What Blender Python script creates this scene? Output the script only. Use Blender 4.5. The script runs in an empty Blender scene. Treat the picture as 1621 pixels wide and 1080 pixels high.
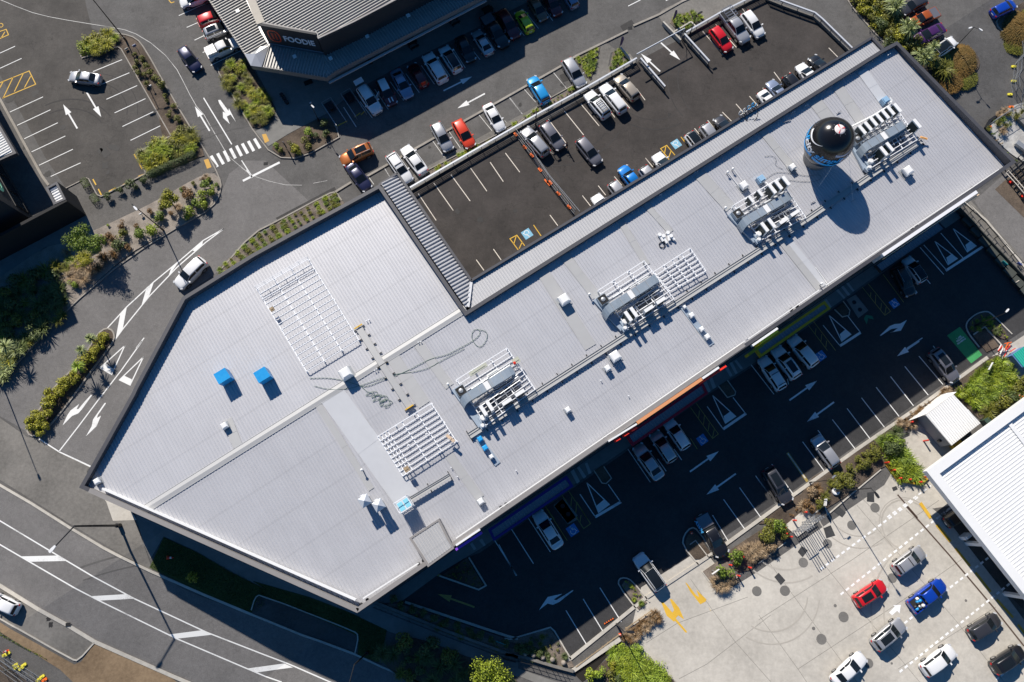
import bpy, bmesh, math, random
from mathutils import Vector, Matrix
from mathutils.geometry import tessellate_polygon
random.seed(7)
R = math.radians
SC = bpy.context.scene
C = SC.collection
# ---------------------------------------------------------------- camera, sky, sun, exposure
TILT, FPX, CAMH = R(13), 1225.0, 100.0
cd = bpy.data.cameras.new('camera'); cam = bpy.data.objects.new('camera', cd); C.objects.link(cam)
cam.location = (0, 0, CAMH); cam.rotation_euler = (TILT, 0, 0)
cd.sensor_fit = 'HORIZONTAL'; cd.sensor_width = 36; cd.lens = FPX/1621*36
cd.clip_start = 1; cd.clip_end = 3000
SC.camera = cam
SUN = Vector((0.598, -1.115, -1.0))            # direction the light travels
wd = bpy.data.worlds.new('World'); SC.world = wd; wd.use_nodes = True
nt = wd.node_tree; bg = nt.nodes['Background']
sky = nt.nodes.new('ShaderNodeTexSky'); sky.sky_type = 'NISHITA'; sky.sun_disc = False
sky.sun_elevation = R(38.3); sky.sun_rotation = R(-28.2); sky.ozone_density = 4.0; sky.air_density = 0.9; sky.dust_density = 0.2
hsv = nt.nodes.new('ShaderNodeHueSaturation'); hsv.inputs['Saturation'].default_value = 1.28
nt.links.new(sky.outputs[0], hsv.inputs['Color']); nt.links.new(hsv.outputs[0], bg.inputs[0]); bg.inputs[1].default_value = 0.064
sl = bpy.data.lights.new('sun', 'SUN'); sl.energy = 4.6; sl.angle = R(0.5); sl.color = (1.0, 0.935, 0.845)
so = bpy.data.objects.new('sun', sl); C.objects.link(so); so.location = (-60, 110, 150)
so.rotation_euler = SUN.to_track_quat('-Z', 'Y').to_euler()
SC.view_settings.view_transform = 'Standard'; SC.view_settings.look = 'None'
SC.view_settings.exposure = 0.38; SC.view_settings.gamma = 1.0
SC.cycles.max_bounces = 5; SC.cycles.diffuse_bounces = 2; SC.cycles.glossy_bounces = 2

# ---------------------------------------------------------------- measuring helpers
UX, UY = 0.83239, 0.55419                      # the long axis of the shopping building
NX, NY, S0 = 0.55419, -0.83239, -1.126         # its street-side normal
def P(px, py, z=0.0):
    u, v = px-810.5, py-540
    c, s = math.cos(TILT), math.sin(TILT)
    k = (CAMH-z)/(FPX*c+v*s)
    return Vector((u*k, (-v*c+FPX*s)*k))
def sval(x, y): return x*NX+y*NY-S0
def gz(x, y):
    s = sval(x, y)
    return 0.0 if s < -22 else (-3.5 if s > 0 else -3.5*(s+22)/22)
def G(px, py, h=0.0):
    z = 0.0
    for _ in range(7):
        p = P(px, py, z+h); z = gz(p.x, p.y)
    return Vector((p.x, p.y, z))
RA = P(230, 805, 9.2); RB = P(735, 490, 9.2); RD = (RB-RA).normalized(); RN = Vector((RD.y, -RD.x))
def rz(x, y):
    s = (Vector((x, y))-RA).dot(RN)
    return 9.25-0.028*s if s > 0 else 9.25+0.02*s
def RF(px, py, h=0.0):
    z = 9.0
    for _ in range(6):
        p = P(px, py, z+h); z = rz(p.x, p.y)
    return Vector((p.x, p.y, z))
REG = {}
for _i, _k in enumerate('abcdefghijklmnop'):
    REG[_k] = ((0, 400, 800, 1201)[_i % 4], (0, 270, 540, 800)[_i//4])
def Z(k, *pts):                                # close-up coordinates -> photo pixels
    ox, oy = REG[k]
    r = [(ox+a/3.857, oy+b/3.857) for a, b in pts]
    return r if len(r) > 1 else r[0]

# ---------------------------------------------------------------- materials
MATS = {}
def mat(name, col, rough=0.7, metal=0.0, var=0.0, scale=3.0, bump=0.0, bscale=40.0, island=0.0, trans=0.0, emis=None, coat=0.0, col2=None, blotch=0.0, alpha=None):
    if name in MATS: return MATS[name]
    m = bpy.data.materials.new(name); m.use_nodes = True; MATS[name] = m
    t = m.node_tree; N = t.nodes; L = t.links; b = N['Principled BSDF']
    b.inputs['Base Color'].default_value = (*col, 1); b.inputs['Roughness'].default_value = rough
    b.inputs['Metallic'].default_value = metal
    if coat: b.inputs['Coat Weight'].default_value = coat; b.inputs['Coat Roughness'].default_value = 0.05
    if alpha is not None: b.inputs['Alpha'].default_value = alpha
    if emis: b.inputs['Emission Color'].default_value = (*emis[0], 1); b.inputs['Emission Strength'].default_value = emis[1]
    if var or island or blotch:
        tc = N.new('ShaderNodeTexCoord'); geo = N.new('ShaderNodeNewGeometry')
        mix = N.new('ShaderNodeMix'); mix.data_type = 'RGBA'
        c2 = col2 or tuple(min(1, c*1.9+0.02) for c in col)
        c1 = tuple(c*(1-max(var, island, blotch)) for c in col)
        mix.inputs[6].default_value = (*c1, 1); mix.inputs[7].default_value = (*c2, 1)
        if island:
            ad = N.new('ShaderNodeMath'); ad.operation = 'MULTIPLY'; ad.inputs[1].default_value = 1.0
            L.new(geo.outputs['Random Per Island'], ad.inputs[0]); fac = ad.outputs[0]
            L.new(fac, mix.inputs[0])
        else:
            n1 = N.new('ShaderNodeTexNoise'); n1.inputs['Scale'].default_value = scale; n1.inputs['Detail'].default_value = 8; n1.inputs['Roughness'].default_value = 0.7
            L.new(geo.outputs['Position'], n1.inputs['Vector'])
            n2 = N.new('ShaderNodeTexNoise'); n2.inputs['Scale'].default_value = scale*0.09; n2.inputs['Detail'].default_value = 5
            L.new(geo.outputs['Position'], n2.inputs['Vector'])
            a = N.new('ShaderNodeMath'); a.operation = 'ADD'; L.new(n1.outputs['Fac'], a.inputs[0]); L.new(n2.outputs['Fac'], a.inputs[1])
            mr = N.new('ShaderNodeMapRange'); mr.inputs[1].default_value = 0.65; mr.inputs[2].default_value = 1.28
            mr.inputs[3].default_value = 0; mr.inputs[4].default_value = 0.55 if not blotch else 1.0
            L.new(a.outputs[0], mr.inputs[0]); L.new(mr.outputs[0], mix.inputs[0])
        L.new(mix.outputs[2], b.inputs['Base Color'])
    if bump:
        nb = N.new('ShaderNodeTexNoise'); nb.inputs['Scale'].default_value = bscale; nb.inputs['Detail'].default_value = 4
        g2 = N.new('ShaderNodeNewGeometry'); L.new(g2.outputs['Position'], nb.inputs['Vector'])
        bp = N.new('ShaderNodeBump'); bp.inputs['Strength'].default_value = bump; bp.inputs['Distance'].default_value = 0.05
        L.new(nb.outputs['Fac'], bp.inputs['Height']); L.new(bp.outputs[0], b.inputs['Normal'])
    if trans: b.inputs['Transmission Weight'].default_value = trans
    return m
def asphalt(name, col, wear=0.5):
    m = mat(name, col, 0.9, bump=0.5, bscale=14)
    t = m.node_tree; N = t.nodes; L = t.links; b = N['Principled BSDF']
    geo = N.new('ShaderNodeNewGeometry')
    def noise(sc, det, rg=0.6):
        n = N.new('ShaderNodeTexNoise'); n.inputs['Scale'].default_value = sc; n.inputs['Detail'].default_value = det; n.inputs['Roughness'].default_value = rg
        L.new(geo.outputs['Position'], n.inputs['Vector']); return n.outputs['Fac']
    def mr(v, a, b_, c, d):
        q = N.new('ShaderNodeMapRange'); q.inputs[1].default_value = a; q.inputs[2].default_value = b_; q.inputs[3].default_value = c; q.inputs[4].default_value = d
        L.new(v, q.inputs[0]); return q.outputs[0]
    def mul(a, c):
        q = N.new('ShaderNodeMath'); q.operation = 'MULTIPLY'; L.new(a, q.inputs[0]); L.new(c, q.inputs[1]); return q.outputs[0]
    f = mul(mul(mr(noise(7, 8, .9), .3, .7, .62, 1.42), mr(noise(2.1, 5, .7), .3, .7, .88, 1.14)), mr(noise(.22, 6, .7), .3, .7, 1-.28*wear, 1+.40*wear))
    f = mul(f, mr(noise(.8, 4, .6), .66, .74, 1.0, 1.0-.25*wear))       # old patches and drips
    # fine cracks
    v = N.new('ShaderNodeTexVoronoi'); v.feature = 'DISTANCE_TO_EDGE'; v.inputs['Scale'].default_value = 0.11
    nn = N.new('ShaderNodeTexNoise'); nn.inputs['Scale'].default_value = .5; nn.inputs['Detail'].default_value = 5; L.new(geo.outputs['Position'], nn.inputs['Vector'])
    ad = N.new('ShaderNodeVectorMath'); ad.operation = 'MULTIPLY_ADD'; L.new(nn.outputs['Color'], ad.inputs[0]); ad.inputs[1].default_value = (5, 5, 5); L.new(geo.outputs['Position'], ad.inputs[2])
    L.new(ad.outputs[0], v.inputs['Vector'])
    f = mul(f, mr(v.outputs['Distance'], 0.0, 0.006, 1.0-.35*wear, 1.0))
    mx = N.new('ShaderNodeVectorMath'); mx.operation = 'SCALE'; mx.inputs[0].default_value = col; L.new(f, mx.inputs['Scale'])
    L.new(mx.outputs[0], b.inputs['Base Color']); return m
A_BASE = asphalt('asphalt_grey', (.102, .098, .094), .8)
A_LOT = asphalt('asphalt_left_lot', (.070, .064, .058), 1.0)
A_UP = asphalt('asphalt_new', (.046, .040, .037), 1.1)
A_LOW = asphalt('asphalt_fresh', (.040, .039, .040), .6)
A_ST = asphalt('asphalt_street', (.155, .148, .143), .45)
A_PATH = asphalt('asphalt_path', (.115, .108, .10), .6)
CONC = mat('concrete', (.48, .447, .392), .9, blotch=.2, scale=1.6, col2=(.60, .562, .495), bump=.15, bscale=6)
CONC2 = mat('concrete_old', (.17, .16, .145), .9, var=.35, scale=2.2, col2=(.33, .31, .28), bump=.2, bscale=6)
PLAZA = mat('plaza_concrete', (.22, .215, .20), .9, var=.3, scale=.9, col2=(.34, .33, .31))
KERB = mat('kerb_concrete', (.34, .31, .27), .9, var=.3, scale=3, col2=(.52, .48, .42))
SOIL = mat('soil', (.085, .062, .045), 1, var=.6, scale=5, col2=(.26, .20, .15), bump=.8, bscale=9)
BARK = mat('bark_mulch', (.16, .12, .09), 1, var=.7, scale=7, col2=(.48, .40, .33), bump=.8, bscale=12)
PEBB = mat('pebble_bed', (.30, .26, .22), 1, var=.5, scale=8, col2=(.62, .54, .46), bump=.8, bscale=14)
DIRT = mat('bare_dirt', (.30, .20, .115), 1, var=.5, scale=2.2, col2=(.46, .33, .20), bump=.5, bscale=3)
LIME = mat('pale_rubble', (.62, .60, .56), 1, var=.6, scale=1.2, col2=(.9, .88, .84), bump=.8, bscale=3)
def worn(name, col, under, amt):
    m = mat(name, col, .75); t = m.node_tree; N = t.nodes; L = t.links; b = N['Principled BSDF']
    geo = N.new('ShaderNodeNewGeometry'); n1 = N.new('ShaderNodeTexNoise'); n1.inputs['Scale'].default_value = 5; n1.inputs['Detail'].default_value = 9; n1.inputs['Roughness'].default_value = .85
    n2 = N.new('ShaderNodeTexNoise'); n2.inputs['Scale'].default_value = .35; n2.inputs['Detail'].default_value = 3
    L.new(geo.outputs['Position'], n1.inputs['Vector']); L.new(geo.outputs['Position'], n2.inputs['Vector'])
    ad = N.new('ShaderNodeMath'); ad.operation = 'ADD'; L.new(n1.outputs['Fac'], ad.inputs[0]); L.new(n2.outputs['Fac'], ad.inputs[1])
    q = N.new('ShaderNodeMapRange'); q.inputs[1].default_value = .70+amt; q.inputs[2].default_value = 1.0+amt; q.inputs[3].default_value = 0; q.inputs[4].default_value = 1; L.new(ad.outputs[0], q.inputs[0])
    mx = N.new('ShaderNodeMix'); mx.data_type = 'RGBA'; mx.inputs[6].default_value = (*under, 1); mx.inputs[7].default_value = (*col, 1)
    L.new(q.outputs[0], mx.inputs[0]); L.new(mx.outputs[2], b.inputs['Base Color']); return m
PW = worn('paint_white', (.80, .80, .78), (.30, .29, .28), -.08)
PWO = worn('paint_white_worn', (.66, .65, .62), (.10, .10, .10), .0)
PWF = mat('paint_white_fresh', (.84, .84, .83), .7)
PCR = worn('paint_cream', (.74, .67, .58), (.22, .20, .18), -.05)
PY = mat('paint_yellow', (.80, .46, .03), .7, var=.25, scale=6, col2=(.88, .56, .07))
PYD = mat('paint_yellow_dull', (.42, .31, .08), .8, var=.3, scale=6, col2=(.5, .38, .12))
PBL = mat('paint_blue', (.06, .24, .62), .7, var=.2, scale=5, col2=(.1, .32, .7))
PCY = mat('paint_light_blue', (.22, .52, .72), .7, var=.2, scale=5, col2=(.3, .6, .8))
PGR = mat('paint_green', (.05, .36, .11), .75, var=.25, scale=5, col2=(.09, .46, .16))
ROOF = mat('roof_steel', (.54, .54, .562), .42, metal=.2, var=.10, scale=.35, col2=(.59, .59, .612))
ROOFW = mat('roof_steel_warm', (.52, .515, .51), .45, metal=.2, var=.1, scale=.35, col2=(.58, .575, .57))
def streak(m, ang, amt=.10):
    t = m.node_tree; N = t.nodes; L = t.links; b = N['Principled BSDF']; src = b.inputs['Base Color'].links[0].from_socket
    geo = N.new('ShaderNodeNewGeometry'); mp = N.new('ShaderNodeMapping'); mp.inputs['Rotation'].default_value = (0, 0, -ang); L.new(geo.outputs['Position'], mp.inputs['Vector'])
    mp2 = N.new('ShaderNodeMapping'); mp2.inputs['Scale'].default_value = (1.3, .07, 1); L.new(mp.outputs[0], mp2.inputs['Vector'])
    n = N.new('ShaderNodeTexNoise'); n.inputs['Scale'].default_value = 1.0; n.inputs['Detail'].default_value = 5; L.new(mp2.outputs[0], n.inputs['Vector'])
    n2 = N.new('ShaderNodeTexNoise'); n2.inputs['Scale'].default_value = .12; n2.inputs['Detail'].default_value = 6; L.new(geo.outputs['Position'], n2.inputs['Vector'])
    n3 = N.new('ShaderNodeTexNoise'); n3.inputs['Scale'].default_value = 2.5; n3.inputs['Detail'].default_value = 8; L.new(geo.outputs['Position'], n3.inputs['Vector'])
    wv = N.new('ShaderNodeTexWave'); wv.wave_type = 'BANDS'; wv.bands_direction = 'Y'; wv.inputs['Scale'].default_value = .075; wv.inputs['Distortion'].default_value = 0; L.new(mp.outputs[0], wv.inputs['Vector'])
    def mr(v, a, c, d, e):
        q = N.new('ShaderNodeMapRange'); q.inputs[1].default_value = a; q.inputs[2].default_value = c; q.inputs[3].default_value = d; q.inputs[4].default_value = e; L.new(v, q.inputs[0]); return q.outputs[0]
    def mul(x, y): q = N.new('ShaderNodeMath'); q.operation = 'MULTIPLY'; L.new(x, q.inputs[0]); L.new(y, q.inputs[1]); return q.outputs[0]
    f = mul(mul(mr(n.outputs['Fac'], .3, .7, 1-amt, 1+amt*.5), mr(n2.outputs['Fac'], .3, .7, 1-amt*.8, 1+amt*.5)), mul(mr(n3.outputs['Fac'], .62, .75, 1, 1-amt*1.2), mr(wv.outputs['Fac'], .985, 1.0, 1, .93)))
    v = N.new('ShaderNodeVectorMath'); v.operation = 'SCALE'; L.new(src, v.inputs[0]); L.new(f, v.inputs['Scale']); L.new(v.outputs[0], b.inputs['Base Color'])
streak(ROOF, math.atan2(.5463, .8376), .035); streak(ROOFW, math.atan2(.5463, .8376), .03)
ROOFD = mat('roof_steel_grey', (.40, .40, .41), .4, metal=.4, var=.15, scale=.6, col2=(.48, .48, .49))
ROOFV = mat('roof_verandah', (.48, .48, .49), .45, metal=.15, var=.1, scale=.6, col2=(.54, .54, .55))
ROOFF = mat('roof_restaurant', (.38, .37, .35), .5, metal=.2, var=.15, scale=.6, col2=(.46, .45, .43))
FLAT = mat('flat_flashing', (.47, .47, .465), .5, metal=.15, var=.1, scale=1, col2=(.50, .50, .50))
FLATP = mat('pale_flashing', (.60, .61, .63), .45, metal=.15, var=.1, scale=1, col2=(.64, .65, .67))
CAP = mat('parapet_charcoal', (.072, .072, .082), .5, metal=.1, var=.15, scale=1.5, col2=(.095, .095, .106))
CAPW = mat('parapet_warm_grey', (.27, .255, .245), .6, var=.15, scale=1.5, col2=(.32, .30, .29))
WALLD = mat('wall_charcoal', (.030, .031, .034), .7, var=.2, scale=2, col2=(.045, .046, .05))
WALLB = mat('wall_black', (.012, .012, .013), .8, var=.2, scale=2, col2=(.02, .02, .021))
WHITE = mat('white_metal', (.82, .82, .81), .45, var=.06, scale=2, col2=(.86, .86, .85))
GALV = mat('galvanised', (.42, .44, .46), .45, metal=.4, var=.25, scale=3, col2=(.56, .58, .6))
DUCT = mat('duct_steel', (.36, .43, .49), .4, metal=.35, var=.2, scale=2.2, col2=(.48, .55, .62))
STEEL = mat('frame_steel', (.84, .85, .87), .45)
GLASS = mat('window_glass', (.012, .016, .02), .06, metal=0.0)
BLACK = mat('black_rubber', (.015, .015, .016), .8)
BPLA = mat('black_metal', (.02, .02, .022), .45)
REDP = mat('red_paint', (.75, .04, .02), .4)
ORP = mat('orange_plastic', (.85, .16, .02), .5)
YEP = mat('yellow_plastic', (.75, .66, .06), .55)
BLUEW = mat('blue_wrap', (.015, .33, .80), .35, var=.15, scale=3, col2=(.05, .5, .9))
RIM = mat('wheel_rim', (.45, .45, .46), .3, metal=.8)
LAMPW = mat('lamp_glass', (.8, .8, .8), .2)
TAIL = mat('tail_red', (.5, .015, .012), .25)
TIMBER = mat('timber', (.40, .29, .17), .8, var=.4, scale=5, col2=(.6, .46, .30))
BARKT = mat('tree_bark', (.12, .09, .065), .95, var=.4, scale=9)
def leafm(n, a, b_):
    return mat(n, a, .6, island=.35, col2=b_)
LF = dict(
 green=leafm('leaf_green', (.06, .11, .008), (.23, .32, .025)),
 bright=leafm('leaf_bright', (.13, .19, .009), (.40, .48, .025)),
 dark=leafm('leaf_dark', (.045, .075, .018), (.14, .18, .045)),
 olive=leafm('leaf_olive', (.08, .085, .010), (.25, .25, .03)),
 gold=leafm('leaf_gold', (.16, .16, .007), (.48, .46, .03)),
 rust=mat('leaf_rust', (.11, .10, .015), .7, blotch=.5, scale=1.6, col2=(.27, .145, .03)),
 brown=leafm('leaf_brown', (.13, .065, .02), (.30, .17, .06)),
 straw=leafm('leaf_straw', (.25, .16, .08), (.55, .40, .24)),
 pale=leafm('leaf_pale', (.17, .22, .06), (.42, .48, .20)),
 lime=leafm('leaf_lime', (.14, .24, .015), (.42, .54, .05)))
GRASS = mat('grass_blades', (.08, .14, .03), .8, island=.4, col2=(.20, .29, .07))

# ---------------------------------------------------------------- mesh helpers
class MB:
    def __init__(s): s.v = []; s.f = []; s.m = []; s.cur = 0
    def add(s, vs, fs):
        o = len(s.v); s.v += [tuple(v) for v in vs]; s.f += [tuple(o+i for i in f) for f in fs]; s.m += [s.cur]*len(fs); return s
    def box(s, c, d, a=0.0, zr=None):            # centre x,y,z(bottom) ; size ; rotation about z
        cx, cy, cz = c; dx, dy, dz = d[0]/2, d[1]/2, d[2]; ca, sa = math.cos(a), math.sin(a)
        vs = [(cx+x*ca-y*sa, cy+x*sa+y*ca, cz+z) for z in (0, dz) for x, y in ((-dx, -dy), (dx, -dy), (dx, dy), (-dx, dy))]
        return s.add(vs, [(3, 2, 1, 0), (4, 5, 6, 7), (0, 1, 5, 4), (1, 2, 6, 5), (2, 3, 7, 6), (3, 0, 4, 7)])
    def bar(s, p, q, w, h, up=(0, 0, 1)):        # rectangular bar between two points (centre line)
        p, q = Vector(p), Vector(q); d = (q-p)
        if d.length < 1e-6: return s
        d.normalize(); u = Vector(up)
        if abs(d.dot(u)) > .98: u = Vector((1, 0, 0))
        l = d.cross(u).normalized(); u = l.cross(d).normalized()
        vs = [b+l*x*w/2+u*y*h/2 for b in (p, q) for x, y in ((-1, -1), (1, -1), (1, 1), (-1, 1))]
        return s.add(vs, [(0, 1, 2, 3), (7, 6, 5, 4), (1, 0, 4, 5), (2, 1, 5, 6), (3, 2, 6, 7), (0, 3, 7, 4)])
    def tube(s, p, q, r, r2=None, n=8, caps=True):
        p, q = Vector(p), Vector(q); d = (q-p)
        if d.length < 1e-6: return s
        d.normalize(); r2 = r if r2 is None else r2
        a = d.orthogonal().normalized(); b = d.cross(a)
        vs = []
        for c, rr in ((p, r), (q, r2)):
            for i in range(n):
                t = 2*math.pi*i/n; vs.append(c+a*math.cos(t)*rr+b*math.sin(t)*rr)
        fs = [(i, (i+1) % n, n+(i+1) % n, n+i) for i in range(n)]
        if caps: fs += [tuple(range(n-1, -1, -1)), tuple(range(n, 2*n))]
        return s.add(vs, fs)
    def path(s, pts, r, n=6):
        for a, b in zip(pts, pts[1:]): s.tube(a, b, r, n=n)
        return s
    def lathe(s, prof, c, n=24, squash=(1, 1)):
        cx, cy, cz = c; o = []
        for r, z in prof:
            for i in range(n):
                t = 2*math.pi*i/n; o.append((cx+r*math.cos(t)*squash[0], cy+r*math.sin(t)*squash[1], cz+z))
        fs = []
        for k in range(len(prof)-1):
            for i in range(n):
                j = (i+1) % n; fs.append((k*n+i, k*n+j, (k+1)*n+j, (k+1)*n+i))
        fs.append(tuple(range(n-1, -1, -1))); fs.append(tuple(range((len(prof)-1)*n, len(prof)*n)))
        return s.add(o, fs)
    def poly(s, pts, z=0.0):                     # flat polygon, pts 2D or 3D
        p3 = [Vector((p[0], p[1], p[2] if len(p) > 2 else z)) for p in pts]
        tr = tessellate_polygon([p3]); o = []
        for t in tr:
            a, b, c = [p3[i] for i in t]
            if (b-a).cross(c-a).z < 0: t = (t[0], t[2], t[1])
            o.append(tuple(t))
        return s.add(p3, o)
    def prism(s, pts, z0, z1):
        pts = ccw([(p[0], p[1]) for p in pts]); n = len(pts)
        s.poly(pts, z1)
        vs = [(x, y, z0) for x, y in pts]+[(x, y, z1) for x, y in pts]
        return s.add(vs, [(i, (i+1) % n, n+(i+1) % n, n+i) for i in range(n)])
    def strip(s, pts, w, z=0.0, closed=False):   # flat ribbon
        l, r = offset_line(pts, w/2, closed), offset_line(pts, -w/2, closed); n = len(pts)
        vs = [(p[0], p[1], z) for p in l]+[(p[0], p[1], z) for p in r]
        m = n if closed else n-1
        return s.add(vs, [(n+i, n+(i+1) % n, (i+1) % n, i) for i in range(m)])
    def kerb(s, pts, w, h, closed=False, z0=-0.15):
        l, r = offset_line(pts, w/2, closed), offset_line(pts, -w/2, closed); n = len(pts); m = n if closed else n-1
        vs = [(p[0], p[1], z0) for p in l]+[(p[0], p[1], z0) for p in r]+[(p[0], p[1], h) for p in l]+[(p[0], p[1], h) for p in r]
        fs = []
        for i in range(m):
            j = (i+1) % n
            fs += [(3*n+i, 3*n+j, 2*n+j, 2*n+i), (2*n+i, 2*n+j, j, i), (n+i, n+j, 3*n+j, 3*n+i)]
        if not closed: fs += [(0, n, 3*n, 2*n), (n-1, 3*n-1, 4*n-1, 2*n-1)]
        return s.add(vs, fs)
    def bm(s):
        b = bmesh.new(); vv = [b.verts.new(v) for v in s.v]
        for f, m in zip(s.f, s.m):
            try: q = b.faces.new([vv[i] for i in f]); q.material_index = m
            except ValueError: pass
        return b
    def build(s, name, m, parent=None, drape=False, smooth=False, recalc=False, planes=None):
        b = s.bm()
        if recalc: bmesh.ops.recalc_face_normals(b, faces=b.faces)
        if drape:
            bmesh.ops.triangulate(b, faces=b.faces[:])
            for sv in (-22.0, 0.0):
                bmesh.ops.bisect_plane(b, geom=b.verts[:]+b.edges[:]+b.faces[:], plane_co=(NX*(S0+sv), NY*(S0+sv), 0), plane_no=(NX, NY, 0))
            for v in b.verts: v.co.z += gz(v.co.x, v.co.y)
        me = bpy.data.meshes.new(name); b.to_mesh(me); b.free()
        for q in (m if isinstance(m, (list, tuple)) else [m]): me.materials.append(q)
        if smooth:
            for p in me.polygons: p.use_smooth = True
        o = bpy.data.objects.new(name, me); C.objects.link(o)
        if parent is not None:
            o.parent = parent; o.matrix_parent_inverse = parent.matrix_basis.inverted()
        return o
def ccw(p):
    a = sum(p[i][0]*p[(i+1) % len(p)][1]-p[(i+1) % len(p)][0]*p[i][1] for i in range(len(p)))
    return list(p) if a > 0 else list(p)[::-1]
def offset_line(pts, d, closed=False):
    n = len(pts); out = []
    for i in range(n):
        p = Vector(pts[i][:2])
        a = Vector(pts[i-1][:2]) if (i > 0 or closed) else None
        b = Vector(pts[(i+1) % n][:2]) if (i < n-1 or closed) else None
        d1 = (p-a).normalized() if a is not None else None; d2 = (b-p).normalized() if b is not None else None
        if d1 is None: d1 = d2
        if d2 is None: d2 = d1
        n1 = Vector((-d1.y, d1.x)); n2 = Vector((-d2.y, d2.x)); m = n1+n2
        if m.length < 1e-4: m = n1.copy()
        m.normalize(); k = min(2.5, 1/max(.3, m.dot(n1)))
        out.append(p+m*d*k)
    return out
def inset(poly, d): return offset_line(ccw([tuple(p[:2]) for p in poly]), d, True)
def smooth_line(pts, it=2, closed=False):       # Chaikin corner cutting
    for _ in range(it):
        o = [] if closed else [pts[0]]; n = len(pts)
        for i in range(n if closed else n-1):
            a, b = pts[i], pts[(i+1) % n]
            o += [tuple(x*.75+y*.25 for x, y in zip(a, b)), tuple(x*.25+y*.75 for x, y in zip(a, b))]
        if not closed: o.append(pts[-1])
        pts = o
    return pts
def inpoly(x, y, p):
    c = False; j = len(p)-1
    for i in range(len(p)):
        if (p[i][1] > y) != (p[j][1] > y) and x < (p[j][0]-p[i][0])*(y-p[i][1])/(p[j][1]-p[i][1])+p[i][0]: c = not c
        j = i
    return c
def tag(o, label=None, cat=None, group=None, kind=None):
    if label: o['label'] = label
    if cat: o['category'] = cat
    if group: o['group'] = group
    if kind: o['kind'] = kind
    return o
def empty(name, loc, rotz=0.0, label=None, cat=None, group=None):
    o = bpy.data.objects.new(name, None); C.objects.link(o); o.location = loc; o.rotation_euler = (0, 0, rotz)
    o.empty_display_size = .3
    return tag(o, label, cat, group)
def copy_tree(o, parent=None):
    c = o.copy(); C.objects.link(c); c.parent = parent
    for ch in o.children: copy_tree(ch, c)
    return c
def rm_tree(o):
    for ch in list(o.children): rm_tree(ch)
    bpy.data.objects.remove(o)
def struct(o): o['kind'] = 'structure'; return o
def g2(pts, h=0.0): return [tuple(G(x, y, h)[:2]) for x, y in pts]
def text_mesh(s, size=1.0, extrude=0.0, shear=0.0, bold=0.0):
    cu = bpy.data.curves.new('text', 'FONT'); cu.body = s; cu.size = size; cu.extrude = extrude; cu.shear = shear; cu.offset = bold
    cu.align_x = 'CENTER'; cu.align_y = 'CENTER'; cu.resolution_u = 3
    o = bpy.data.objects.new('t', cu); C.objects.link(o); bpy.context.view_layer.update()
    me = bpy.data.meshes.new_from_object(o.evaluated_get(bpy.context.evaluated_depsgraph_get()))
    bpy.data.objects.remove(o); return me
# ---------------------------------------------------------------- the ground
def sheet(name, px, z, m):
    b = MB(); b.poly(g2(px), z); return struct(b.build(name, m, drape=True))
b = MB()
X0, Y0, X1, Y1 = -330, -260, 330, 420; ns = 22
for i in range(ns):
    for j in range(ns):
        xa, xb = X0+(X1-X0)*i/ns, X0+(X1-X0)*(i+1)/ns; ya, yb = Y0+(Y1-Y0)*j/ns, Y0+(Y1-Y0)*(j+1)/ns
        b.add([(xa, ya, -.012), (xb, ya, -.012), (xb, yb, -.012), (xa, yb, -.012)], [(0, 1, 2, 3)])
gr = b.build('ground', A_BASE, drape=True)
_bm = bmesh.new(); _bm.from_mesh(gr.data); bmesh.ops.remove_doubles(_bm, verts=_bm.verts, dist=1e-3); _bm.to_mesh(gr.data); _bm.free()
struct(gr)
sheet('left_parking_surface', [(-60, -60), (120, -60), (145, 45), (190, 60), (262, 212), (215, 240), (230, 280), (165, 310), (104, 298), (72, 250), (-60, 10)], -.006, A_LOT)
sheet('upper_parking_surface', [(646, 305), (740, 250), (848, 200), (1000, 108), (1012, 95), (1050, 75), (1090, 56), (1200, -3), (1230, 5), (1300, 30), (1349, 78), (1395, 90), (1395, 200), (900, 480), (746, 520), (640, 400)], -.006, A_UP)
sheet('lower_parking_surface', [(640, 920), (760, 875), (938, 752), (1120, 626), (1195, 578), (1387, 440), (1520, 340), (1548, 372), (1640, 470), (1640, 510), (1470, 624), (1354, 706), (1240, 788), (1120, 868), (1030, 935), (905, 1040), (868, 992), (810, 1014), (635, 955)], -.006, A_LOW)
sheet('street', [(-80, 720), (0, 766), (50, 795), (110, 833), (165, 866), (240, 903), (300, 938), (400, 974), (555, 1033), (660, 1077), (780, 1130), (420, 1140), (306, 1080), (150, 1015), (0, 924), (-80, 880)], -.004, A_ST)
sheet('side_road', [(1542, 318), (1594, 272), (1640, 330), (1760, 480), (1700, 500), (1621, 428)], -.004, A_ST)
sheet('road', Z('e', (1620, -60), (1500, -60), (1400, 20), (1350, 140), (1300, 215), (1100, 345), (900, 462), (700, 602), (490, 782), (300, 962), (190, 1082), (0, 1330), (0, 1500), (700, 1900), (960, 1080), (1115, 770), (1300, 640), (1620, 420), (1900, 200)), -.004, A_ST)
sheet('bus_bay', [(398, 968), (403, 948), (412, 943), (560, 1001), (567, 1007), (561, 1033), (480, 1003)], .0, asphalt('asphalt_bay', (.07, .068, .066), .8))
sheet('parking_bay', [(-40, 900), (0, 926), (150, 1016), (126, 1043), (118, 1045), (0, 977), (-40, 955)], .0, CONC2)
sheet('verge_soil', [(-40, 962), (0, 985), (118, 1052), (128, 1048), (151, 1018), (268, 1070), (330, 1120), (200, 1160), (95, 1060), (0, 1000), (-40, 980)], .03, DIRT)
sheet('footpath_lower_left', [(-40, 985), (0, 1004), (95, 1063), (140, 1085), (200, 1150), (-40, 1150)], .02, A_PATH)
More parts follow.
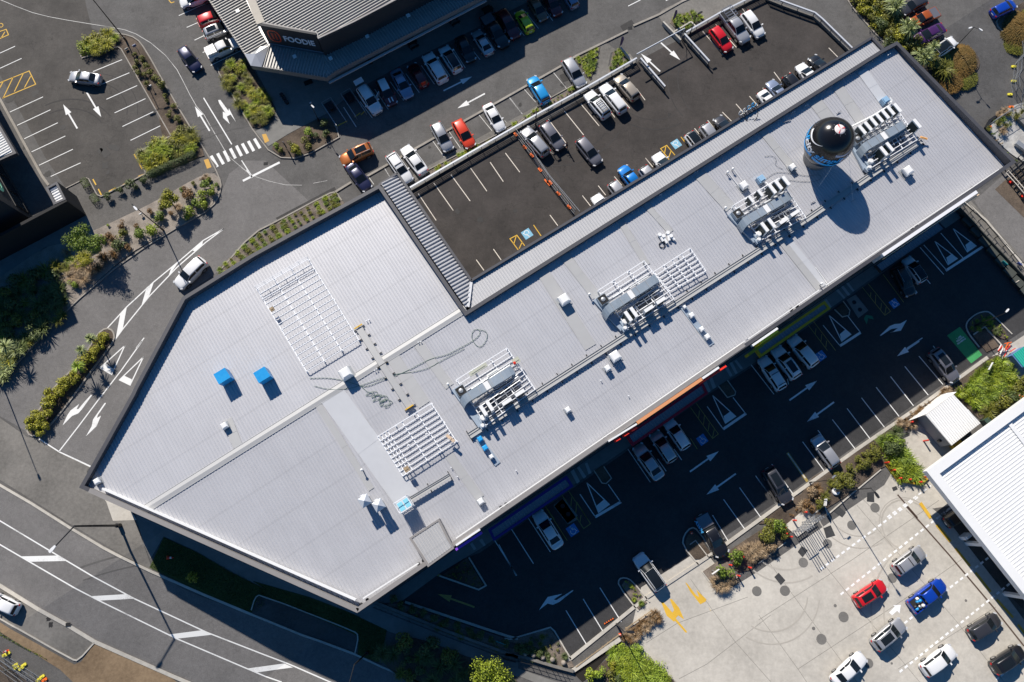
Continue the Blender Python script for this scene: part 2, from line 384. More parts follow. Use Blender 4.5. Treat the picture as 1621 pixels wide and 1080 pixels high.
sheet('planting_soil', [(-40, 1040), (0, 1047), (45, 1079), (60, 1140), (-40, 1140)], .045, SOIL)
sheet('footpath_corner', Z('i', (-300, 350), (0, 470), (165, 585), (235, 600), (360, 680), (550, 770), (530, 800), (650, 975), (800, 1040), (830, 1060))+[(242, 904), (165, 862), (110, 829), (50, 791), (0, 760), (-80, 715)], .02, CONC2)
sheet('footpath_patch', Z('i', (640, 970), (800, 1035))+Z('m', (835, 90), (690, 95), (650, -20)), .026, CONC)
sheet('footpath_street', Z('m', (795, 30), (920, 325), (1000, 190), (1200, 280), (1400, 400), (1620, 510))+Z('n', (0, 460), (350, 560), (560, 640), (830, 760), (1150, 850), (1480, 985), (1620, 1050), (1620, 930), (700, 590), (560, 560), (0, 280))+[(200, 790)], .02, PLAZA)
sheet('grass_base', Z('m', (1000, 195), (1200, 285), (1400, 405), (1620, 512))+Z('n', (0, 462), (350, 562), (560, 642), (820, 762), (790, 900), (770, 960), (640, 915), (648, 800), (400, 690), (60, 548), (30, 560), (-10, 665), (-70, 640), (-300, 540), (-630, 380)), .03, mat('turf', (.05, .08, .02), 1, var=.5, scale=4, col2=(.11, .14, .04)))
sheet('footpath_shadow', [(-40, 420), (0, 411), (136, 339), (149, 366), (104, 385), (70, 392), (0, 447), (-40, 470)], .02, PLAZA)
sheet('footpath', [(107, 297), (131, 287), (150, 312), (163, 318), (180, 316), (215, 303), (235, 293), (262, 283), (330, 247), (343, 262), (341, 272), (250, 318), (149, 366), (136, 339)], .03, A_PATH)
sheet('forecourt', [(395, 104), (404, 110), (437, 172), (433, 195), (404, 208), (425, 232), (455, 213), (517, 180), (560, 146), (630, 106), (720, 62), (830, 6), (960, -60), (600, -60)], .03, PLAZA)
sheet('petrol_forecourt', [(1015, 930), (1112, 868), (1138, 900), (1148, 937), (1200, 905), (1290, 843), (1400, 768), (1425, 725), (1440, 700), (1458, 690), (1500, 705), (1700, 700), (1900, 1300), (1100, 1300), (1040, 1060), (1000, 1022), (997, 1005)], .0, CONC)
sheet('petrol_forecourt_upper', [(1418, 700), (1440, 690), (1447, 660), (1500, 700), (1500, 745), (1475, 770), (1452, 744)], .02, CONC)
sheet('corner_forecourt', [(1564, 568), (1700, 480), (1700, 640), (1621, 640), (1604, 600), (1578, 562)], .02, CONC)
sheet('forecourt_asphalt', Z('p', (1060, 20), (1200, 130), (1330, 280), (1460, 480), (1620, 700), (1620, 300), (1190, 0)), .004, A_PATH)
sheet('canopy_floor', Z('p', (1130, 60), (1230, -20), (1620, 450), (1620, 640), (1450, 470)), .006, A_LOT)
sheet('service_lane', Z('l', (1340, 470), (1500, 390), (1620, 330), (1620, 640), (1100, 720), (1240, 640)), .004, A_PATH)
sheet('entry_path', [(944, 72), (962, 69), (976, 80), (967, 84), (960, 118), (934, 133), (945, 108)], .02, CONC2)
sheet('entry_path', [(1041, 25), (1048, 16), (1075, 3), (1100, -12), (1230, -12), (1150, 18), (1116, 36), (1078, 60), (1062, 55)], .02, CONC2)
sheet('rail_path', [(650, 291), (740, 240), (848, 181), (930, 135), (1003, 93), (997, 85), (925, 127), (842, 172), (735, 231), (645, 282)], .015, CONC2)
# shopfront footpath with pale bands
sheet('shopfront_footpath', [(566, 960), (636, 952), (700, 905), (760, 869), (938, 747), (1120, 622), (1195, 574), (1387, 436), (1521, 345), (1500, 322), (1370, 405), (1150, 560), (940, 700), (740, 835), (560, 945)], .03, PLAZA)
def marks(name, m, items, z=.006):
    b = MB()
    for it in items:
        if it[0] == 'L':
            w, pts = it[1], it[2]; b.strip(g2(pts), w, z)
        else: b.poly(g2(it[1]), z+.004)
    return struct(b.build(name, m, drape=True))
def arrow(a, t, w=.22, hl=1.75, hw=.85):          # straight arrow from tail pixel to tip pixel
    A, B = G(*a), G(*t); d = (Vector(B[:2])-Vector(A[:2])); L_ = d.length; d.normalize(); n = Vector((-d.y, d.x)); A = Vector(A[:2]); B = Vector(B[:2]); H_ = B-d*hl
    return [A+n*w/2, A-n*w/2, H_-n*w/2, H_-n*hw/2, B, H_+n*hw/2, H_+n*w/2]
def arrows(name, m, lst, z=.006):
    b = MB()
    for q in lst:
        pts = arrow(*q) if len(q) < 5 and len(q[0]) == 2 and isinstance(q[0][0], (int, float)) and len(q) == 2 else g2(q)
        b.poly(pts, z)
    return struct(b.build(name, m, drape=True))
W = .11
A_ = 'a'
bands = []
for x0, y0, x1, y1 in [(965, 735, 1045, 690), (975, 40, 1065, 160), (1050, 10, 1130, 105), (1150, 0, 1190, 60)]: pass
def zz(k, sc, ox, oy, *pts): return [(ox+a/sc, oy+b_/sc) for a, b_ in pts]
Q = lambda *p: zz(0, 6.75, 760, 740, *p)
Q2 = lambda *p: zz(0, 6.0, 980, 560, *p)
Q3 = lambda *p: zz(0, 6.235, 1180, 430, *p)
bands = [('P', Q((965, 45), (1000, 20), (1065, 150), (1035, 175))), ('P', Q((1035, 5), (1060, -10), (1135, 100), (1105, 120))), ('P', Q((1120, -40), (1145, -50), (1190, 60), (1160, 75))), ('P', Q((-10, 780), (20, 760), (60, 830), (40, 845))), ('P', Q((-110, 820), (-85, 800), (-40, 870), (-65, 885))),
         ('P', Q2((800, 280), (830, 262), (870, 355), (850, 370))), ('P', Q2((855, 240), (885, 225), (920, 320), (890, 335))), ('P', Q2((995, 125), (1020, 105), (1075, 205), (1055, 220))), ('P', Q2((1045, 90), (1075, 80), (1125, 185), (1105, 195))), ('P', Q2((1095, 70), (1115, 60), (1175, 140), (1155, 150))),
         ('P', Q3((890, 185), (915, 175), (985, 260), (970, 270))), ('P', Q3((940, 150), (965, 140), (1035, 230), (1010, 240))), ('P', Q3((990, 115), (1015, 110), (1075, 190), (1060, 200))), ('P', Q3((770, 285), (800, 270), (850, 350), (835, 365)))]
marks('shopfront_paving_band', mat('pale_paver', (.42, .42, .40), .8), bands, .036)

# --- stall lines, left lot
L1 = [((-150, 700), (92, 283)), ((0, 418), (132, 357)), ((60, 685), (263, 592)), ((105, 766), (308, 671)), ((148, 848), (353, 750)), ((193, 928), (399, 831)), ((238, 1010), (445, 912)), ((310, 1078), (492, 995)), ((568, 438), (745, 365)), ((605, 522), (790, 445)), ((650, 607), (838, 523)), ((700, 690), (888, 603)), ((748, 773), (936, 683)), ((797, 858), (985, 766)),
      ((1092, 96), (1278, 12)), ((1140, 168), (1210, 138)), ((1188, 246), (1250, 216)), ((1238, 322), (1265, 308)), ((1287, 400), (1470, 310))]
L1[0] = ((0, 325), (92, 283))
it = [('L', W, Z('a', *l)) for l in L1]
marks('parking_lines', PW, it)
C1 = ((0, -2), (95, 38), (200, 78), (300, 103), (420, 125), (560, 148), (650, 162), (760, 182), (830, 208), (920, 262), (1010, 338), (1080, 425), (1120, 500), (1160, 580), (1200, 650), (1245, 700), (1290, 780), (1350, 880), (1390, 950), (1460, 1010), (1520, 1060))
marks('worn_road_line', PWO, [('L', .07, Z('a', *C1)), ('L', .05, Z('f', (10, 35), (100, 65), (200, 88), (300, 90))), ('L', .05, Z('f', (370, 78), (455, 62)))], .004)
YB = [('L', .13, Z('a', *l)) for l in [((-60, 530), (178, 434), (218, 515), (15, 600)), ((80, 473), (20, 598)), ((142, 450), (88, 560)), ((188, 465), (150, 535)), ((20, 498), (-30, 590)), ((-40, 205), (38, 180), (52, 213), (-20, 245)), ((30, 195), (8, 232)), ((1030, 0), (1045, 18), (1065, 12))]]
YB += [('L', .1, Z('a', *[(5+14*math.cos(t), 155+12*math.sin(t)) for t in [i*.7 for i in range(10)]]))]
YB += [('L', .16, Z('a', *l)) for l in [((820, 942), (833, 970)), ((850, 998), (867, 1032)), ((845, 1078), (887, 1062))]]
YB += [('L', .17, Z('e', *l)) for l in [((567, 53), (586, 88)), ((600, 113), (619, 150)), ((664, 128), (708, 106)), ((750, 88), (796, 66)), ((836, 46), (886, 22))]]
marks('yellow_lines', PY, YB)
# crosswalk, arrows
CW = [(1283, 950, 1330, 1022), (1322, 935, 1367, 1005), (1362, 920, 1402, 988), (1400, 905, 1440, 970), (1437, 888, 1477, 955), (1473, 875, 1515, 940), (1510, 860, 1552, 925), (1547, 845, 1590, 908)]
marks('crosswalk', PW, [('L', .42, Z('a', (x0+6, y0+2), (x1-2, y1-2))) for x0, y0, x1, y1 in CW]
      + [('L', .16, Z('a', (1243, 598), (1415, 882))), ('L', .14, Z('a', (1475, 980), (1540, 1080))), ('L', .32, Z('b', (-60, 1105), (165, 992))), ('L', .14, Z('e', (1505, -5), (1540, 45)))])
def bent(s, w, wt, ps):                           # ribbon of varying width through pixel points
    return None
arrows('painted_arrow', PW, [(Z('a', (472, 785)), Z('a', (386, 638))), (Z('a', (530, 565)), Z('a', (618, 715))), (Z('a', (1280, 800)), Z('a', (1190, 650))),
       Z('a', (1332, 612), (1345, 610), (1395, 678), (1398, 662), (1440, 745), (1408, 700), (1385, 712), (1403, 758), (1362, 720), (1360, 682), (1376, 690), (1340, 635))])
marks('crosswalk_tactile_pad', mat('tactile_ochre', (.62, .36, .08), .8), [('P', Z('a', (1245, 978), (1272, 970), (1292, 1022), (1265, 1032))), ('P', Z('b', (57, 822), (82, 818), (102, 862), (75, 875)))], .04)
# road hatching beside the building
HL = [('L', .16, Z('e', (1368, 355), (1240, 428), (1110, 540), (940, 680), (775, 832), (635, 985))), ('L', .16, Z('e', (1368, 355), (1255, 440), (1080, 592), (910, 770), (750, 968), (705, 1030)))]
HP = [Z('e', (1048, 590), (1092, 558), (1062, 600), (1025, 655)), Z('e', (895, 715), (940, 680), (910, 768), (862, 832)), Z('e', (735, 875), (775, 832), (750, 965), (705, 1035)), Z('e', (1175, 490), (1240, 430), (1235, 455), (1195, 495))]
HL += [('P', q) for q in HP]
HL += [('L', .15, Z('i', (868, 0), (740, 180), (600, 360), (480, 520), (360, 675))), ('L', .15, Z('e', (880, 1022), (832, 1085))), ('L', .38, Z('i', (236, 602), (360, 682), (550, 770)))]
for t in (((762, 28), (610, 165), (680, 208)), ((875, 98), (727, 240), (793, 272))):
    a, c, d = t
    HL += [('L', .15, Z('i', a, c)), ('L', .15, Z('i', a, d)), ('P', Z('i', c, (c[0]+32, c[1]-28), (d[0]+12, d[1]-38), d))]
HL += [('P', Z('i', (556, 328), (562, 332), (500, 418), (478, 442), (440, 458), (382, 516), (412, 452), (430, 425), (484, 384), (468, 416), (480, 415), (515, 372)))]
HL += [('P', Z('i', (640, 377), (648, 380), (598, 452), (592, 470), (617, 456), (590, 520), (525, 582), (560, 520), (568, 480), (580, 462)))]
marks('road_marking', PW, HL)
# street centre markings
SL = [('L', .15, Z('m', (-100, 40), (0, 95), (350, 305), (820, 570), (1260, 775), (1620, 915), (1800, 985), (2040, 1090))), ('L', .15, Z('m', (-100, 185), (0, 240), (180, 345), (600, 580), (1080, 815), (1620, 1045), (1720, 1080)))]
for q in ([(130, 312), (350, 307), (405, 340), (190, 345)], [(560, 555), (765, 543), (830, 570), (610, 582)], [(1025, 790), (1240, 762), (1300, 790), (1075, 815)], [(1500, 998), (1735, 966), (1790, 990), (1560, 1022)]): SL.append(('P', Z('m', *q)))
marks('street_marking', PW, SL)
# upper lot and the row above it
U = [('L', W, Z('c', *l)) for l in [((360, 678), (478, 825)), ((461, 635), (573, 770)), ((610, 640), (668, 717)), ((710, 600), (760, 662)), ((800, 540), (853, 612)), ((1203, 190), (1330, 335)), ((1285, 150), (1410, 290)), ((1445, 50), (1490, 110)), ((262, 728), (375, 880)), ((0, 935), (88, 1052)), ((230, 880), (290, 940)),
     ((855, 965), (900, 1020)), ((1155, 785), (1210, 850)), ((1235, 735), (1280, 790)), ((1325, 685), (1380, 740)), ((1408, 635), (1460, 695)), ((1490, 588), (1545, 650)), ((1575, 540), (1620, 600)), ((1640, 440), (1700, 520))]]
U += [('L', W, Z('f', *l)) for l in [((1010, 140), (1120, 305)), ((1105, 75), (1225, 245)), ((1210, 25), (1328, 187)), ((1330, -15), (1430, 127)), ((1450, -50), (1530, 68)), ((1365, 545), (1412, 610)), ((1470, 480), (1517, 547))]]
U += [('L', W, Z('g', *l)) for l in [((272, 272), (320, 337)), ((470, 153), (520, 217)), ((567, 93), (612, 150)), ((665, 37), (710, 90))]]
U += [('L', W, Z('d', *l)) for l in [((187, 440), (225, 490)), ((428, 293), (482, 348)), ((25, 537), (65, 590))]]
marks('parking_lines', PCR, U)
marks('parking_lines', PWO, [('L', .09, Z('b', *l)) for l in [((800, 1020), (840, 1085)), ((1095, 855), (1180, 975)), ((1190, 790), (1275, 915)), ((1380, 700), (1470, 810)), ((1565, 595), (1640, 690))]] + [('L', .09, Z('c', *l)) for l in [((25, 595), (110, 705)), ((115, 545), (185, 625)), ((295, 445), (385, 555)), ((-5, 735), (15, 760)), ((210, 500), (290, 610))]] + [('L', .09, Z('f', (705, 35), (740, 85)))])
marks('parking_lines', PW, [('L', .1, Z('b', *l)) for l in [((555, 655), (632, 775)), ((655, 620), (730, 720)), ((745, 545), (828, 668)), ((840, 500), (922, 615)), ((935, 450), (1017, 566)), ((1030, 400), (1110, 515)), ((1125, 345), (1205, 465)), ((1225, 300), (1298, 415)), ((1330, 290), (1388, 365)), ((1430, 230), (1480, 310))]] + [('L', .1, Z('c', *l)) for l in [((120, 70), (203, 175)), ((25, 100), (115, 218)), ((205, 10), (290, 128))]] + [('L', .13, Z('c', (750, 38), (825, 0))), ('L', .13, Z('c', (980, 5), (1010, -12)))])
arrows('painted_arrow', PW, [(Z('b', (1165, 555)), Z('b', (1340, 468))), (Z('b', (1418, 572)), Z('b', (1250, 662))), (Z('c', (945, 437)), Z('c', (828, 328))), (Z('c', (950, 262)), Z('c', (1068, 368)))])
marks('yellow_lines', PY, [('L', .12, Z('g', *l)) for l in [((118, 460), (70, 395), (28, 417), (78, 485)), ((66, 400), (52, 448)), ((102, 438), (84, 478)), ((172, 333), (218, 400))]] + [('L', .12, Z('c', *l)) for l in [((1035, 948), (985, 888), (948, 908), (1000, 975)), ((980, 893), (972, 935)), ((1012, 922), (998, 960)), ((1072, 837), (1115, 893))]]
      + [('L', .14, Z('b', *l)) for l in [((622, 715), (655, 692)), ((660, 703), (685, 678)), ((503, 775), (577, 740))]])
WH = [((-.05, .36), (.02, .36)), ((0, .3), (.02, .02), (.22, .02), (.3, -.28), (.38, -.26)), ((.02, .16), (.18, .16)), tuple((.26*math.cos(t)*1.0-.02, .26*math.sin(t)-.14) for t in [2.2+i*.45 for i in range(9)])]
def access_symbol(name, px, s, m, rot=0.0):
    c = G(*px); a = math.atan2(UY, UX)+rot
    ca, sa = math.cos(a), math.sin(a)
    tr = lambda x, y: (c.x+(x*ca-y*sa), c.y+(x*sa+y*ca))
    b = MB(); b.poly([tr(x*s/2, y*s/2) for x, y in ((-1, -1), (1, -1), (1, 1), (-1, 1))], .008)
    struct(b.build(name, m, drape=True)); b = MB()
    for l in WH: b.strip([tr(x*s, y*s) for x, y in l], .07*s, .012)
    b.poly([tr(.09*s*math.cos(i)-.02*s, .09*s*math.sin(i)+.38*s) for i in [k*math.pi/4 for k in range(8)]], .012)
    struct(b.build('wheelchair_symbol', PW, drape=True))
for px, s, m, r in [(Z('g', 133, 387) if 0 else Z('g', (133, 387), (0, 0))[0], 1.25, PCY, math.pi), (Z('c', (1043, 880), (0, 0))[0], 1.2, PCY, math.pi), (Z('h', (828, 812), (0, 0))[0], 1.15, PBL, 0), (Z('l', (380, 90), (0, 0))[0], 1.2, PBL, 0), (Z('k', (1202, 603), (0, 0))[0], 1.2, PBL, 0), (Z('o', (410, 152), (0, 0))[0], 1.3, PBL, 0)]:
    access_symbol('blue_pavement_panel', px, s, m, r)
# lower lot
D = [('L', W, Z('l', *l)) for l in [((268, 615), (405, 800)), ((362, 545), (420, 625)), ((450, 480), (590, 660)), ((540, 412), (680, 597)), ((628, 347), (768, 527)), ((717, 282), (857, 460)), ((805, 217), (945, 395)), ((892, 155), (1035, 330)), ((978, 92), (1125, 265)), ((1065, 30), (1130, 110)), ((80, 752), (215, 942)), ((-5, 845), (120, 1010)), ((-95, 180), (93, 328)) , ((175, 230), (182, 265)), ((250, 180), (268, 205))]]
D[-3] = ('L', W, Z('k', (1500, 145), (1640, 325)))
D += [('L', W, Z('k', *l)) for l in [((1430, 895), (1590, 1120)), ((1528, 823), (1680, 1030)), ((1332, 967), (1470, 1160)), ((748, 660), (885, 862)), ((930, 720), (982, 795)), ((1030, 660), (1077, 727))]]
D += [('L', W, Z('o', *l)) for l in [((38, 147), (172, 357)), ((140, 78), (275, 285)), ((-40, 240), (66, 430)), ((1265, 60), (1370, 235)), ((370, 642), (500, 858)), ((475, 572), (605, 785)), ((577, 503), (708, 712))]]
D += [('L', W, Z('n', (1478, 215), (1612, 430)))]
D += [('L', W, Z('h', *l)) for l in [((985, 470), (1130, 635)), ((1008, 455), (1150, 612)), ((1112, 383), (1248, 535)), ((1018, 655), (1048, 692)), ((955, 730), (968, 748)), ((393, 945), (500, 1075)), ((545, 890), (622, 990))]]
D += [('L', W, Z('k', *l)) for l in [((1232, 400), (1332, 540)), ((1390, 345), (1468, 445)), ((455, 935), (550, 1075)), ((628, 875), (705, 985))]]
D += [('L', .34, Z('h', (1142, 612), (1376, 460))), ('L', .34, Z('h', (495, 1072), (622, 990))), ('L', .34, Z('k', (1330, 538), (1470, 442))), ('L', .34, Z('k', (548, 1075), (706, 982)))]
for k, a, c, d in (('h', (1187, 355), (1275, 500), (1330, 462)), ('h', (1075, 432), (1158, 578), (1215, 540)), ('h', (430, 885), (508, 1045), (565, 1002)), ('k', (1265, 332), (1345, 505), (1408, 462)), ('k', (497, 865), (570, 1050), (637, 1000))):
    D += [('L', .13, Z(k, a, c)), ('L', .13, Z(k, a, d)), ('P', Z(k, c, d, (d[0]-35, d[1]-32), (c[0]-13, c[1]-45)))]
D += [('L', .13, Z('h', (905, 1085), (1000, 1022)))]
marks('parking_lines', PW, D)
arrows('painted_arrow', PW, [(Z('l', (188, 362)), Z('l', (357, 242))), (Z('l', (460, 373)), Z('l', (295, 493))), (Z('l', (980, 0)), Z('l', (845, 93))), (Z('k', (1127, 798)), Z('k', (1303, 673))), (Z('k', (1407, 810)), Z('k', (1228, 938))),
       Z('h', (740, 1008), (745, 1010), (810, 968), (850, 962), (820, 985), (800, 990), (868, 978), (905, 912), (865, 935), (830, 938), (800, 950)),
       Z('o', (412, 517), (415, 522), (330, 590), (290, 608), (258, 600), (205, 640), (258, 560), (348, 540), (295, 575), (310, 580))])
arrows('painted_arrow', PYD, [(Z('n', (1355, 622)), Z('n', (1130, 542)))])
YD = [('L', .09, Z('h', *l)) for l in [((760, 635), (885, 805)), ((632, 712), (770, 885), (805, 860), (668, 692)), ((685, 745), (683, 770)), ((715, 760), (712, 812)), ((750, 810), (745, 850)), ((778, 835), (770, 880)), ((303, 945), (420, 1100)), ((335, 922), (470, 1100)), ((350, 965), (345, 1000)), ((385, 1000), (380, 1045)), ((415, 1040), (410, 1080))]]
YD += [('L', .09, Z('k', *l)) for l in [((1130, 405), (1265, 595), (1300, 568), (1165, 380)), ((1185, 425), (1180, 470)), ((1215, 455), (1210, 510)), ((1245, 500), (1238, 550)), ((1275, 540), (1265, 590)), ((1130, 595), (1172, 660)), ((245, 1010), (300, 1090)), ((345, 940), (440, 1080)), ((385, 915), (500, 1085)), ((405, 955), (400, 1010)), ((435, 990), (428, 1050))]]
YD += [('L', .09, Z('o', *l)) for l in [((245, 10), (377, 215)), ((380, -10), (478, 143), (520, 112), (435, -20)), ((435, 15), (428, 60)), ((462, 60), (455, 105))]]
YD += [('L', .3, Z('n', (1060, 400), (1150, 432))), ('L', .3, Z('n', (935, 470), (985, 487)))]
marks('yellow_lines', PYD, YD)
marks('yellow_lines', PYD, [('L', .36, Z('l', (175, 682), (298, 858)))], .006)
marks('parking_lines', PWO, [('L', .14, Z('l', (178, 686), (285, 838)))], .010)
marks('green_bay', PGR, [('P', Z('h', (1150, 1008), (1228, 955), (1365, 1126), (1297, 1178)))], .006)
marks('green_chevron', mat('paint_dull_green', (.04, .22, .12), .8), [('P', Z('h', (642, 905), (655, 882), (692, 888), (703, 910), (668, 902), (660, 940)))], .006)
marks('drain_slab', PLAZA, [('P', Z('h', (535, 790), (592, 758), (670, 855), (608, 902))), ('P', Z('k', (295, 1010), (350, 960), (440, 1090), (380, 1120))), ('P', Q((785, 405), (890, 330), (1045, 515), (935, 600)))], .008)
b = MB()
for p in (Z('h', (583, 805), (0, 0))[0], Z('h', (618, 850), (0, 0))[0], Q((882, 413))[0], Q((942, 500))[0]):
    c = G(*p); b.poly([(c.x+.3*math.cos(i*.5236), c.y+.3*math.sin(i*.5236)) for i in range(12)], .014)
struct(b.build('drain_cover', BLACK, drape=True))
def ground_text(s, px, size, m, rot, z=.012, name='painted_words'):
    c = G(*px); me = text_mesh(s, size, bold=.012); a = math.atan2(UY, UX)+rot
    o = bpy.data.objects.new(name, me); C.objects.link(o); me.materials.append(m)
    o.location = (c.x, c.y, c.z+z); o.rotation_euler = (0, 0, a); return struct(o)
for s, p in (('STARBUCKS', (430, 545)), ('WAITING', (403, 500)), ('BAY 1', (375, 465))):
    ground_text(s, (1490+p[0]/13.5, 500+p[1]/13.5), .30 if s != 'STARBUCKS' else .27, PW, math.pi)
# petrol forecourt
def dashed(a, c, n, w, duty=.58):
    o = []
    for i in range(n):
        t0, t1 = i/n, (i+duty)/n
        o.append(('L', w, [(a[0]+(c[0]-a[0])*t0, a[1]+(c[1]-a[1])*t0), (a[0]+(c[0]-a[0])*t1, a[1]+(c[1]-a[1])*t1)]))
    return o
DP = dashed(*Z('p', (378, 390), (985, -60)), 19, .25)+dashed(*Z('p', (500, 545), (1215, -20)), 22, .25)+dashed(*Z('p', (890, 720), (1415, 310)), 17, .25)+dashed(*Z('p', (860, 1018), (1545, 468)), 22, .25)+dashed(*Z('p', (1450, 1065), (1620, 930)), 6, .2)+dashed(*Z('l', (785, 1075), (1070, 870)), 9, .2)+dashed(*Z('l', (1095, 1075), (1190, 1010)), 4, .2)
DP += [('P', Z('p', (795, 655), (830, 610+8), (820, 610), (868, 608), (860, 660), (845, 645), (815, 672)))]
marks('forecourt_marking', PWF, DP, .010)
arrows('forecourt_arrow', PY, [Z('o', (950, 590), (965, 592), (1020, 655), (1030, 640), (1003, 572), (1018, 575), (1060, 625), (1092, 698), (1055, 672), (1040, 690), (1112, 775), (1100, 778), (1035, 705), (1030, 712), (985, 675)), Z('o', (1098, 470), (1110, 478), (1165, 550), (1182, 560), (1165, 515), (1228, 575), (1222, 588), (1190, 605), (1130, 530)), Z('o', (1238, 618), (1262, 655), (1250, 640))], .010)
marks('expansion_joint', mat('joint_dark', (.16, .15, .13), .9), [('L', .04, Z('o', *l)) for l in [((750, 830), (1210, 1220)), ((1130, 450), (1400, 830), (1640, 1100)), ((860, 840), (1050, 720), (1480, 560)), ((1060, 1060), (1230, 970), (1620, 670))]]
      + [('L', .04, Z('p', *l)) for l in [((0, 670), (240, 1000), (300, 1090)), ((50, 330), (430, 850), (600, 1080)), ((0, 700), (560, 340), (1100, -30)), ((240, 1000), (850, 600), (1240, 330)), ((600, 0), (1200, 700), (1500, 1080)), ((270, 200), (800, 860), (1000, 1100)), ((850, 1000), (1450, 620)), ((1010, 130), (900, 30))]]
      + [('L', .04, Z('l', *l)) for l in [((570, 900), (750, 1080)), ((380, 1080), (780, 770))]], .006)
marks('drain_channel', mat('drain_rust', (.09, .06, .045), .9), [('L', .2, Z('l', (848, 938), (970, 1080))), ('L', .2, Z('p', (895, 0), (1160, 300), (1430, 620), (1620, 860)))], .008)
marks('raised_yellow_line', PY, [('L', .45, Z('p', (985, -15), (1050, 78))), ('L', .4, Z('p', (1085, 118), (1170, 222))), ('L', .3, Z('p', (1200, 262), (1290, 372))), ('L', .3, Z('p', (1322, 410), (1415, 528))), ('L', .3, Z('p', (1452, 575), (1552, 685))), ('L', .3, Z('p', (1582, 728), (1680, 860)))], .06)
b = MB()
for x, y, r in [(710, 15, .62), (568, 122, .6), (420, 235, .6), (272, 350, .62), (160, 522, .65), (518, 682, .65), (383, 818, .65), (815, 445, .6), (670, 965, .6), (467, 613, .2), (335, 752, .22), (1265, 582, .17), (812, 965, .15)]:
    c = G(*Z('p', (x, y), (0, 0))[0]); b.poly([(c.x+r*math.cos(i*.3927), c.y+r*math.sin(i*.3927)) for i in range(16)], .012)
c = G(1198, 936); b.poly([(c.x+.62*math.cos(i*.3927), c.y+.62*math.sin(i*.3927)) for i in range(16)], .012)
c = G(*Z('k', (1712, 0), (0, 0))[0])
struct(b.build('tank_cover', mat('cover_grey', (.19, .18, .165), .8, var=.3, scale=4, col2=(.26, .25, .23)), drape=True))
b = MB()
for q in [Z('p', (395, 140), (440, 122), (468, 185), (413, 202)), Z('p', (458, 38), (492, 10), (533, 45), (510, 75)), Z('p', (238, 285), (262, 248), (300, 275), (268, 318)), Z('p', (95, 438), (122, 412), (163, 458), (135, 488)), Z('l', (662, 925), (704, 922), (706, 985), (660, 980)), Z('l', (812, 895), (840, 885), (850, 905), (822, 918)), Z('l', (885, 575), (908, 563), (925, 592), (903, 605)), Z('l', (915, 612), (938, 598), (955, 628), (933, 642))]:
    b.poly(g2(q), .013)
struct(b.build('dark_ground_hatch', mat('hatch_dark', (.035, .036, .038), .9, var=.3, scale=6), drape=True))
marks('grey_ground_hatch', mat('hatch_grey', (.22, .22, .21), .8), [('P', Z('l', (945, 650), (962, 640), (1002, 692), (985, 705))), ('P', Z('l', (990, 712), (1005, 700), (1045, 745), (1030, 760)))], .013)
# --------------------------------------------------------------- planting beds and kerbs
def bed(name, px, m, h=.10, sm=1):
    pts = smooth_line(px, sm, True) if sm else px
    b = MB(); b.prism(g2(pts), -.1, h); return struct(b.build(name, m, drape=True)), [tuple(G(*p)[:2]) for p in pts]
BEDS = {}
def mkbed(key, px, m=SOIL, h=.10, sm=1): BEDS[key] = bed('planting_bed', px, m, h, sm)[1]
mkbed('island', Z('a', (500, 355), (497, 290), (540, 230), (620, 208), (740, 212), (830, 240), (885, 310), (1000, 515), (1130, 740), (1265, 950), (1200, 965), (1050, 1030), (905, 1078), (842, 950), (850, 930), (1045, 835), (740, 305), (722, 292)), SOIL)
mkbed('strip', [(149, 366), (250, 318), (305, 285), (336, 272), (349, 284), (350, 300), (345, 315), (330, 330), (300, 350), (258, 372), (200, 405), (150, 450), (127, 470), (100, 500), (60, 540), (20, 585), (0, 605), (-50, 650), (-50, 470), (0, 440), (70, 392), (104, 385)], PEBB)
mkbed('foodie', [(342, 114), (350, 104), (384, 96), (398, 106), (410, 125), (437, 170), (433, 192), (402, 207), (385, 185)], SOIL)
mkbed('plaza', [(426, 233), (455, 214), (517, 182), (534, 205), (537, 216), (520, 228), (490, 241), (467, 250), (446, 249)], SOIL)
mkbed('north', [(338, 437), (363, 407), (420, 367), (440, 352), (520, 309), (532, 306), (541, 318), (560, 335), (380, 470)], BARK)
mkbed('entryA', [(911, 95), (950, 74), (943, 105), (934, 128)], BARK, sm=0)
mkbed('entryB', [(970, 83), (981, 78), (1000, 97), (963, 117)], BARK, sm=0)
mkbed('entryC', [(1055, 31), (1088, 19), (1111, 24), (1116, 34), (1077, 54)], BARK)
mkbed('rowstrip', Z('b', (1060, 1055), (1400, 880), (1620, 768))+Z('c', (30, 768), (260, 630), (480, 495), (500, 515), (240, 670), (0, 810))+Z('b', (1400, 905), (1080, 1075)), BARK, sm=0)
mkbed('median', Z('i', (168, 540), (200, 480), (240, 430), (330, 290), (420, 205), (520, 90), (600, -40), (650, -75), (690, -60), (698, -10), (640, 70), (560, 170), (440, 340), (330, 480), (240, 575), (190, 575)), SOIL)
mkbed('northeast', Z('d', (530, -40), (575, 55), (640, 130), (760, 250), (840, 350), (1010, 470), (1150, 545), (1250, 510), (1340, 430), (1352, 370), (1300, 300), (1200, 280), (1170, 340), (1060, 350), (960, 300), (930, 180), (860, 130), (810, 90), (740, 0), (720, -50)), SOIL)
mkbed('northeast_small', Z('d', (1445, 150), (1470, 100), (1540, 60), (1640, 0), (1800, 50), (1800, 300), (1580, 280), (1500, 210)), SOIL)
mkbed('triangle', Z('n', (1160, 425), (1310, 320), (1345, 380), (1405, 480), (1390, 505), (1290, 480)), SOIL, sm=0)
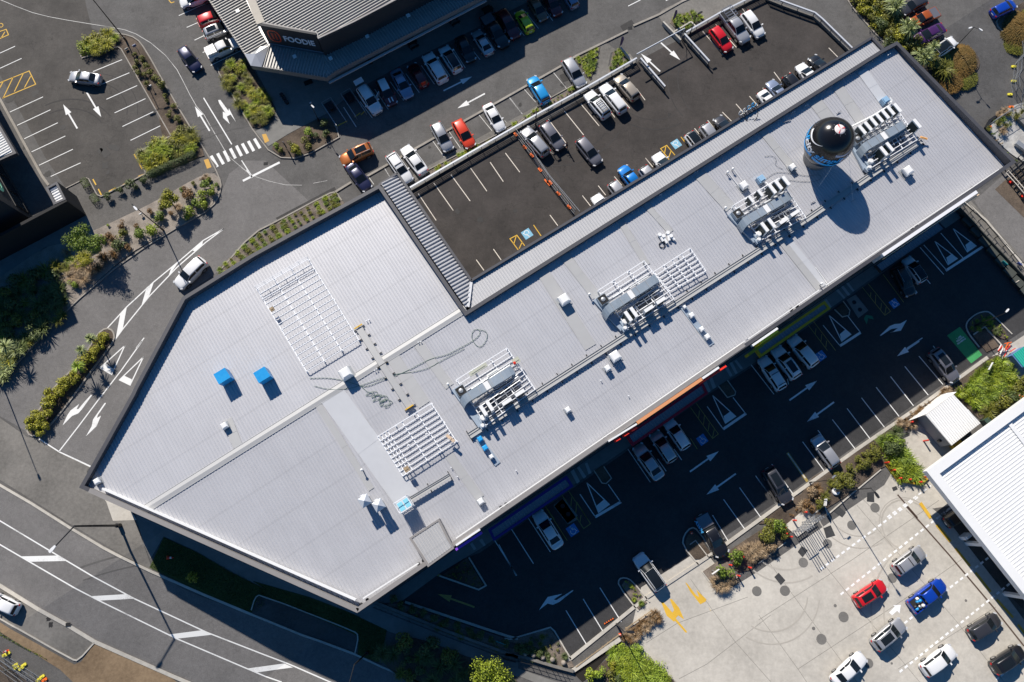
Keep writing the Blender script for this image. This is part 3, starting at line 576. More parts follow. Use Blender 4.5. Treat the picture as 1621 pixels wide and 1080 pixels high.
mkbed('south', Z('n', (900, 600), (1000, 640), (1600, 880), (1640, 850))+Z('o', (0, 830), (60, 820), (270, 750), (300, 790), (400, 940), (420, 985), (350, 1000))+Z('n', (1620, 940), (1200, 790), (760, 610)), BARK, sm=0)
mkbed('southshade', Z('n', (905, 830), (950, 800), (1100, 840), (1400, 960), (1520, 1010), (1620, 1060), (1620, 1140), (1000, 1120), (780, 960), (800, 880)), SOIL)
mkbed('islandW', Z('o', (710, 490), (725, 462), (755, 460), (800, 500), (865, 595), (815, 640), (760, 560)), BARK, sm=0)
mkbed('islandC', Z('o', (1100, 220), (1115, 180), (1145, 160), (1180, 190), (1260, 300), (1235, 325), (1150, 330), (1105, 260)), SOIL, sm=0)
mkbed('petrolW', Z('o', (735, 770), (915, 655), (928, 690), (760, 830), (720, 800)), BARK, sm=0)
mkbed('petrolC', Z('o', (1205, 405), (1290, 345), (1345, 330), (1415, 440), (1300, 525)), BARK, sm=0)
mkbed('petrolN', Z('o', (1375, 270), (1620, 110))+Z('p', (0, 115), (200, -40), (260, -70))+Z('l', (330, 830), (500, 735), (840, 480), (940, 470), (830, 570), (780, 760), (740, 780), (560, 930), (400, 1030), (360, 1070), (160, 1180))+Z('p', (165, 180), (150, 230), (0, 345))+Z('o', (1500, 395), (1420, 410), (1365, 320)), SOIL, sm=0)
mkbed('petrolNE', Z('l', (845, 480), (960, 400), (1150, 280), (1400, 100), (1460, 85), (1500, 130), (1600, 240), (1660, 300), (1500, 390), (1350, 480), (1180, 320), (1020, 460), (900, 510)), SOIL, sm=0)
mkbed('petrolE', Z('l', (780, 755), (830, 620), (870, 640), (1000, 850), (985, 870), (860, 845)), SOIL, sm=0)
mkbed('isleE', Z('h', (1275, 940), (1330, 880), (1395, 862), (1420, 890), (1530, 1010), (1490, 1040), (1400, 965), (1300, 1000)), SOIL)
mkbed('isleE2', Z('h', (1310, 1010), (1375, 960), (1440, 1040), (1465, 1075), (1390, 1110), (1340, 1050)), SOIL, sm=0)
mkbed('shopA', Z('k', (545, 790), (595, 762), (640, 840), (600, 880)), SOIL, sm=0)
mkbed('shopB', Z('k', (1305, 275), (1350, 245), (1405, 320), (1365, 350)), SOIL, sm=0)
mkbed('shopC', Z('h', (470, 850), (515, 805), (555, 860), (520, 895)), SOIL, sm=0)
mkbed('rubble', Z('d', (1395, 790), (1450, 720), (1540, 650), (1640, 620), (1800, 600), (1800, 900), (1640, 1000), (1560, 960), (1470, 880)), LIME)
mkbed('south_green', [(930, 1090), (940, 1060), (972, 1035), (998, 1020), (1030, 1050), (1070, 1078), (1100, 1120), (940, 1130)], SOIL)
def kerbs(lst, m=KERB, name='kerb', h=.14):
    for w, px, cl in lst:
        b = MB(); b.kerb([tuple(G(*p)[:2]) for p in px], w, h, cl); struct(b.build(name, m, drape=True))
S1 = smooth_line
kerbs([(.16, S1(Z('a', (498, 350), (492, 290), (535, 228), (615, 203), (745, 208), (835, 235), (890, 305), (1005, 510), (1135, 735), (1270, 945), (1320, 1040), (1345, 1100)), 1)+Z('e', (1352, 90), (1342, 150), (1310, 205), (1250, 258), (1100, 340), (900, 460), (700, 600), (490, 780), (300, 960), (190, 1085), (0, 1290), (-100, 1400)), False),
       (.15, Z('a', (500, 358), (722, 288), (742, 302), (1045, 832), (845, 932), (836, 955), (905, 1082)), False),
       (.15, Z('e', (890, -5), (905, 15), (620, 160), (595, 150), (545, 55), (525, 45)), False),
       (.12, [(104, 299), (130, 286)], False),
       (.34, Z('a', (0, 602), (260, 1078))+Z('e', (295, 85), (300, 92)), False),
       (.15, [(345, 108), (347, 116), (400, 205), (425, 238), (445, 250), (467, 251), (492, 243), (537, 218), (533, 203), (530, 199)], False),
       (.3, Z('b', (700, 1078), (1010, 900), (1400, 680), (1620, 555))+Z('c', (350, 400), (430, 345), (600, 262), (745, 190)), False),
       (.12, Z('b', (1060, 1045), (1400, 870), (1620, 757))+Z('c', (240, 620), (480, 485)), False),
       (.3, Z('c', (780, 160), (940, 90), (1080, 10), (1200, -40)), False),
       (.2, S1([(345, 432), (352, 425), (400, 370), (440, 350), (520, 307), (532, 304), (541, 318)], 1), False),
       (.3, [(530, 305), (556, 289)], False),
       (.2, S1(Z('i', (165, 542), (198, 478), (240, 425), (330, 285), (420, 200), (520, 85), (600, -45), (650, -80), (695, -62), (702, -8), (645, 72), (565, 175), (445, 345), (335, 485), (240, 580), (185, 578)), 1, True), True),
       (.2, [(1336, -8), (1350, 14), (1380, 48), (1410, 80)], False), (.15, Z('d', (740, 0), (860, 135), (930, 190)), False),
       (.18, S1(Z('d', (1800, 420), (1640, 300), (1580, 265), (1500, 210), (1443, 148), (1468, 98), (1545, 55)), 1), False)])
kerbs([(.3, [(-60, 738), (0, 768), (50, 797), (110, 835), (165, 868), (242, 906), (324, 942), (399, 973)], False), (.25, [(399, 973), (480, 1006), (560, 1035)], False), (.22, [(560, 1035), (607, 1057), (659, 1078), (760, 1124)], False),
       (.14, S1([(398, 966), (404, 946), (412, 941), (560, 999), (568, 1006), (562, 1034)], 1), False),
       (.42, [(-60, 893), (0, 927), (109, 991), (150, 1016), (270, 1069), (420, 1136)], False), (.16, S1([(-40, 957), (0, 979), (114, 1044), (124, 1046), (150, 1017)], 1), False)], CONC, h=.1)
kerbs([(.42, [(1563, 566), (1470, 633), (1354, 713), (1240, 795), (1140, 868), (1020, 948), (904, 1042), (899, 1044)], False),
       (.3, Z('n', (1620, 815), (1560, 800), (930, 590)), False), (.18, Z('o', (-5, 812), (30, 818), (275, 745), (300, 768), (400, 940)), False),
       (.2, Z('n', (1140, 430), (1380, 515), (1425, 490), (1320, 318)), False),
       (.16, S1(Z('o', (808, 645), (690, 490), (692, 450), (730, 440), (775, 462), (880, 590)), 1), False), (.16, S1(Z('o', (1180, 365), (1080, 245), (1090, 180), (1135, 132), (1175, 150), (1280, 310)), 1), False),
       (.12, Z('o', (1125, 240), (1160, 215), (1240, 318), (1275, 300)), False),
       (.16, S1(Z('h', (1345, 1080), (1270, 985), (1262, 930), (1325, 875), (1390, 858), (1425, 880), (1545, 1000)), 2), False), (.18, Z('h', (1310, 1003), (1378, 955), (1475, 1060), (1490, 1085)), False),
       (.12, Z('k', (540, 790), (590, 868), (615, 870), (648, 838), (600, 765)), False), (.12, Z('k', (1300, 275), (1355, 345), (1400, 330), (1405, 310), (1355, 240)), False), (.12, Z('h', (462, 850), (510, 895), (550, 885), (555, 855), (515, 800)), False),
       (.14, Z('o', (735, 835), (925, 692)), False), (.14, Z('o', (1200, 405), (1290, 530), (1315, 522), (1415, 440), (1365, 365)), False), (.14, Z('o', (1545, 355), (1620, 300))+Z('p', (0, 350), (165, 225)), False),
       (.14, Z('p', (310, 75), (400, 0))+Z('l', (420, 1060), (560, 940), (745, 785)), False)], CONC, h=.12)
kerbs([(.3, [(1524, 318), (1560, 350), (1600, 398), (1640, 448)], False)], CONC, h=.25, name='kerb')
marks('footpath_joints', mat('joint_soft', (.10, .098, .09), .9), [('L', .05, [(0+x, y) for x, y in l]) for l in [((200, 303), (209, 325)), ((250, 288), (262, 312)), ((107, 297), (125, 290))]], .034)

STAIN = mat('oil_stain', (.028, .026, .025), .7, var=.4, scale=7, col2=(.05, .047, .045))
rs = random.Random(77)
def blob(c, r, n=14, sx=1.0, a=0.0):
    o = []
    for i in range(n):
        t = 2*math.pi*i/n; rr = r*rs.uniform(.55, 1.15); x, y = rr*math.cos(t)*sx, rr*math.sin(t); o.append((c[0]+x*math.cos(a)-y*math.sin(a), c[1]+x*math.sin(a)+y*math.cos(a)))
    return smooth_line(o, 1, True)
b = MB()
for k, x, y, r in [('a', 215, 570, .55), ('a', 385, 780, .5), ('a', 640, 930, .7), ('a', 700, 900, .6), ('a', 610, 925, .5), ('a', 640, 1010, .6), ('a', 660, 1050, .4), ('a', 290, 1060, .6), ('a', 60, 600, .6), ('a', 150, 900, .3), ('a', 880, 560, .25), ('a', 900, 720, .22), ('c', 350, 520, .3), ('c', 90, 640, .3), ('b', 1080, 900, .25), ('g', 60, 250, .35), ('f', 1250, 250, .4), ('f', 1390, 300, .5), ('m', 300, 690, .35), ('m', 310, 730, .3), ('l', 1010, 200, .3), ('o', 95, 590, .3), ('c', 1500, 420, .3), ('c', 1000, 700, .25)]:
    b.poly(blob(G(*Z(k, (x, y))), r, sx=rs.uniform(.7, 1.6), a=rs.uniform(0, 3)), .0165 if k in 'plo' else .004)
struct(b.build('oil_stain', STAIN, drape=True))
b = MB()                                          # sealed repair patches and gully grates
for q in (Z('c', (700, 160), (770, 120), (790, 150), (720, 190)), Z('f', (140, 290), (500, 100), (510, 120), (170, 320)), Z('c', (330, 460), (365, 445), (385, 490), (350, 505))): b.poly(g2(q), .003)
struct(b.build('asphalt_patch', asphalt('asphalt_patch', (.05, .048, .046), .6), drape=True))
b = MB()
for x, y in (Z('c', (762, 172)), Z('f', (195, 297)), Z('m', (420, 728)), Z('b', (80, 1000)), Z('f', (1260, 5)), Z('c', (1490, 300))):
    c = G(x, y); b.poly([(c.x-.3, c.y-.25), (c.x+.3, c.y-.2), (c.x+.28, c.y+.25), (c.x-.3, c.y+.2)], .15 if y > 700 else .02)
struct(b.build('gully_grate', BLACK, drape=True))

def arcs(name, m, lst, z, w=.18):
    b = MB()
    for k, (x, y), r, a0, a1, gap in lst:
        c = G(*Z(k, (x, y)))
        for rr in (r, r+gap): b.strip([(c.x+rr*math.cos(R(a0+(a1-a0)*i/14)), c.y+rr*math.sin(R(a0+(a1-a0)*i/14))) for i in range(15)], w*rs.uniform(.6, 1.2), z+.002*rs.random())
    return struct(b.build(name, m, drape=True))
arcs('tyre_mark', mat('tyre_mark_concrete', (.455, .42, .365), .9, var=.15, scale=2, col2=(.54, .50, .44)), [('p', (900, 120), 3.2, 20, 250, .3), ('p', (150, 150), 5, 230, 300, 1.6), ('p', (1200, 700), 9, 120, 200, 1.6), ('p', (60, 520), 5, 240, 350, 1.5), ('l', (600, 1000), 4, 190, 300, 1.5)], .0065)
arcs('tyre_mark', mat('tyre_mark_asphalt', (.035, .032, .031), .85, var=.3, scale=4), [('c', (900, 500), 6, 200, 300, 1.5), ('c', (300, 600), 9, 250, 330, 1.5), ('g', (0, 200), 7, 20, 100, 1.5), ('a', (560, 700), 5, 0, 90, 1.5), ('a', (400, 900), 6, 40, 120, 1.5), ('c', (1350, 500), 7, 120, 220, 1.5)], .0035, .14)
arcs('tyre_mark', mat('tyre_mark_street', (.11, .105, .10), .85, var=.3, scale=4, col2=(.15, .145, .14)), [('e', (1600, 900), 22, 118, 150, 1.5), ('f', (100, 700), 24, 88, 120, 1.5), ('m', (1100, 2600), 42, 88, 110, 1.6)], .0035, .25)
# ---------------------------------------------------------------- the shopping building
PT = 9.9
bld = empty('shopping_building', G(640, 600), 0, 'long pale grey roofed shopping building with charcoal parapets filling the middle of the photo', 'building')
OUT = [(126, 772), (209, 623), (213, 614), (289, 471), (400, 402), (600, 293), (629, 274), (746, 444), (1033, 271), (1380, 60), (1397, 78), (1420, 66), (1608, 257), (566, 970)]
OW = [tuple(P(*p, PT)) for p in OUT]
def ring(poly, t, z0, z1, zi=None):              # a wall of thickness t along a closed outline
    o = ccw(poly); i = inset(o, t); n = len(o); b = MB(); zi = z0 if zi is None else zi
    vs = [(*p[:2], z0) for p in o]+[(*p[:2], z1) for p in o]+[(*p[:2], z1) for p in i]+[(*p[:2], zi) for p in i]
    fs = []
    for k in range(n):
        j = (k+1) % n; fs += [(k, j, n+j, n+k), (n+k, n+j, 2*n+j, 2*n+k), (2*n+k, 2*n+j, 3*n+j, 3*n+k)]
    return b.add(vs, fs)
MAIN = [OW[i] for i in (0, 1, 2, 3, 4, 5)]+[tuple(P(604, 296, PT)), tuple(P(738, 493, PT)), tuple(P(1397, 78, PT))]+[OW[i] for i in (11, 12, 13)]
w_ = ring(MAIN, .38, -4, PT-.02, 8.0); w_.build('wall', CAP, bld)
b = MB(); io = inset(ccw(MAIN), -.03); mo = ccw(MAIN); ii = inset(mo, .42); n = len(mo)
b.add([(*p, PT+.05) for p in io]+[(*p, PT+.05) for p in ii]+[(*p, PT-.18) for p in io]+[(*p, PT-.18) for p in ii], sum([[(k, (k+1) % n, n+(k+1) % n, n+k), (2*n+k, 2*n+(k+1) % n, (k+1) % n, k), (n+k, n+(k+1) % n, 3*n+(k+1) % n, 3*n+k)] for k in range(n)], []))
b.build('parapet_cap', CAP, bld)
# warm grey cap on the street sides
def wall_line(name, a, c, w, z0, z1, m, par, off=0.0):
    b = MB(); A = Vector(a[:2]); B = Vector(c[:2]); d = (B-A).normalized(); nn = Vector((-d.y, d.x))*off
    b.bar((A.x+nn.x, A.y+nn.y, (z0+z1)/2), (B.x+nn.x, B.y+nn.y, (z0+z1)/2), w, z1-z0); return b.build(name, m, par)
A0, A13, A12 = OW[0], OW[13], OW[12]
wall_line('fascia_panel', P(140, 779, PT), P(566, 970, PT), .5, PT-.75, PT+.08, CAPW, bld, .22)
wall_line('fascia_panel', P(567, 969, PT), P(1180, 548, PT), .5, PT-.75, PT+.08, CAPW, bld, .22)
wall_line('inner_flashing', P(158, 779, PT), P(560, 956, PT), .2, 9.1, PT-.05, WHITE, bld, .42)
wall_line('inner_flashing', P(575, 949, PT), P(663, 893, PT), .16, 9.1, PT-.1, WHITE, bld, .10)
for a, c in (((722, 853), (1180, 540)), ((1185, 537), (1298, 459)), ((1308, 452), (1583, 268))):
    wall_line('inner_flashing', P(*a, PT), P(*c, PT), .12, 9.1, PT-.1, WHITE, bld, .05)
# roof sheet with raised ribs
def ribbed(polys, pitch, dirv, rib_w, rib_h, zf, name, m, par, w2=None, clipinset=.02, planes=()):
    b = MB(); d = Vector(dirv).normalized(); nn = Vector((-d.y, d.x))
    for poly in polys:
        poly = ccw([tuple(p[:2]) for p in poly]); bb = MB(); bb.poly(poly, 0.0)
        b.add(bb.v, bb.f)
        ts = [Vector(p).dot(nn) for p in poly]; t = math.ceil(min(ts)/pitch)*pitch
        while t < max(ts):
            xs = []
            for i in range(len(poly)):
                p, q = Vector(poly[i]), Vector(poly[(i+1) % len(poly)]); a, c = p.dot(nn)-t, q.dot(nn)-t
                if (a > 0) != (c > 0): xs.append((p+(q-p)*(a/(a-c))).dot(d))
            xs.sort()
            for k in range(0, len(xs)-1, 2):
                s0, s1 = xs[k]+clipinset, xs[k+1]-clipinset
                if s1-s0 < .1: continue
                cuts = [s0]
                for pl in planes:
                    den = d.dot(pl[1])
                    if abs(den) > 1e-6:
                        sc = (pl[0]-nn*t).dot(pl[1])/den
                        if s0 < sc < s1: cuts.append(sc)
                cuts.append(s1)
                for u0, u1 in zip(cuts, cuts[1:]):
                    vs = []
                    for s_ in (u0, u1):
                        for o, h in ((-rib_w/2, 0), (-rib_w/4, rib_h), (rib_w/4, rib_h), (rib_w/2, 0)):
                            q = d*s_+nn*(t+o); vs.append((q.x, q.y, h))
                    b.add(vs, [(0, 4, 5, 1), (1, 5, 6, 2), (2, 6, 7, 3), (3, 7, 4, 0)][:3]+[(0, 1, 2, 3), (7, 6, 5, 4)])
            t += pitch
    bm_ = b.bm()
    if planes:
        for pl in planes: bmesh.ops.bisect_plane(bm_, geom=bm_.verts[:]+bm_.edges[:]+bm_.faces[:], plane_co=(pl[0].x, pl[0].y, 0), plane_no=(pl[1].x, pl[1].y, 0))
    for v in bm_.verts: v.co.z += zf(v.co.x, v.co.y)
    bmesh.ops.recalc_face_normals(bm_, faces=[f for f in bm_.faces if len(f.verts) < 0])
    me = bpy.data.meshes.new(name); bm_.to_mesh(me); bm_.free(); me.materials.append(m)
    o = bpy.data.objects.new(name, me); C.objects.link(o)
    if par is not None: o.parent = par; o.matrix_parent_inverse = par.matrix_basis.inverted()
    return o
RI = inset(ccw(MAIN), .36)
ribbed([RI], .38, (RN.x, RN.y), .15, .04, rz, 'roof', ROOF, bld, planes=[(RA, RN)])
b = MB()                                        # ridge cap and its step
q0, q1 = P(222, 811, 9.3), P(738, 488, 9.3)
for o, hgt in ((.0, .10),): b.add([(q0.x-RN.x*.45, q0.y-RN.y*.45, 9.30), (q0.x+RN.x*.45, q0.y+RN.y*.45, 9.31), (q1.x+RN.x*.45, q1.y+RN.y*.45, 9.31), (q1.x-RN.x*.45, q1.y-RN.y*.45, 9.30), (q0.x, q0.y, 9.37), (q1.x, q1.y, 9.37)], [(0, 4, 5, 3), (4, 1, 2, 5)])
for o in (-.48, .48): b.bar((q0.x+RN.x*o, q0.y+RN.y*o, 9.285), (q1.x+RN.x*o, q1.y+RN.y*o, 9.285), .05, .09)
b.build('ridge_cap', FLAT, bld, recalc=True)
# flat flashings laid over the ribs
for a, c, w, m in [((852, 420), (935, 550), 1.5, FLAT), ((890, 401), (944, 470), 1.2, FLAT), ((979, 345), (1024, 420), .8, FLAT), ((1020, 322), (1062, 368), .75, FLAT), ((1106, 275), (1156, 330), 1.5, FLAT), ((1290, 161), (1312, 190), 1.7, FLAT), ((1325, 137), (1362, 192), 1.4, FLAT), ((1364, 112), (1400, 162), 1.4, FLATP), ((1206, 207), (1252, 264), 1.0, FLAT), ((1234, 378), (1297, 458), .9, FLAT), ((1243, 374), (1306, 452), .8, FLATP),
                   ((524, 623), (646, 792), 3.0, FLATP), ((618, 560), (672, 641), 1.5, FLAT), ((662, 545), (712, 612), 1.1, FLAT), ((711, 721), (760, 789), 1.0, FLAT), ((360, 664), (377, 707), 1.1, FLAT), ((504, 641), (588, 775), .7, FLAT), ((945, 468), (985, 520), 1.0, FLAT)]:
    A, B = RF(*a), RF(*c); d = (Vector(B[:2])-Vector(A[:2])).normalized(); l = Vector((-d.y, d.x))*w/2
    b = MB(); vs = []
    for hh in (.015, .075):
        for p_, s_ in ((A, -1), (B, -1), (B, 1), (A, 1)): vs.append((p_.x+l.x*s_, p_.y+l.y*s_, rz(p_.x, p_.y)+hh))
    b.add(vs, [(4, 5, 6, 7), (0, 1, 5, 4), (1, 2, 6, 5), (2, 3, 7, 6), (3, 0, 4, 7)])
    b.bar(vs[4], vs[5], .03, .03); b.bar(vs[7], vs[6], .03, .03)
    mid = [Vector(vs[4]).lerp(Vector(vs[5]), .5), Vector(vs[7]).lerp(Vector(vs[6]), .5)]; b.bar(mid[0], mid[1], .03, .03)
    b.build('flashing_sheet', m, bld)
# north verandah strips with a mitred corner
ST1 = [(746, 444), (1033, 271), (1380, 60), (1400, 86), (1048, 301), (744, 492)]
ST2 = [(604, 293), (629, 274), (746, 444), (741, 484), (738, 489)]
def strip_roof(px, z_in, z_out, edge, pitch, name, m, rh=.07):
    pts = [tuple(P(*p, (z_in+z_out)/2)) for p in px]; a = Vector(pts[edge[0]]); c = Vector(pts[edge[1]]); d = (c-a).normalized(); nn = Vector((-d.y, d.x))
    far = max(abs((Vector(p)-a).dot(nn)) for p in pts)
    zf = lambda x, y: z_out+(z_in-z_out)*min(1, abs((Vector((x, y))-a).dot(nn))/far)
    ribbed([pts], pitch, (nn.x, nn.y), pitch*.45, rh, zf, name, m, bld)
    return pts
strip_roof(ST1, 9.45, 9.3, (0, 2), .36, 'verandah_roof', ROOFV, .05)
strip_roof(ST2, 9.75, 9.3, (1, 2), .46, 'verandah_roof', ROOFV, .17)
b = MB()
for a, c in (((629, 274), (746, 444)), ((746, 444), (1033, 271)), ((1033, 271), (1380, 60)), ((1380, 60), (1397, 78)), ((600, 293), (629, 274))):
    p, q = P(*a, 9.6), P(*c, 9.6); b.bar((*p, 9.25), (*q, 9.25), .3, .8)
b.build('gutter', CAP, bld)
b = MB(); p, q = P(746, 446, 9.5), P(741, 487, 9.5); b.bar((*p, 9.45), (*q, 9.7), .35, .12); b.build('mitre_flashing', FLATP, bld)
b = MB()                                        # rear wall under the verandah
wp = [P(*p, 9.6) for p in ((604, 300), (633, 287), (742, 452), (1043, 290), (1395, 80))]
for p, q in zip(wp, wp[1:]): b.bar((p.x, p.y, 3.9), (q.x, q.y, 3.9), .25, 9.9)
b.build('rear_wall', WALLD, bld)
# raised roof box at the south corner
b = MB(); rb = [tuple(P(*p, 10.3)) for p in ((647.5, 852), (695, 821), (719, 868), (677.5, 898))]
b.prism(rb, 8.4, 10.25); b.build('raised_roof_wall', CAPW, bld)
ribbed([inset(ccw(rb), .25)], .32, (RN.x, RN.y), .16, .06, lambda x, y: 10.27, 'raised_roof', ROOFW, bld)
ring(rb, .22, 10.2, 10.34, 10.2).build('raised_roof_trim', CAPW, bld)
# shop signs along the street-side parapet
def signbar(name, px0, px1, w, z0, z1, m, off=.15):
    z1 += .42; off += .06
    p, q = P(*px0, z1), P(*px1, z1); b = MB(); nn = Vector((NX, NY))*off
    b.bar((p.x+nn.x, p.y+nn.y, (z0+z1)/2), (q.x+nn.x, q.y+nn.y, (z0+z1)/2), w, z1-z0); return b.build(name, m, bld)
PO = mat('sign_orange', (.66, .28, .12), .6); PR = mat('sign_red', (.85, .04, .02), .4); PYE = mat('sign_yellow', (.88, .75, .03), .45); PPU = mat('sign_purple', (.22, .07, .62), .45)
PRD = mat('sign_dark_red', (.50, .012, .04), .5); POL = mat('sign_olive', (.42, .42, .03), .5); PBD = mat('sign_navy', (.035, .022, .26), .4); PYG = mat('canopy_yellow', (.75, .48, .02), .5)
signbar('sign_panel', (1008, 669), (1111, 599), .38, 6.6, 9.6, PO, .0)
signbar('sign_panel', (1113, 600), (1148, 577), .22, 7.2, 9.6, PR)
for a, c in (((998, 678.5), (1006, 673.5)), ((986, 687), (993.5, 682)), ((973, 695), (980, 691))): signbar('sign_panel', a, c, .3, 8.6, 9.6, PR)
signbar('sign_panel', (1203, 540), (1230, 521.4), .3, 7.5, 9.6, PYE)
signbar('sign_panel', (1181, 557), (1204, 541), .35, 5.0, 6.0, POL, .4)
signbar('sign_panel', (720, 868.5), (761, 841.5), .28, 7.4, 9.4, PPU, .1)
signbar('sign_light_trim', (722, 864), (760, 838.5), .22, 9.6, 9.8, WHITE, -.1)
signbar('sign_light_trim', (1191, 547), (1231, 519.5), .25, 9.65, 9.85, WHITE, -.05)
signbar('sign_light_trim', (963, 698.5), (1008, 671), .2, 9.65, 9.85, WHITE, -.05)
signbar('sign_light_trim', (1112, 599), (1138, 581.5), .25, 9.65, 9.85, WHITE, -.05)
signbar('sign_panel', (1397, 403), (1546, 302.5), .4, 7.6, 9.95, mat('sign_white', (.78, .78, .8), .4), .02)
signbar('sign_light_trim', (1398, 404.5), (1547, 304), .1, 9.2, 9.5, mat('sign_warm_lit', (.8, .6, .4), .5), .3)  # cream colour paints the warm light beneath the white sign beam
# low shop canopies
def canopy(px, zc, mtrim, mroof, tw=.34):
    pts = [tuple(P(*p, zc)) for p in px]
    r = ribbed([inset(ccw(pts), tw*.6)], .42, (NX, NY), .2, .06, lambda x, y: zc, 'canopy_roof', mroof, bld)
    t = ring(pts, tw, zc-.45, zc+.12, zc-.1).build('canopy_trim', mtrim, bld)
    b = MB(); 
    for k in range(2):
        for s_ in (.12, .5, .88):
            q0_ = Vector(pts[2]).lerp(Vector(pts[3]), s_); break
    return r
CR = mat('canopy_steel', (.30, .32, .36), .5, metal=.3)
canopy([(772.6, 838.5), (897, 753), (908, 770), (781.5, 857)], -.4, PBD, CR)
canopy([(990, 689), (1111.7, 605), (1121, 623), (1001.7, 706.7)], -.4, PRD, CR)
canopy([(1193, 552), (1305, 476.5), (1314.7, 489), (1204, 566)], -.4, PYG, CR)
canopy([(1385, 420), (1485, 351), (1496.7, 362.5), (1395, 431.7)], -.4, WALLD, CR, .15)
# shopfront glazing and doors under the canopies
b = MB(); g_ = MB()
A, B = P(575, 966, PT), P(1598, 270, PT); d = (B-A).normalized(); ln = (B-A).length; k = 0; x = 2.0
while x < ln-4:
    p = A+d*x+Vector((NX, NY))*.06; q = p+d*2.4; g_.bar((p.x, p.y, -2.0), (q.x, q.y, -2.0), .06, 2.4)
    b.bar((p.x, p.y, -2.0), (p.x, p.y, -.6), .1, .1); x += 2.7
gp = g_.build('shop_window', GLASS, bld); 
# rainwater heads in the valley gutter
for px in ((662, 893), (670, 888), (793, 803), (801, 798), (957, 694), (964, 689), (1108, 590), (1114, 586), (1254, 489), (1263, 484), (1446, 362), (1453, 357), (1534, 302), (1541, 296), (571, 957), (581, 950)):
    p = P(*px, 9.2); b = MB(); b.lathe([(.16, 0), (.2, .18), (.2, .3), (.12, .36)], (p.x, p.y, 8.75), 10); b.build('rainwater_head', BPLA, bld)
# small upright roof vents (pairs of pegs)
b = MB()
for px in ((405+180/1, 0),): pass
PEG = [Z('f', (695, 918), (710, 912), (1012, 1050), (1027, 1045), (1318, 872), (1333, 864), (1346, 855)), Z('g', (330, 522), (345, 518), (944, 150), (952, 146), (1158, 12), (1172, 8)), Z('j', (745, 180), (758, 172), (1212, 772), (1250, 828)), Z('k', (582, 240), (752, 335), (65, 790)), Z('d', (285, 648), (298, 640), (205, 690), (218, 684), (788, 338), (800, 330))]
for L_ in PEG:
    for px in L_:
        p = RF(*px, .2); b = MB(); b.tube((p.x, p.y, p.z), (p.x, p.y, p.z+.3), .035, n=6)
        b.box((p.x, p.y, p.z+.3), (.14, .1, .05), .5); b.build('roof_peg', STEEL, bld)

# ---------------------------------------------------------------- restaurant building at the top
fd = empty('restaurant_building', G(560, 20), 0, 'restaurant building with ribbed grey roof and a black FOODIE sign wall, top of the photo', 'building')
UP = [tuple(P(*p, 9.0)) for p in ((404, 20), (413, 37), (500, 53), (503.5, 62), (560, 35.6), (770, -75), (770, -260), (330, -260), (330, -120))]
b = MB(); ro = ccw(UP); n = len(ro)
b.add([(*p, 0) for p in ro]+[(*p, 8.95) for p in ro], [(i, (i+1) % n, n+(i+1) % n, n+i) for i in range(n)]); b.build('wall', WALLD, fd)
ribbed([inset(ro, .15)], .40, (UX, UY), .16, .16, lambda x, y: 8.75, 'roof', ROOFF, fd)
ring(ro, .22, 8.6, 9.05, 8.7).build('parapet_cap', CAPW, fd)
b = MB(); cp = [P(*p, 9.0) for p in ((385, -30), (413, 37))]; b.bar((cp[0].x, cp[0].y, 8.8), (cp[1].x, cp[1].y, 8.8), 1.1, .55); b.build('side_coping', mat('cream_coping', (.55, .50, .42), .8, var=.2, scale=3, col2=(.62, .57, .48)), fd)
LOW = [tuple(P(*p, 5.2)) for p in ((255, -130), (330, 0), (387, 86), (397, 104), (517, 123.5), (531, 113.5), (760, -3), (900, -72), (900, -260), (255, -260))]
lo = ccw(LOW)
ribbed([LOW[:4]+[tuple(P(425, 71, 5.2)), tuple(P(412, 50, 5.2)), tuple(P(330, -130, 5.2))]], .42, (UX, UY), .16, .16, lambda x, y: 5.15, 'verandah_roof', ROOFF, fd)
dF = (Vector(LOW[4])-Vector(LOW[3])).normalized()
ribbed([[LOW[3], LOW[4], tuple(P(512, 87, 5.2)), tuple(P(425, 71, 5.2))]], .42, (-dF.y, dF.x), .16, .16, lambda x, y: 5.15, 'verandah_roof', ROOFF, fd)
ribbed([[LOW[4], LOW[5], LOW[6], LOW[7], tuple(P(770, -100, 5.2)), tuple(P(512, 87, 5.2))]], .42, (NX, NY), .16, .16, lambda x, y: 5.15, 'verandah_roof', ROOFF, fd)
ring(lo, .25, 4.3, 5.25, 4.9).build('fascia', mat('fascia_taupe', (.20, .19, .18), .6, var=.15, scale=2, col2=(.26, .25, .24)), fd)
b = MB(); li = inset(lo, .12); b.poly(li, 5.0); b.build('verandah_deck', ROOFD, fd)
# crumpled corner flashing
b = MB(); q = [P(*p, 5.4) for p in ((387, 85), (397, 104), (414, 106), (426, 72), (412, 74), (398, 84))]
random.seed(3); vs = [(p.x, p.y, 5.3+random.uniform(0, .15)) for p in q]; cx = sum(v[0] for v in vs)/6; cy = sum(v[1] for v in vs)/6
vs.append((cx, cy, 5.75)); b.add(vs, [(i, (i+1) % 6, 6) for i in range(6)]); b.build('corner_flashing', mat('bare_flashing', (.6, .6, .6), .3, metal=.6), fd, recalc=True)
b = MB()
for p in ((466, 89), (523, 92), (581, 57), (646, 24), (376, 17)):
    w = P(*p, 5.4); b.box((w.x, w.y, 5.25), (.5, .5, .15), .5)
b.build('roof_light_box', WHITE, fd)
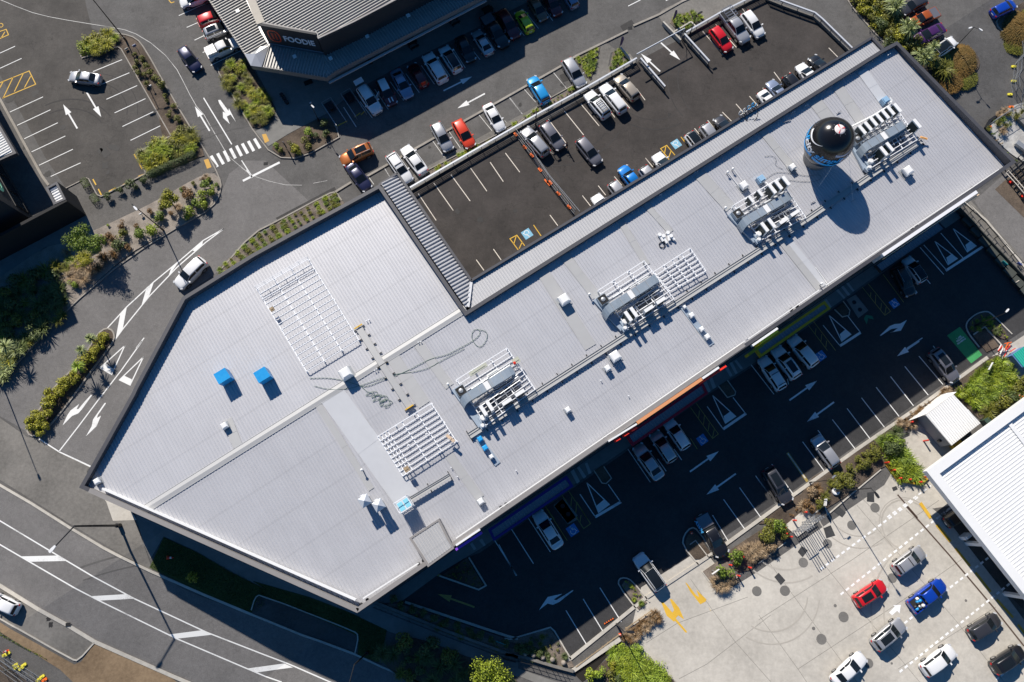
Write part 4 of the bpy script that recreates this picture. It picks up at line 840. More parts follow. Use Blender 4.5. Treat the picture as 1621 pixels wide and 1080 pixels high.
# sign wall: black slab with the restaurant's mark and name
t0, t1 = P(412, 38, 9.2), P(500.5, 53, 9.2); dS = (t1-t0).normalized(); nS = Vector((dS.y, -dS.x)); LS = (t1-t0).length
b = MB(); b.bar((t0.x+nS.x*.1, t0.y+nS.y*.1, 7.2), (t1.x+nS.x*.1, t1.y+nS.y*.1, 7.2), .3, 4.1); sg = b.build('sign_wall', WALLD, fd)
def on_wall(s, h): q_ = t0+dS*s+nS*.27; return (q_.x, q_.y, h)
me = text_mesh('FOODIE', 1.5, .03, bold=.03)
_w = max(v.co.x for v in me.vertices)-min(v.co.x for v in me.vertices); _k = LS*.56/_w
for v in me.vertices:
    x, y, z = v.co; q_ = t0+dS*(LS*.63+x*_k)+nS*(.28+z); v.co = (q_.x, q_.y, 7.1+y*1.05)
o = bpy.data.objects.new('lettering', me); C.objects.link(o); me.materials.append(mat('letter_white', (.8, .82, .86), .4)); o.parent = sg
b = MB(); pr = []
for i in range(24):
    a = 2*math.pi*i/24; ex = abs(math.cos(a))**.7*math.copysign(.78, math.cos(a)); ey = abs(math.sin(a))**.7*math.copysign(1.2, math.sin(a)); pr.append(on_wall(LS*.185+ex, 7.3+ey))
for i in range(24): b.bar(pr[i], pr[(i+1) % 24], .16, .08, up=(nS.x, nS.y, 0))
for dx in (-.22, .25):
    for k in range(4): b.bar(on_wall(LS*.185+dx-.18, 6.75+k*.36), on_wall(LS*.185+dx+.18, 6.75+k*.36), .08, .06, up=(nS.x, nS.y, 0))
    b.bar(on_wall(LS*.185+dx, 6.6), on_wall(LS*.185+dx, 7.95), .09, .06, up=(nS.x, nS.y, 0))
b.build('mark', mat('mark_red', (.75, .07, .02), .4), sg)
b = MB(); b.bar(on_wall(-.1, 5.3), on_wall(LS+.1, 5.3), .1, .12); q2 = P(513.5, 87, 5.3); q3 = P(700, -10, 5.3); b.bar((q2.x, q2.y, 5.3), (q3.x, q3.y, 5.3), .1, .12)
b.build('base_flashing', mat('flashing_slate', (.25, .28, .33), .5), fd)
b = MB(); q0 = P(522, 134, 3.9); q1 = P(770, 4, 3.9); b.bar((q0.x, q0.y, 4.3), (q1.x, q1.y, 4.3), .3, .14); b.build('canopy_edge', FLAT, fd)

# ---------------------------------------------------------------- dark building at the left edge
db = empty('dark_building', G(20, 380), 0, 'black walled building at the left edge with a green curl painted on its tall wall', 'building')
c0 = G(57, 352); e1 = G(19, 285); d1 = (e1-c0).normalized(); s1 = G(0, 411); d2 = (Vector(s1[:2])-Vector(G(136, 339)[:2])).normalized()
tall = [(c0.x, c0.y), (c0.x+d1.x*28, c0.y+d1.y*28), (c0.x+d1.x*28+d2.x*28, c0.y+d1.y*28+d2.y*28), (c0.x+d2.x*28, c0.y+d2.y*28)]
b = MB(); b.prism(tall, 0, 12.6); tb = b.build('tower_block', WALLD, db); ring(tall, .3, 12.5, 12.8, 12.5).build('parapet_cap', CAP, db)
n1 = Vector((-d1.y, d1.x)); n1 = n1 if n1.x > 0 else -n1
def onw(s, h): return (c0.x+d1.x*s+n1.x*.08, c0.y+d1.y*s+n1.y*.08, h)
b = MB()
for k in range(5): b.bar(onw(1.2+k*2.9, 2.5), onw(3.7+k*2.9, 2.5), .06, 2.6)
b.build('window', GLASS, tb)
b = MB()
for k in range(6): b.bar(onw(1.05+k*2.9, 1.1), onw(1.05+k*2.9, 3.9), .1, .1)
b.bar(onw(.9, 3.9), onw(15.6, 3.9), .1, .1); b.bar(onw(.9, 1.15), onw(15.6, 1.15), .1, .1); b.build('window_frame', BPLA, tb)
b = MB(); cur = [(7.2, 6.9), (6.3, 7.4), (5.6, 7.0), (5.8, 6.3), (6.7, 5.9), (6.9, 5.4), (6.2, 5.0), (5.1, 5.0), (4.2, 5.4), (3.9, 6.1), (4.2, 6.7)]
cur = smooth_line([(a * .8 - .6, c) for a, c in cur], 2)
for i, (p, q) in enumerate(zip(cur, cur[1:])): b.bar(onw(p[0], p[1]), onw(q[0], q[1]), .06, .42+.12*math.sin(i*.6), up=(n1.x, n1.y, 0)) if 0 else b.bar(onw(*p), onw(*q), .42+.12*math.sin(i*.6), .06, up=(n1.x, n1.y, 0))
b.build('painted_curl', mat('sign_mint', (.22, .55, .38), .5), tb)
p, q, r_ = G(136, 339), G(57, 381), G(-40, 432)
b = MB(); b.bar((p.x, p.y, 2.4), (q.x, q.y, 2.4), .4, 4.8); b.bar((q.x, q.y, 2.4), (r_.x, r_.y, 2.4), .38, 4.78); b.build('screen_wall', WALLB, db)
tw = [tuple(P(*p, 4.8)) for p in ((72, 297.5), (90.5, 287.7), (104.5, 316), (85.6, 324.5))]
b = MB(); b.prism(tw, 0, 4.45); b.build('porch_wall', WALLD, db); ring(tw, .3, 4.3, 4.85, 4.4).build('porch_cap', CAP, db)
ribbed([inset(ccw(tw), .3)], .4, tuple((Vector(tw[1])-Vector(tw[0]))), .2, .1, lambda x, y: 4.5, 'porch_roof', WHITE, db)
b = MB(); p, q = P(90.5, 287.7, 4.8), P(104.5, 316, 4.8); r2_, r3_ = G(117, 300), G(136, 339)
aw = [tuple(P(*p, 5.0)) for p in ((-60, 90), (-20, 165), (0, 199), (20, 233), (25, 242), (0, 253), (-60, 280))]
b = MB(); b.prism(aw, 4.2, 4.9); b.build('awning', CAP, db); ribbed([inset(ccw(aw), .35)], .38, (UX, UY), .2, .1, lambda x, y: 4.95, 'awning_roof', WHITE, db)

# ---------------------------------------------------------------- petrol station canopy and kiosk
pc = empty('petrol_canopy', G(1560, 800), 0, 'large white ribbed canopy of the petrol station at the right edge', 'canopy')
ZC = 2.3
cpx = [tuple(P(*p, ZC)) for p in ((1466, 746), (1640, 618), (1900, 700), (1900, 1200), (1640, 966))]
b = MB(); b.prism(inset(ccw(cpx), .3), ZC-.75, ZC-.35); b.build('soffit', ROOFD, pc)
ring(cpx, 1.15, ZC-.9, ZC+.12, ZC-.5).build('fascia', WHITE, pc)
ribbed([inset(ccw(cpx), 1.1)], .42, (UX, UY), .2, .045, lambda x, y: ZC-.34, 'roof', WHITE, pc)
b = MB(); p, q = P(1598, 668, ZC), P(1700, 800, ZC); b.bar((p.x, p.y, ZC-.2), (q.x, q.y, ZC-.2), .5, .12); b.build('roof_flashing', WHITE, pc)
b = MB()
for px in ((1530, 860), (1590, 940), (1600, 780), (1560, 730)):
    w = G(*px); b.box((w.x, w.y, w.z), (.45, .45, 5.2), .58)
b.build('column', WHITE, pc)
kx = empty('utility_shed', G(1500, 690), 0, 'white flat roofed shed with grey side wall beside the petrol canopy', 'shed')
kp = [tuple(P(*p, -.4)) for p in ((1466, 657), (1509, 624), (1552.6, 670), (1507, 705))]
b = MB(); b.prism(inset(ccw(kp), .05), -3.6, -.55); b.build('wall', mat('shed_grey', (.28, .28, .29), .7, var=.2, scale=3, col2=(.36, .36, .37)), kx)
ribbed([kp], .32, (NX, NY), .15, .07, lambda x, y: -.45, 'roof', WHITE, kx); 
b = MB(); p, q = P(1466, 657, -.4), P(1507, 705, -.4); b.bar((p.x, p.y, -.5), (q.x, q.y, -.5), .08, .2); b.build('gutter', WHITE, kx)
b = MB(); p = P(1489, 697, -2); b.box((p.x, p.y, -2.4), (.6, .3, .6), .6); b.build('vent_grille', BPLA, kx)
lean = empty('white_lean_to', G(1462, 655), 0, 'white tarpaulin covered lean-to along the shed wall', 'lean-to')
b = MB(); q = [P(*p, -1.5) for p in ((1449, 663), (1466, 655), (1509, 622), (1500, 622))]; b.add([(q[0].x, q[0].y, -2.4), (q[1].x, q[1].y, -.7), (q[2].x, q[2].y, -.7), (q[3].x, q[3].y, -1.6), (q[0].x, q[0].y, -3.5), (q[3].x, q[3].y, -3.5)], [(0, 1, 2, 3), (4, 0, 3, 5)])
b.build('cover', WHITE, lean, recalc=True)
# ---------------------------------------------------------------- vehicles
PAINT = {}
def paint(n, c, metal=0.15):
    m = mat('car_'+n, c, .32, metal=metal, coat=.8); return m
COL = dict(white=paint('white', (.80, .80, .80), 0), silver=paint('silver', (.50, .50, .51), .5), grey=paint('grey', (.22, .215, .235), .4), dgrey=paint('dark_grey', (.06, .06, .068), .4), black=paint('black', (.012, .012, .014), 0),
           navy=paint('navy', (.022, .024, .07), .2), purple=paint('purple', (.075, .02, .11), .2), red=paint('red', (.62, .012, .018), 0), redo=paint('orange_red', (.72, .06, .02), 0), maroon=paint('maroon', (.10, .008, .012), 0), lime=paint('lime', (.42, .55, .02), 0),
           brown=paint('brown', (.19, .12, .075), .4), sblue=paint('silver_blue', (.28, .33, .45), .4), orange=paint('orange', (.50, .15, .03), .3), burnt=paint('burnt_orange', (.42, .09, .015), .2), sky=paint('sky_blue', (.02, .30, .66), .1), blue=paint('blue', (.006, .055, .42), .2), beige=paint('beige', (.50, .43, .34), .4), rblue=paint('royal_blue', (.01, .20, .62), .1))
TRIM = mat('trim_black', (.02, .02, .02), .6); HL = mat('headlight_glass', (.55, .56, .58), .15); CAB = mat('cabin_dark', (.02, .02, .022), .9)
def grid_mesh(name, rows, m, parent, smooth=True, sub=0, thick=None):
    b = MB(); n = len(rows[0]); b.add([p for r in rows for p in r], [(i*n+j, i*n+j+1, (i+1)*n+j+1, (i+1)*n+j) for i in range(len(rows)-1) for j in range(n-1)])
    return b.build(name, m, parent, smooth=smooth)
# profiles: body = (x, half width, shoulder z, top z), house = (x, half w base, base z, half w roof, roof z)
KINDS = {
 'hatch': dict(L=4.1, W=.87, body=[(-2.05, .60, .62, .66), (-1.98, .74, .82, .88), (-1.75, .83, .90, .97), (-1.2, .87, .92, .98), (0, .88, .90, .97), (.75, .87, .88, .97), (1.15, .86, .84, .95), (1.6, .81, .76, .86), (1.92, .70, .64, .72), (2.05, .52, .52, .56)],
     house=[(-1.95, .70, .88, .70, .90), (-1.72, .76, .95, .60, 1.36), (-1.45, .78, .95, .58, 1.45), (-.6, .79, .95, .60, 1.50), (.15, .79, .95, .58, 1.46), (1.08, .74, .93, .70, .96)], wb=1.25, rear=(0, 1), wr=.31),
 'sedan': dict(L=4.75, W=.90, body=[(-2.37, .60, .66, .70), (-2.30, .74, .86, .93), (-2.0, .84, .93, 1.01), (-1.3, .89, .94, 1.0), (0, .90, .92, .98), (.85, .90, .90, .98), (1.3, .88, .86, .96), (1.8, .83, .78, .88), (2.22, .71, .66, .74), (2.37, .52, .52, .58)],
     house=[(-1.78, .72, .97, .70, 1.0), (-1.05, .80, .95, .58, 1.38), (-.8, .80, .95, .58, 1.43), (-.3, .80, .95, .60, 1.46), (.2, .80, .95, .58, 1.43), (1.15, .76, .93, .71, .96)], wb=1.38, rear=(0, 1), wr=.32),
 'suv': dict(L=4.55, W=.93, body=[(-2.27, .66, .72, .78), (-2.20, .80, .95, 1.02), (-2.0, .88, 1.02, 1.10), (-1.3, .92, 1.04, 1.10), (0, .93, 1.02, 1.08), (.8, .92, 1.0, 1.08), (1.2, .91, .96, 1.07), (1.7, .87, .90, 1.01), (2.12, .76, .80, .88), (2.27, .58, .62, .68)],
     house=[(-2.15, .76, 1.02, .74, 1.05), (-1.92, .82, 1.06, .64, 1.52), (-1.6, .83, 1.06, .64, 1.64), (-.5, .84, 1.06, .66, 1.69), (.25, .84, 1.05, .64, 1.64), (1.12, .80, 1.04, .74, 1.07)], wb=1.33, rear=(0, 1), wr=.36),
 'wagon': dict(L=4.75, W=.89, body=[(-2.37, .62, .66, .72), (-2.30, .76, .88, .94), (-2.0, .85, .93, 1.0), (-1.3, .88, .94, 1.0), (0, .89, .92, .98), (.85, .89, .90, .98), (1.3, .87, .86, .96), (1.8, .82, .78, .88), (2.22, .70, .66, .74), (2.37, .52, .52, .58)],
     house=[(-2.26, .72, .93, .70, .95), (-2.0, .78, .96, .58, 1.36), (-1.7, .79, .96, .58, 1.44), (-.4, .80, .95, .60, 1.48), (.25, .80, .95, .58, 1.44), (1.15, .76, .93, .71, .96)], wb=1.38, rear=(0, 1), wr=.32),
 'ute': dict(L=5.25, W=.94, body=[(-2.62, .84, .95, .98), (-2.58, .90, 1.0, 1.03), (-2.3, .92, 1.02, 1.04), (-1.0, .93, 1.02, 1.04), (-.9, .93, 1.02, 1.08), (0, .93, 1.02, 1.08), (1.1, .92, 1.0, 1.09), (1.6, .91, .97, 1.07), (2.3, .85, .88, .97), (2.62, .62, .66, .74)],
     house=[(-1.02, .80, 1.04, .76, 1.06), (-.86, .82, 1.06, .66, 1.58), (-.65, .82, 1.06, .64, 1.70), (-.1, .83, 1.06, .66, 1.75), (.55, .83, 1.05, .64, 1.70), (1.35, .80, 1.05, .76, 1.08)], wb=1.6, rear=(0, 1), wr=.38),
}
def lerp(a, b, t): return a+(b-a)*t
def car_proto(kind):
    K = KINDS[kind]; root = empty('car', (0, 0, 0)); bd = K['body']
    # smooth the body stations
    st = []
    for i in range(len(bd)-1):
        p0 = bd[max(0, i-1)]; p1 = bd[i]; p2 = bd[i+1]; p3 = bd[min(len(bd)-1, i+2)]
        for t in (0, .5):
            st.append(tuple(.5*((2*p1[k])+(p2[k]-p0[k])*t+(2*p0[k]-5*p1[k]+4*p2[k]-p3[k])*t*t+(3*p1[k]-p0[k]-3*p2[k]+p3[k])*t**3) if t and k else lerp(p1[k], p2[k], t) for k in range(4)))
    st.append(bd[-1]); b = MB(); wr = K['wr']; wb = K['wb']
    def section(x, w, zs, zt, s):
        arch = 0.0
        for ax in (-wb, wb):
            dx = abs(x-ax)
            if dx < wr+.12: arch = max(arch, math.sqrt(max(0, (wr+.12)**2-dx*dx)))
        zb = max(.22, min(zs-.22, arch+wr*.55) if arch else .22)
        half = [(w*.88, zb), (w*.985, zb+.04), (w, lerp(zb, zs, .45)), (w*.985, zs-.12), (w*.95, zs), (w*.86, zs+(zt-zs)*.55), (w*.55, zt), (0, zt+.015)]
        return half
    rows = []
    for x, w, zs, zt in st:
        h = section(x, w, zs, zt, 0); rows.append([(x, y, z) for y, z in h]+[(x, -y, z) for y, z in h[-2::-1]])
    n = len(rows[0]); b.add([p for r in rows for p in r], [(i*n+j, (i+1)*n+j, (i+1)*n+j+1, i*n+j+1) for i in range(len(rows)-1) for j in range(n-1)])
    b.add(rows[0], [tuple(range(n))]); b.add(rows[-1], [tuple(range(n-1, -1, -1))])
    # glasshouse
    H_ = K['house']
    def hs(i, t):                                  # t in -1..1 across
        x, w0, z0, w1, z1 = H_[i]; s = 1 if t >= 0 else -1; a = abs(t)
        if a > .72: k = (a-.72)/.28; return (x, s*lerp(w1, w0, k), lerp(z1-.035, z0-.03, k))
        k = a/.72; return (x, s*w1*k, z1+.02*(1-k*k)-.035*k**6)
    TS = [-1, -.9, -.8, -.72, -.62, -.4, 0, .4, .62, .72, .8, .9, 1]
    hr = [[hs(i, t) for t in TS] for i in range(len(H_))]; n = len(TS)
    b.add([p for r in hr for p in r], [(i*n+j, (i+1)*n+j, (i+1)*n+j+1, i*n+j+1) for i in range(len(hr)-1) for j in range(n-1)])
    if kind == 'ute':                              # open tray: inner box
        b2 = MB()
    body = b.build('body', TRIM, root, smooth=True)
    def hp(u, t, off=.014):                        # point on the glasshouse; u = fractional station
        i = min(int(u), len(H_)-2); f = u-i; p, q = Vector(hs(i, t)), Vector(hs(i+1, t)); r_ = p.lerp(q, f)
        du = (q-p); t2 = t+.02 if t < .97 else t-.02; dt = Vector(hs(i, t2)).lerp(Vector(hs(i+1, t2)), f)-r_
        if t2 < t: dt = -dt
        nn = du.cross(dt); nn = nn.normalized() if nn.length > 1e-9 else Vector((0, 0, 1))
        c = Vector((r_.x, 0, .9)); 
        if nn.dot(r_-c) < 0: nn = -nn
        return r_+nn*off
    nH = len(H_)-1
    def pane(name, us, ts, m=GLASS, off=.014, par=root):
        return grid_mesh(name, [[hp(u, t, off) for t in ts] for u in us], m, par)
    tw = [-.70, -.5, -.25, 0, .25, .5, .70]
    pane('windscreen', [nH-.96, nH-.7, nH-.4, nH-.10], tw)
    pane('rear_window', [.12 if kind != 'suv' else .25, .5, .97], [t*.95 for t in tw])
    for s in (1, -1):
        pane('side_window', [1.12, 1.8, 2.0, 2.5, 2.92], [s*.755, s*.84, s*.93])
        pane('side_window', [3.02, 3.5, 4.0, 4.3, 4.62], [s*.755, s*.84, s*.93])
    for sx in (1, -1):
        for sy in (1, -1):
            t = MB(); y0, y1 = sy*(K['W']-.20), sy*(K['W']+.012)
            t.tube((sx*wb, y0, wr), (sx*wb, y1, wr), wr, n=20); w = t.build('wheel', BLACK, root, smooth=False)
            t = MB(); t.tube((sx*wb, y1-sy*.02, wr), (sx*wb, y1+sy*.012, wr), wr*.66, n=14)
            t.build('rim', RIM, w)
    for s in (1, -1):
        x, w = bd[-2][0], bd[-2][1]; t = MB(); t.bar((x-.12, s*(w+.07), bd[-2][2]+.0), (x+.10, s*(w-.16), bd[-2][2]+.0), .16, .15); t.build('headlight', HL, root)
        x, w = bd[1][0], bd[1][1]; t = MB(); t.bar((x+.06, s*(w+.02), bd[1][2]-.04), (x-.045, s*(w-.2), bd[1][2]-.04), .10, .18); t.build('tail_light', TAIL, root)
        t = MB(); mx = H_[-1][0]-.28; t.bar((mx, s*(K['W']-.08), H_[-1][2]+.06), (mx-.03, s*(K['W']+.16), H_[-1][2]+.08), .16, .13); t.build('mirror', TRIM, root)
    t = MB(); t.box((bd[-1][0]+.0, 0, .33), (.06, .9, .18)); t.build('grille', TRIM, root)
    t = MB(); t.box((bd[0][0]-.01, 0, .55), (.03, .45, .12)); t.build('number_plate', PW, root)
    if kind == 'ute':
        t = MB(); t.poly([(-2.5, -.78), (-1.1, -.78), (-1.1, .78), (-2.5, .78)], 1.062); t.build('tray_liner', CAB, root)
        t = MB()
        for s in (1, -1): t.bar((-2.56, s*.84, 1.07), (-1.05, s*.84, 1.07), .12, .07)
        t.bar((-2.56, -.84, 1.07), (-2.56, .84, 1.07), .09, .07); t.bar((-1.08, -.84, 1.12), (-1.08, .84, 1.12), .06, .2); t.build('tray_rail', TRIM, root)
    root['L'] = K['L']; return root
PROTO = {k: car_proto(k) for k in KINDS}
bpy.context.view_layer.update()
def roofpt(kind, u, t, off=.02):
    H_ = KINDS[kind]['house']; i = min(int(u), len(H_)-2); f = u-i; x = lerp(H_[i][0], H_[i+1][0], f); w = lerp(H_[i][3], H_[i+1][3], f); z = lerp(H_[i][4], H_[i+1][4], f)
    a = abs(t)*.95; return (x, w*t*.95, z+.02*(1-a*a)-.035*a**6+off)
def car(kind, rear, front, col, label, name='parked_car', cat='car', group='cars parked around the shops', extra=(), hgt=.55, zoff=0.0):
    r, f = G(*rear, hgt), G(*front, hgt); d = Vector((f.x-r.x, f.y-r.y)); L = d.length; K = KINDS[kind]
    mid = (r+f)/2; o = copy_tree(PROTO[kind]); o.name = name
    sx = max(.88, min(1.12, L/K['L'])); sw = .5+.5*sx
    o.location = (mid.x, mid.y, gz(mid.x, mid.y)+zoff); o.rotation_euler = (0, 0, math.atan2(d.y, d.x)); o.scale = (sx, sw, sw)
    if 'L' in o: del o['L']
    tag(o, label, cat, group); cm = COL[col]
    for ch in o.children:
        nm = ch.name.split('.')[0]
        if nm in ('body', 'mirror', 'tray_rail'):
            ch.material_slots[0].link = 'OBJECT'; ch.material_slots[0].material = cm
    old_ = set(o.children)
    for e in extra:
        if e == 'sunroof': grid_mesh('sunroof', [[roofpt(kind, u, t) for t in (-.7, 0, .7)] for u in (2.1, 3, 3.7)], GLASS, o)
        if e == 'blackroof': grid_mesh('glass_roof', [[roofpt(kind, u, t) for t in (-.99, -.5, 0, .5, .99)] for u in (1.05, 2, 3, 4.02)], GLASS, o)
        if e == 'whiteroof': grid_mesh('roof_panel', [[roofpt(kind, u, t) for t in (-.98, -.5, 0, .5, .98)] for u in (1.1, 2, 3, 3.95)], COL['white'], o)
        if e == 'rails':
            b = MB()
            for s in (1, -1): b.bar(roofpt(kind, 1.3, s*.92, .06), roofpt(kind, 3.9, s*.92, .06), .035, .035)
            b.build('roof_rail', RIM, o)
        if e == 'rack':
            b = MB()
            for s in (1, -1): b.bar(roofpt(kind, 1.3, s*.7, .12), roofpt(kind, 3.8, s*.7, .12), .06, .06)
            for k in range(8): u = 1.3+k*.35; b.bar(roofpt(kind, u, -.75, .14), roofpt(kind, u, .75, .14), .05, .05)
            b.build('roof_rack', BPLA, o)
        if e == 'bars':
            b = MB()
            for u in (1.8, 3.3): b.bar(roofpt(kind, u, -.95, .08), roofpt(kind, u, .95, .08), .08, .06)
            b.build('roof_bar', BPLA, o)
        if e == 'stripes':
            b = MB()
            for y in (-.22, .22): b.bar((1.12, y, 1.0), (1.75, y, .885), .16, .02)
            b.build('bonnet_stripe', COL['white'], o)
        if e == 'canopy':
            b = MB(); b.prism([(-2.5, -.72), (-1.0, -.78), (-1.0, .78), (-2.5, .72)], 1.05, 1.66); b.build('canopy', COL['white'], o)
            b = MB()
            for x in (-2.2, -1.75, -1.3): b.bar((x, -.7, 1.69), (x, .7, 1.69), .06, .05)
            b.build('roof_bar', BPLA, o)
        if e == 'ladder':
            b = MB()
            for y in (-.75, .75): b.bar((-2.5, y, 1.9), (-.9, y, 1.9), .05, .05); b.bar((-2.45, y, 1.05), (-2.45, y, 1.9), .05, .05)
            for k in range(5): b.bar((-2.45+k*.38, -.78, 1.92), (-2.45+k*.38, .78, 1.92), .08, .05)
            b.build('ladder_rack', RIM, o)
        if e == 'cover':
            b = MB(); b.prism([(-2.5, -.82), (-1.1, -.82), (-1.1, .82), (-2.5, .82)], 1.05, 1.13); b.build('tray_cover', COL['grey'], o)
        if e == 'load':
            random.seed(5)
            for k in range(9):
                b = MB(); x, y = random.uniform(-2.3, -1.3), random.uniform(-.6, .6); b.lathe([(.10, 0), (.22, .1), (.2, .3), (.06, .42)], (x, y, 1.06), 8); b.build('tray_load', [BLUEW, WHITE, RIM, BPLA][k % 4], o)
        if e == 'doors':
            b = MB(); b.bar((.3, .95, .75), (-.15, 1.65, .75), .07, .8); b.build('open_door', cm, o); b = MB(); b.bar((-2.2, 0, 1.62), (-2.85, 0, 1.85), 1.3, .06); b.build('tailgate', cm, o)
        if e == 'boards':
            b = MB(); b.box((-1.8, .955, .5), (1.2, .02, .5)); b.build('side_panel', TRIM, o)
            me = text_mesh('AWM', .62, .012, bold=.02); t = bpy.data.objects.new('door_lettering', me); C.objects.link(t); me.materials.append(mat('decal_blue', (.08, .45, .85), .5)); t.parent = o; t.location = (-1.55, -.97, 1.12); t.rotation_euler = (R(55), 0, 0)
    for ch in o.children:
        if ch not in old_: ch.matrix_parent_inverse.identity()
    return o
def zc(k, r, f): return Z(k, r, f)
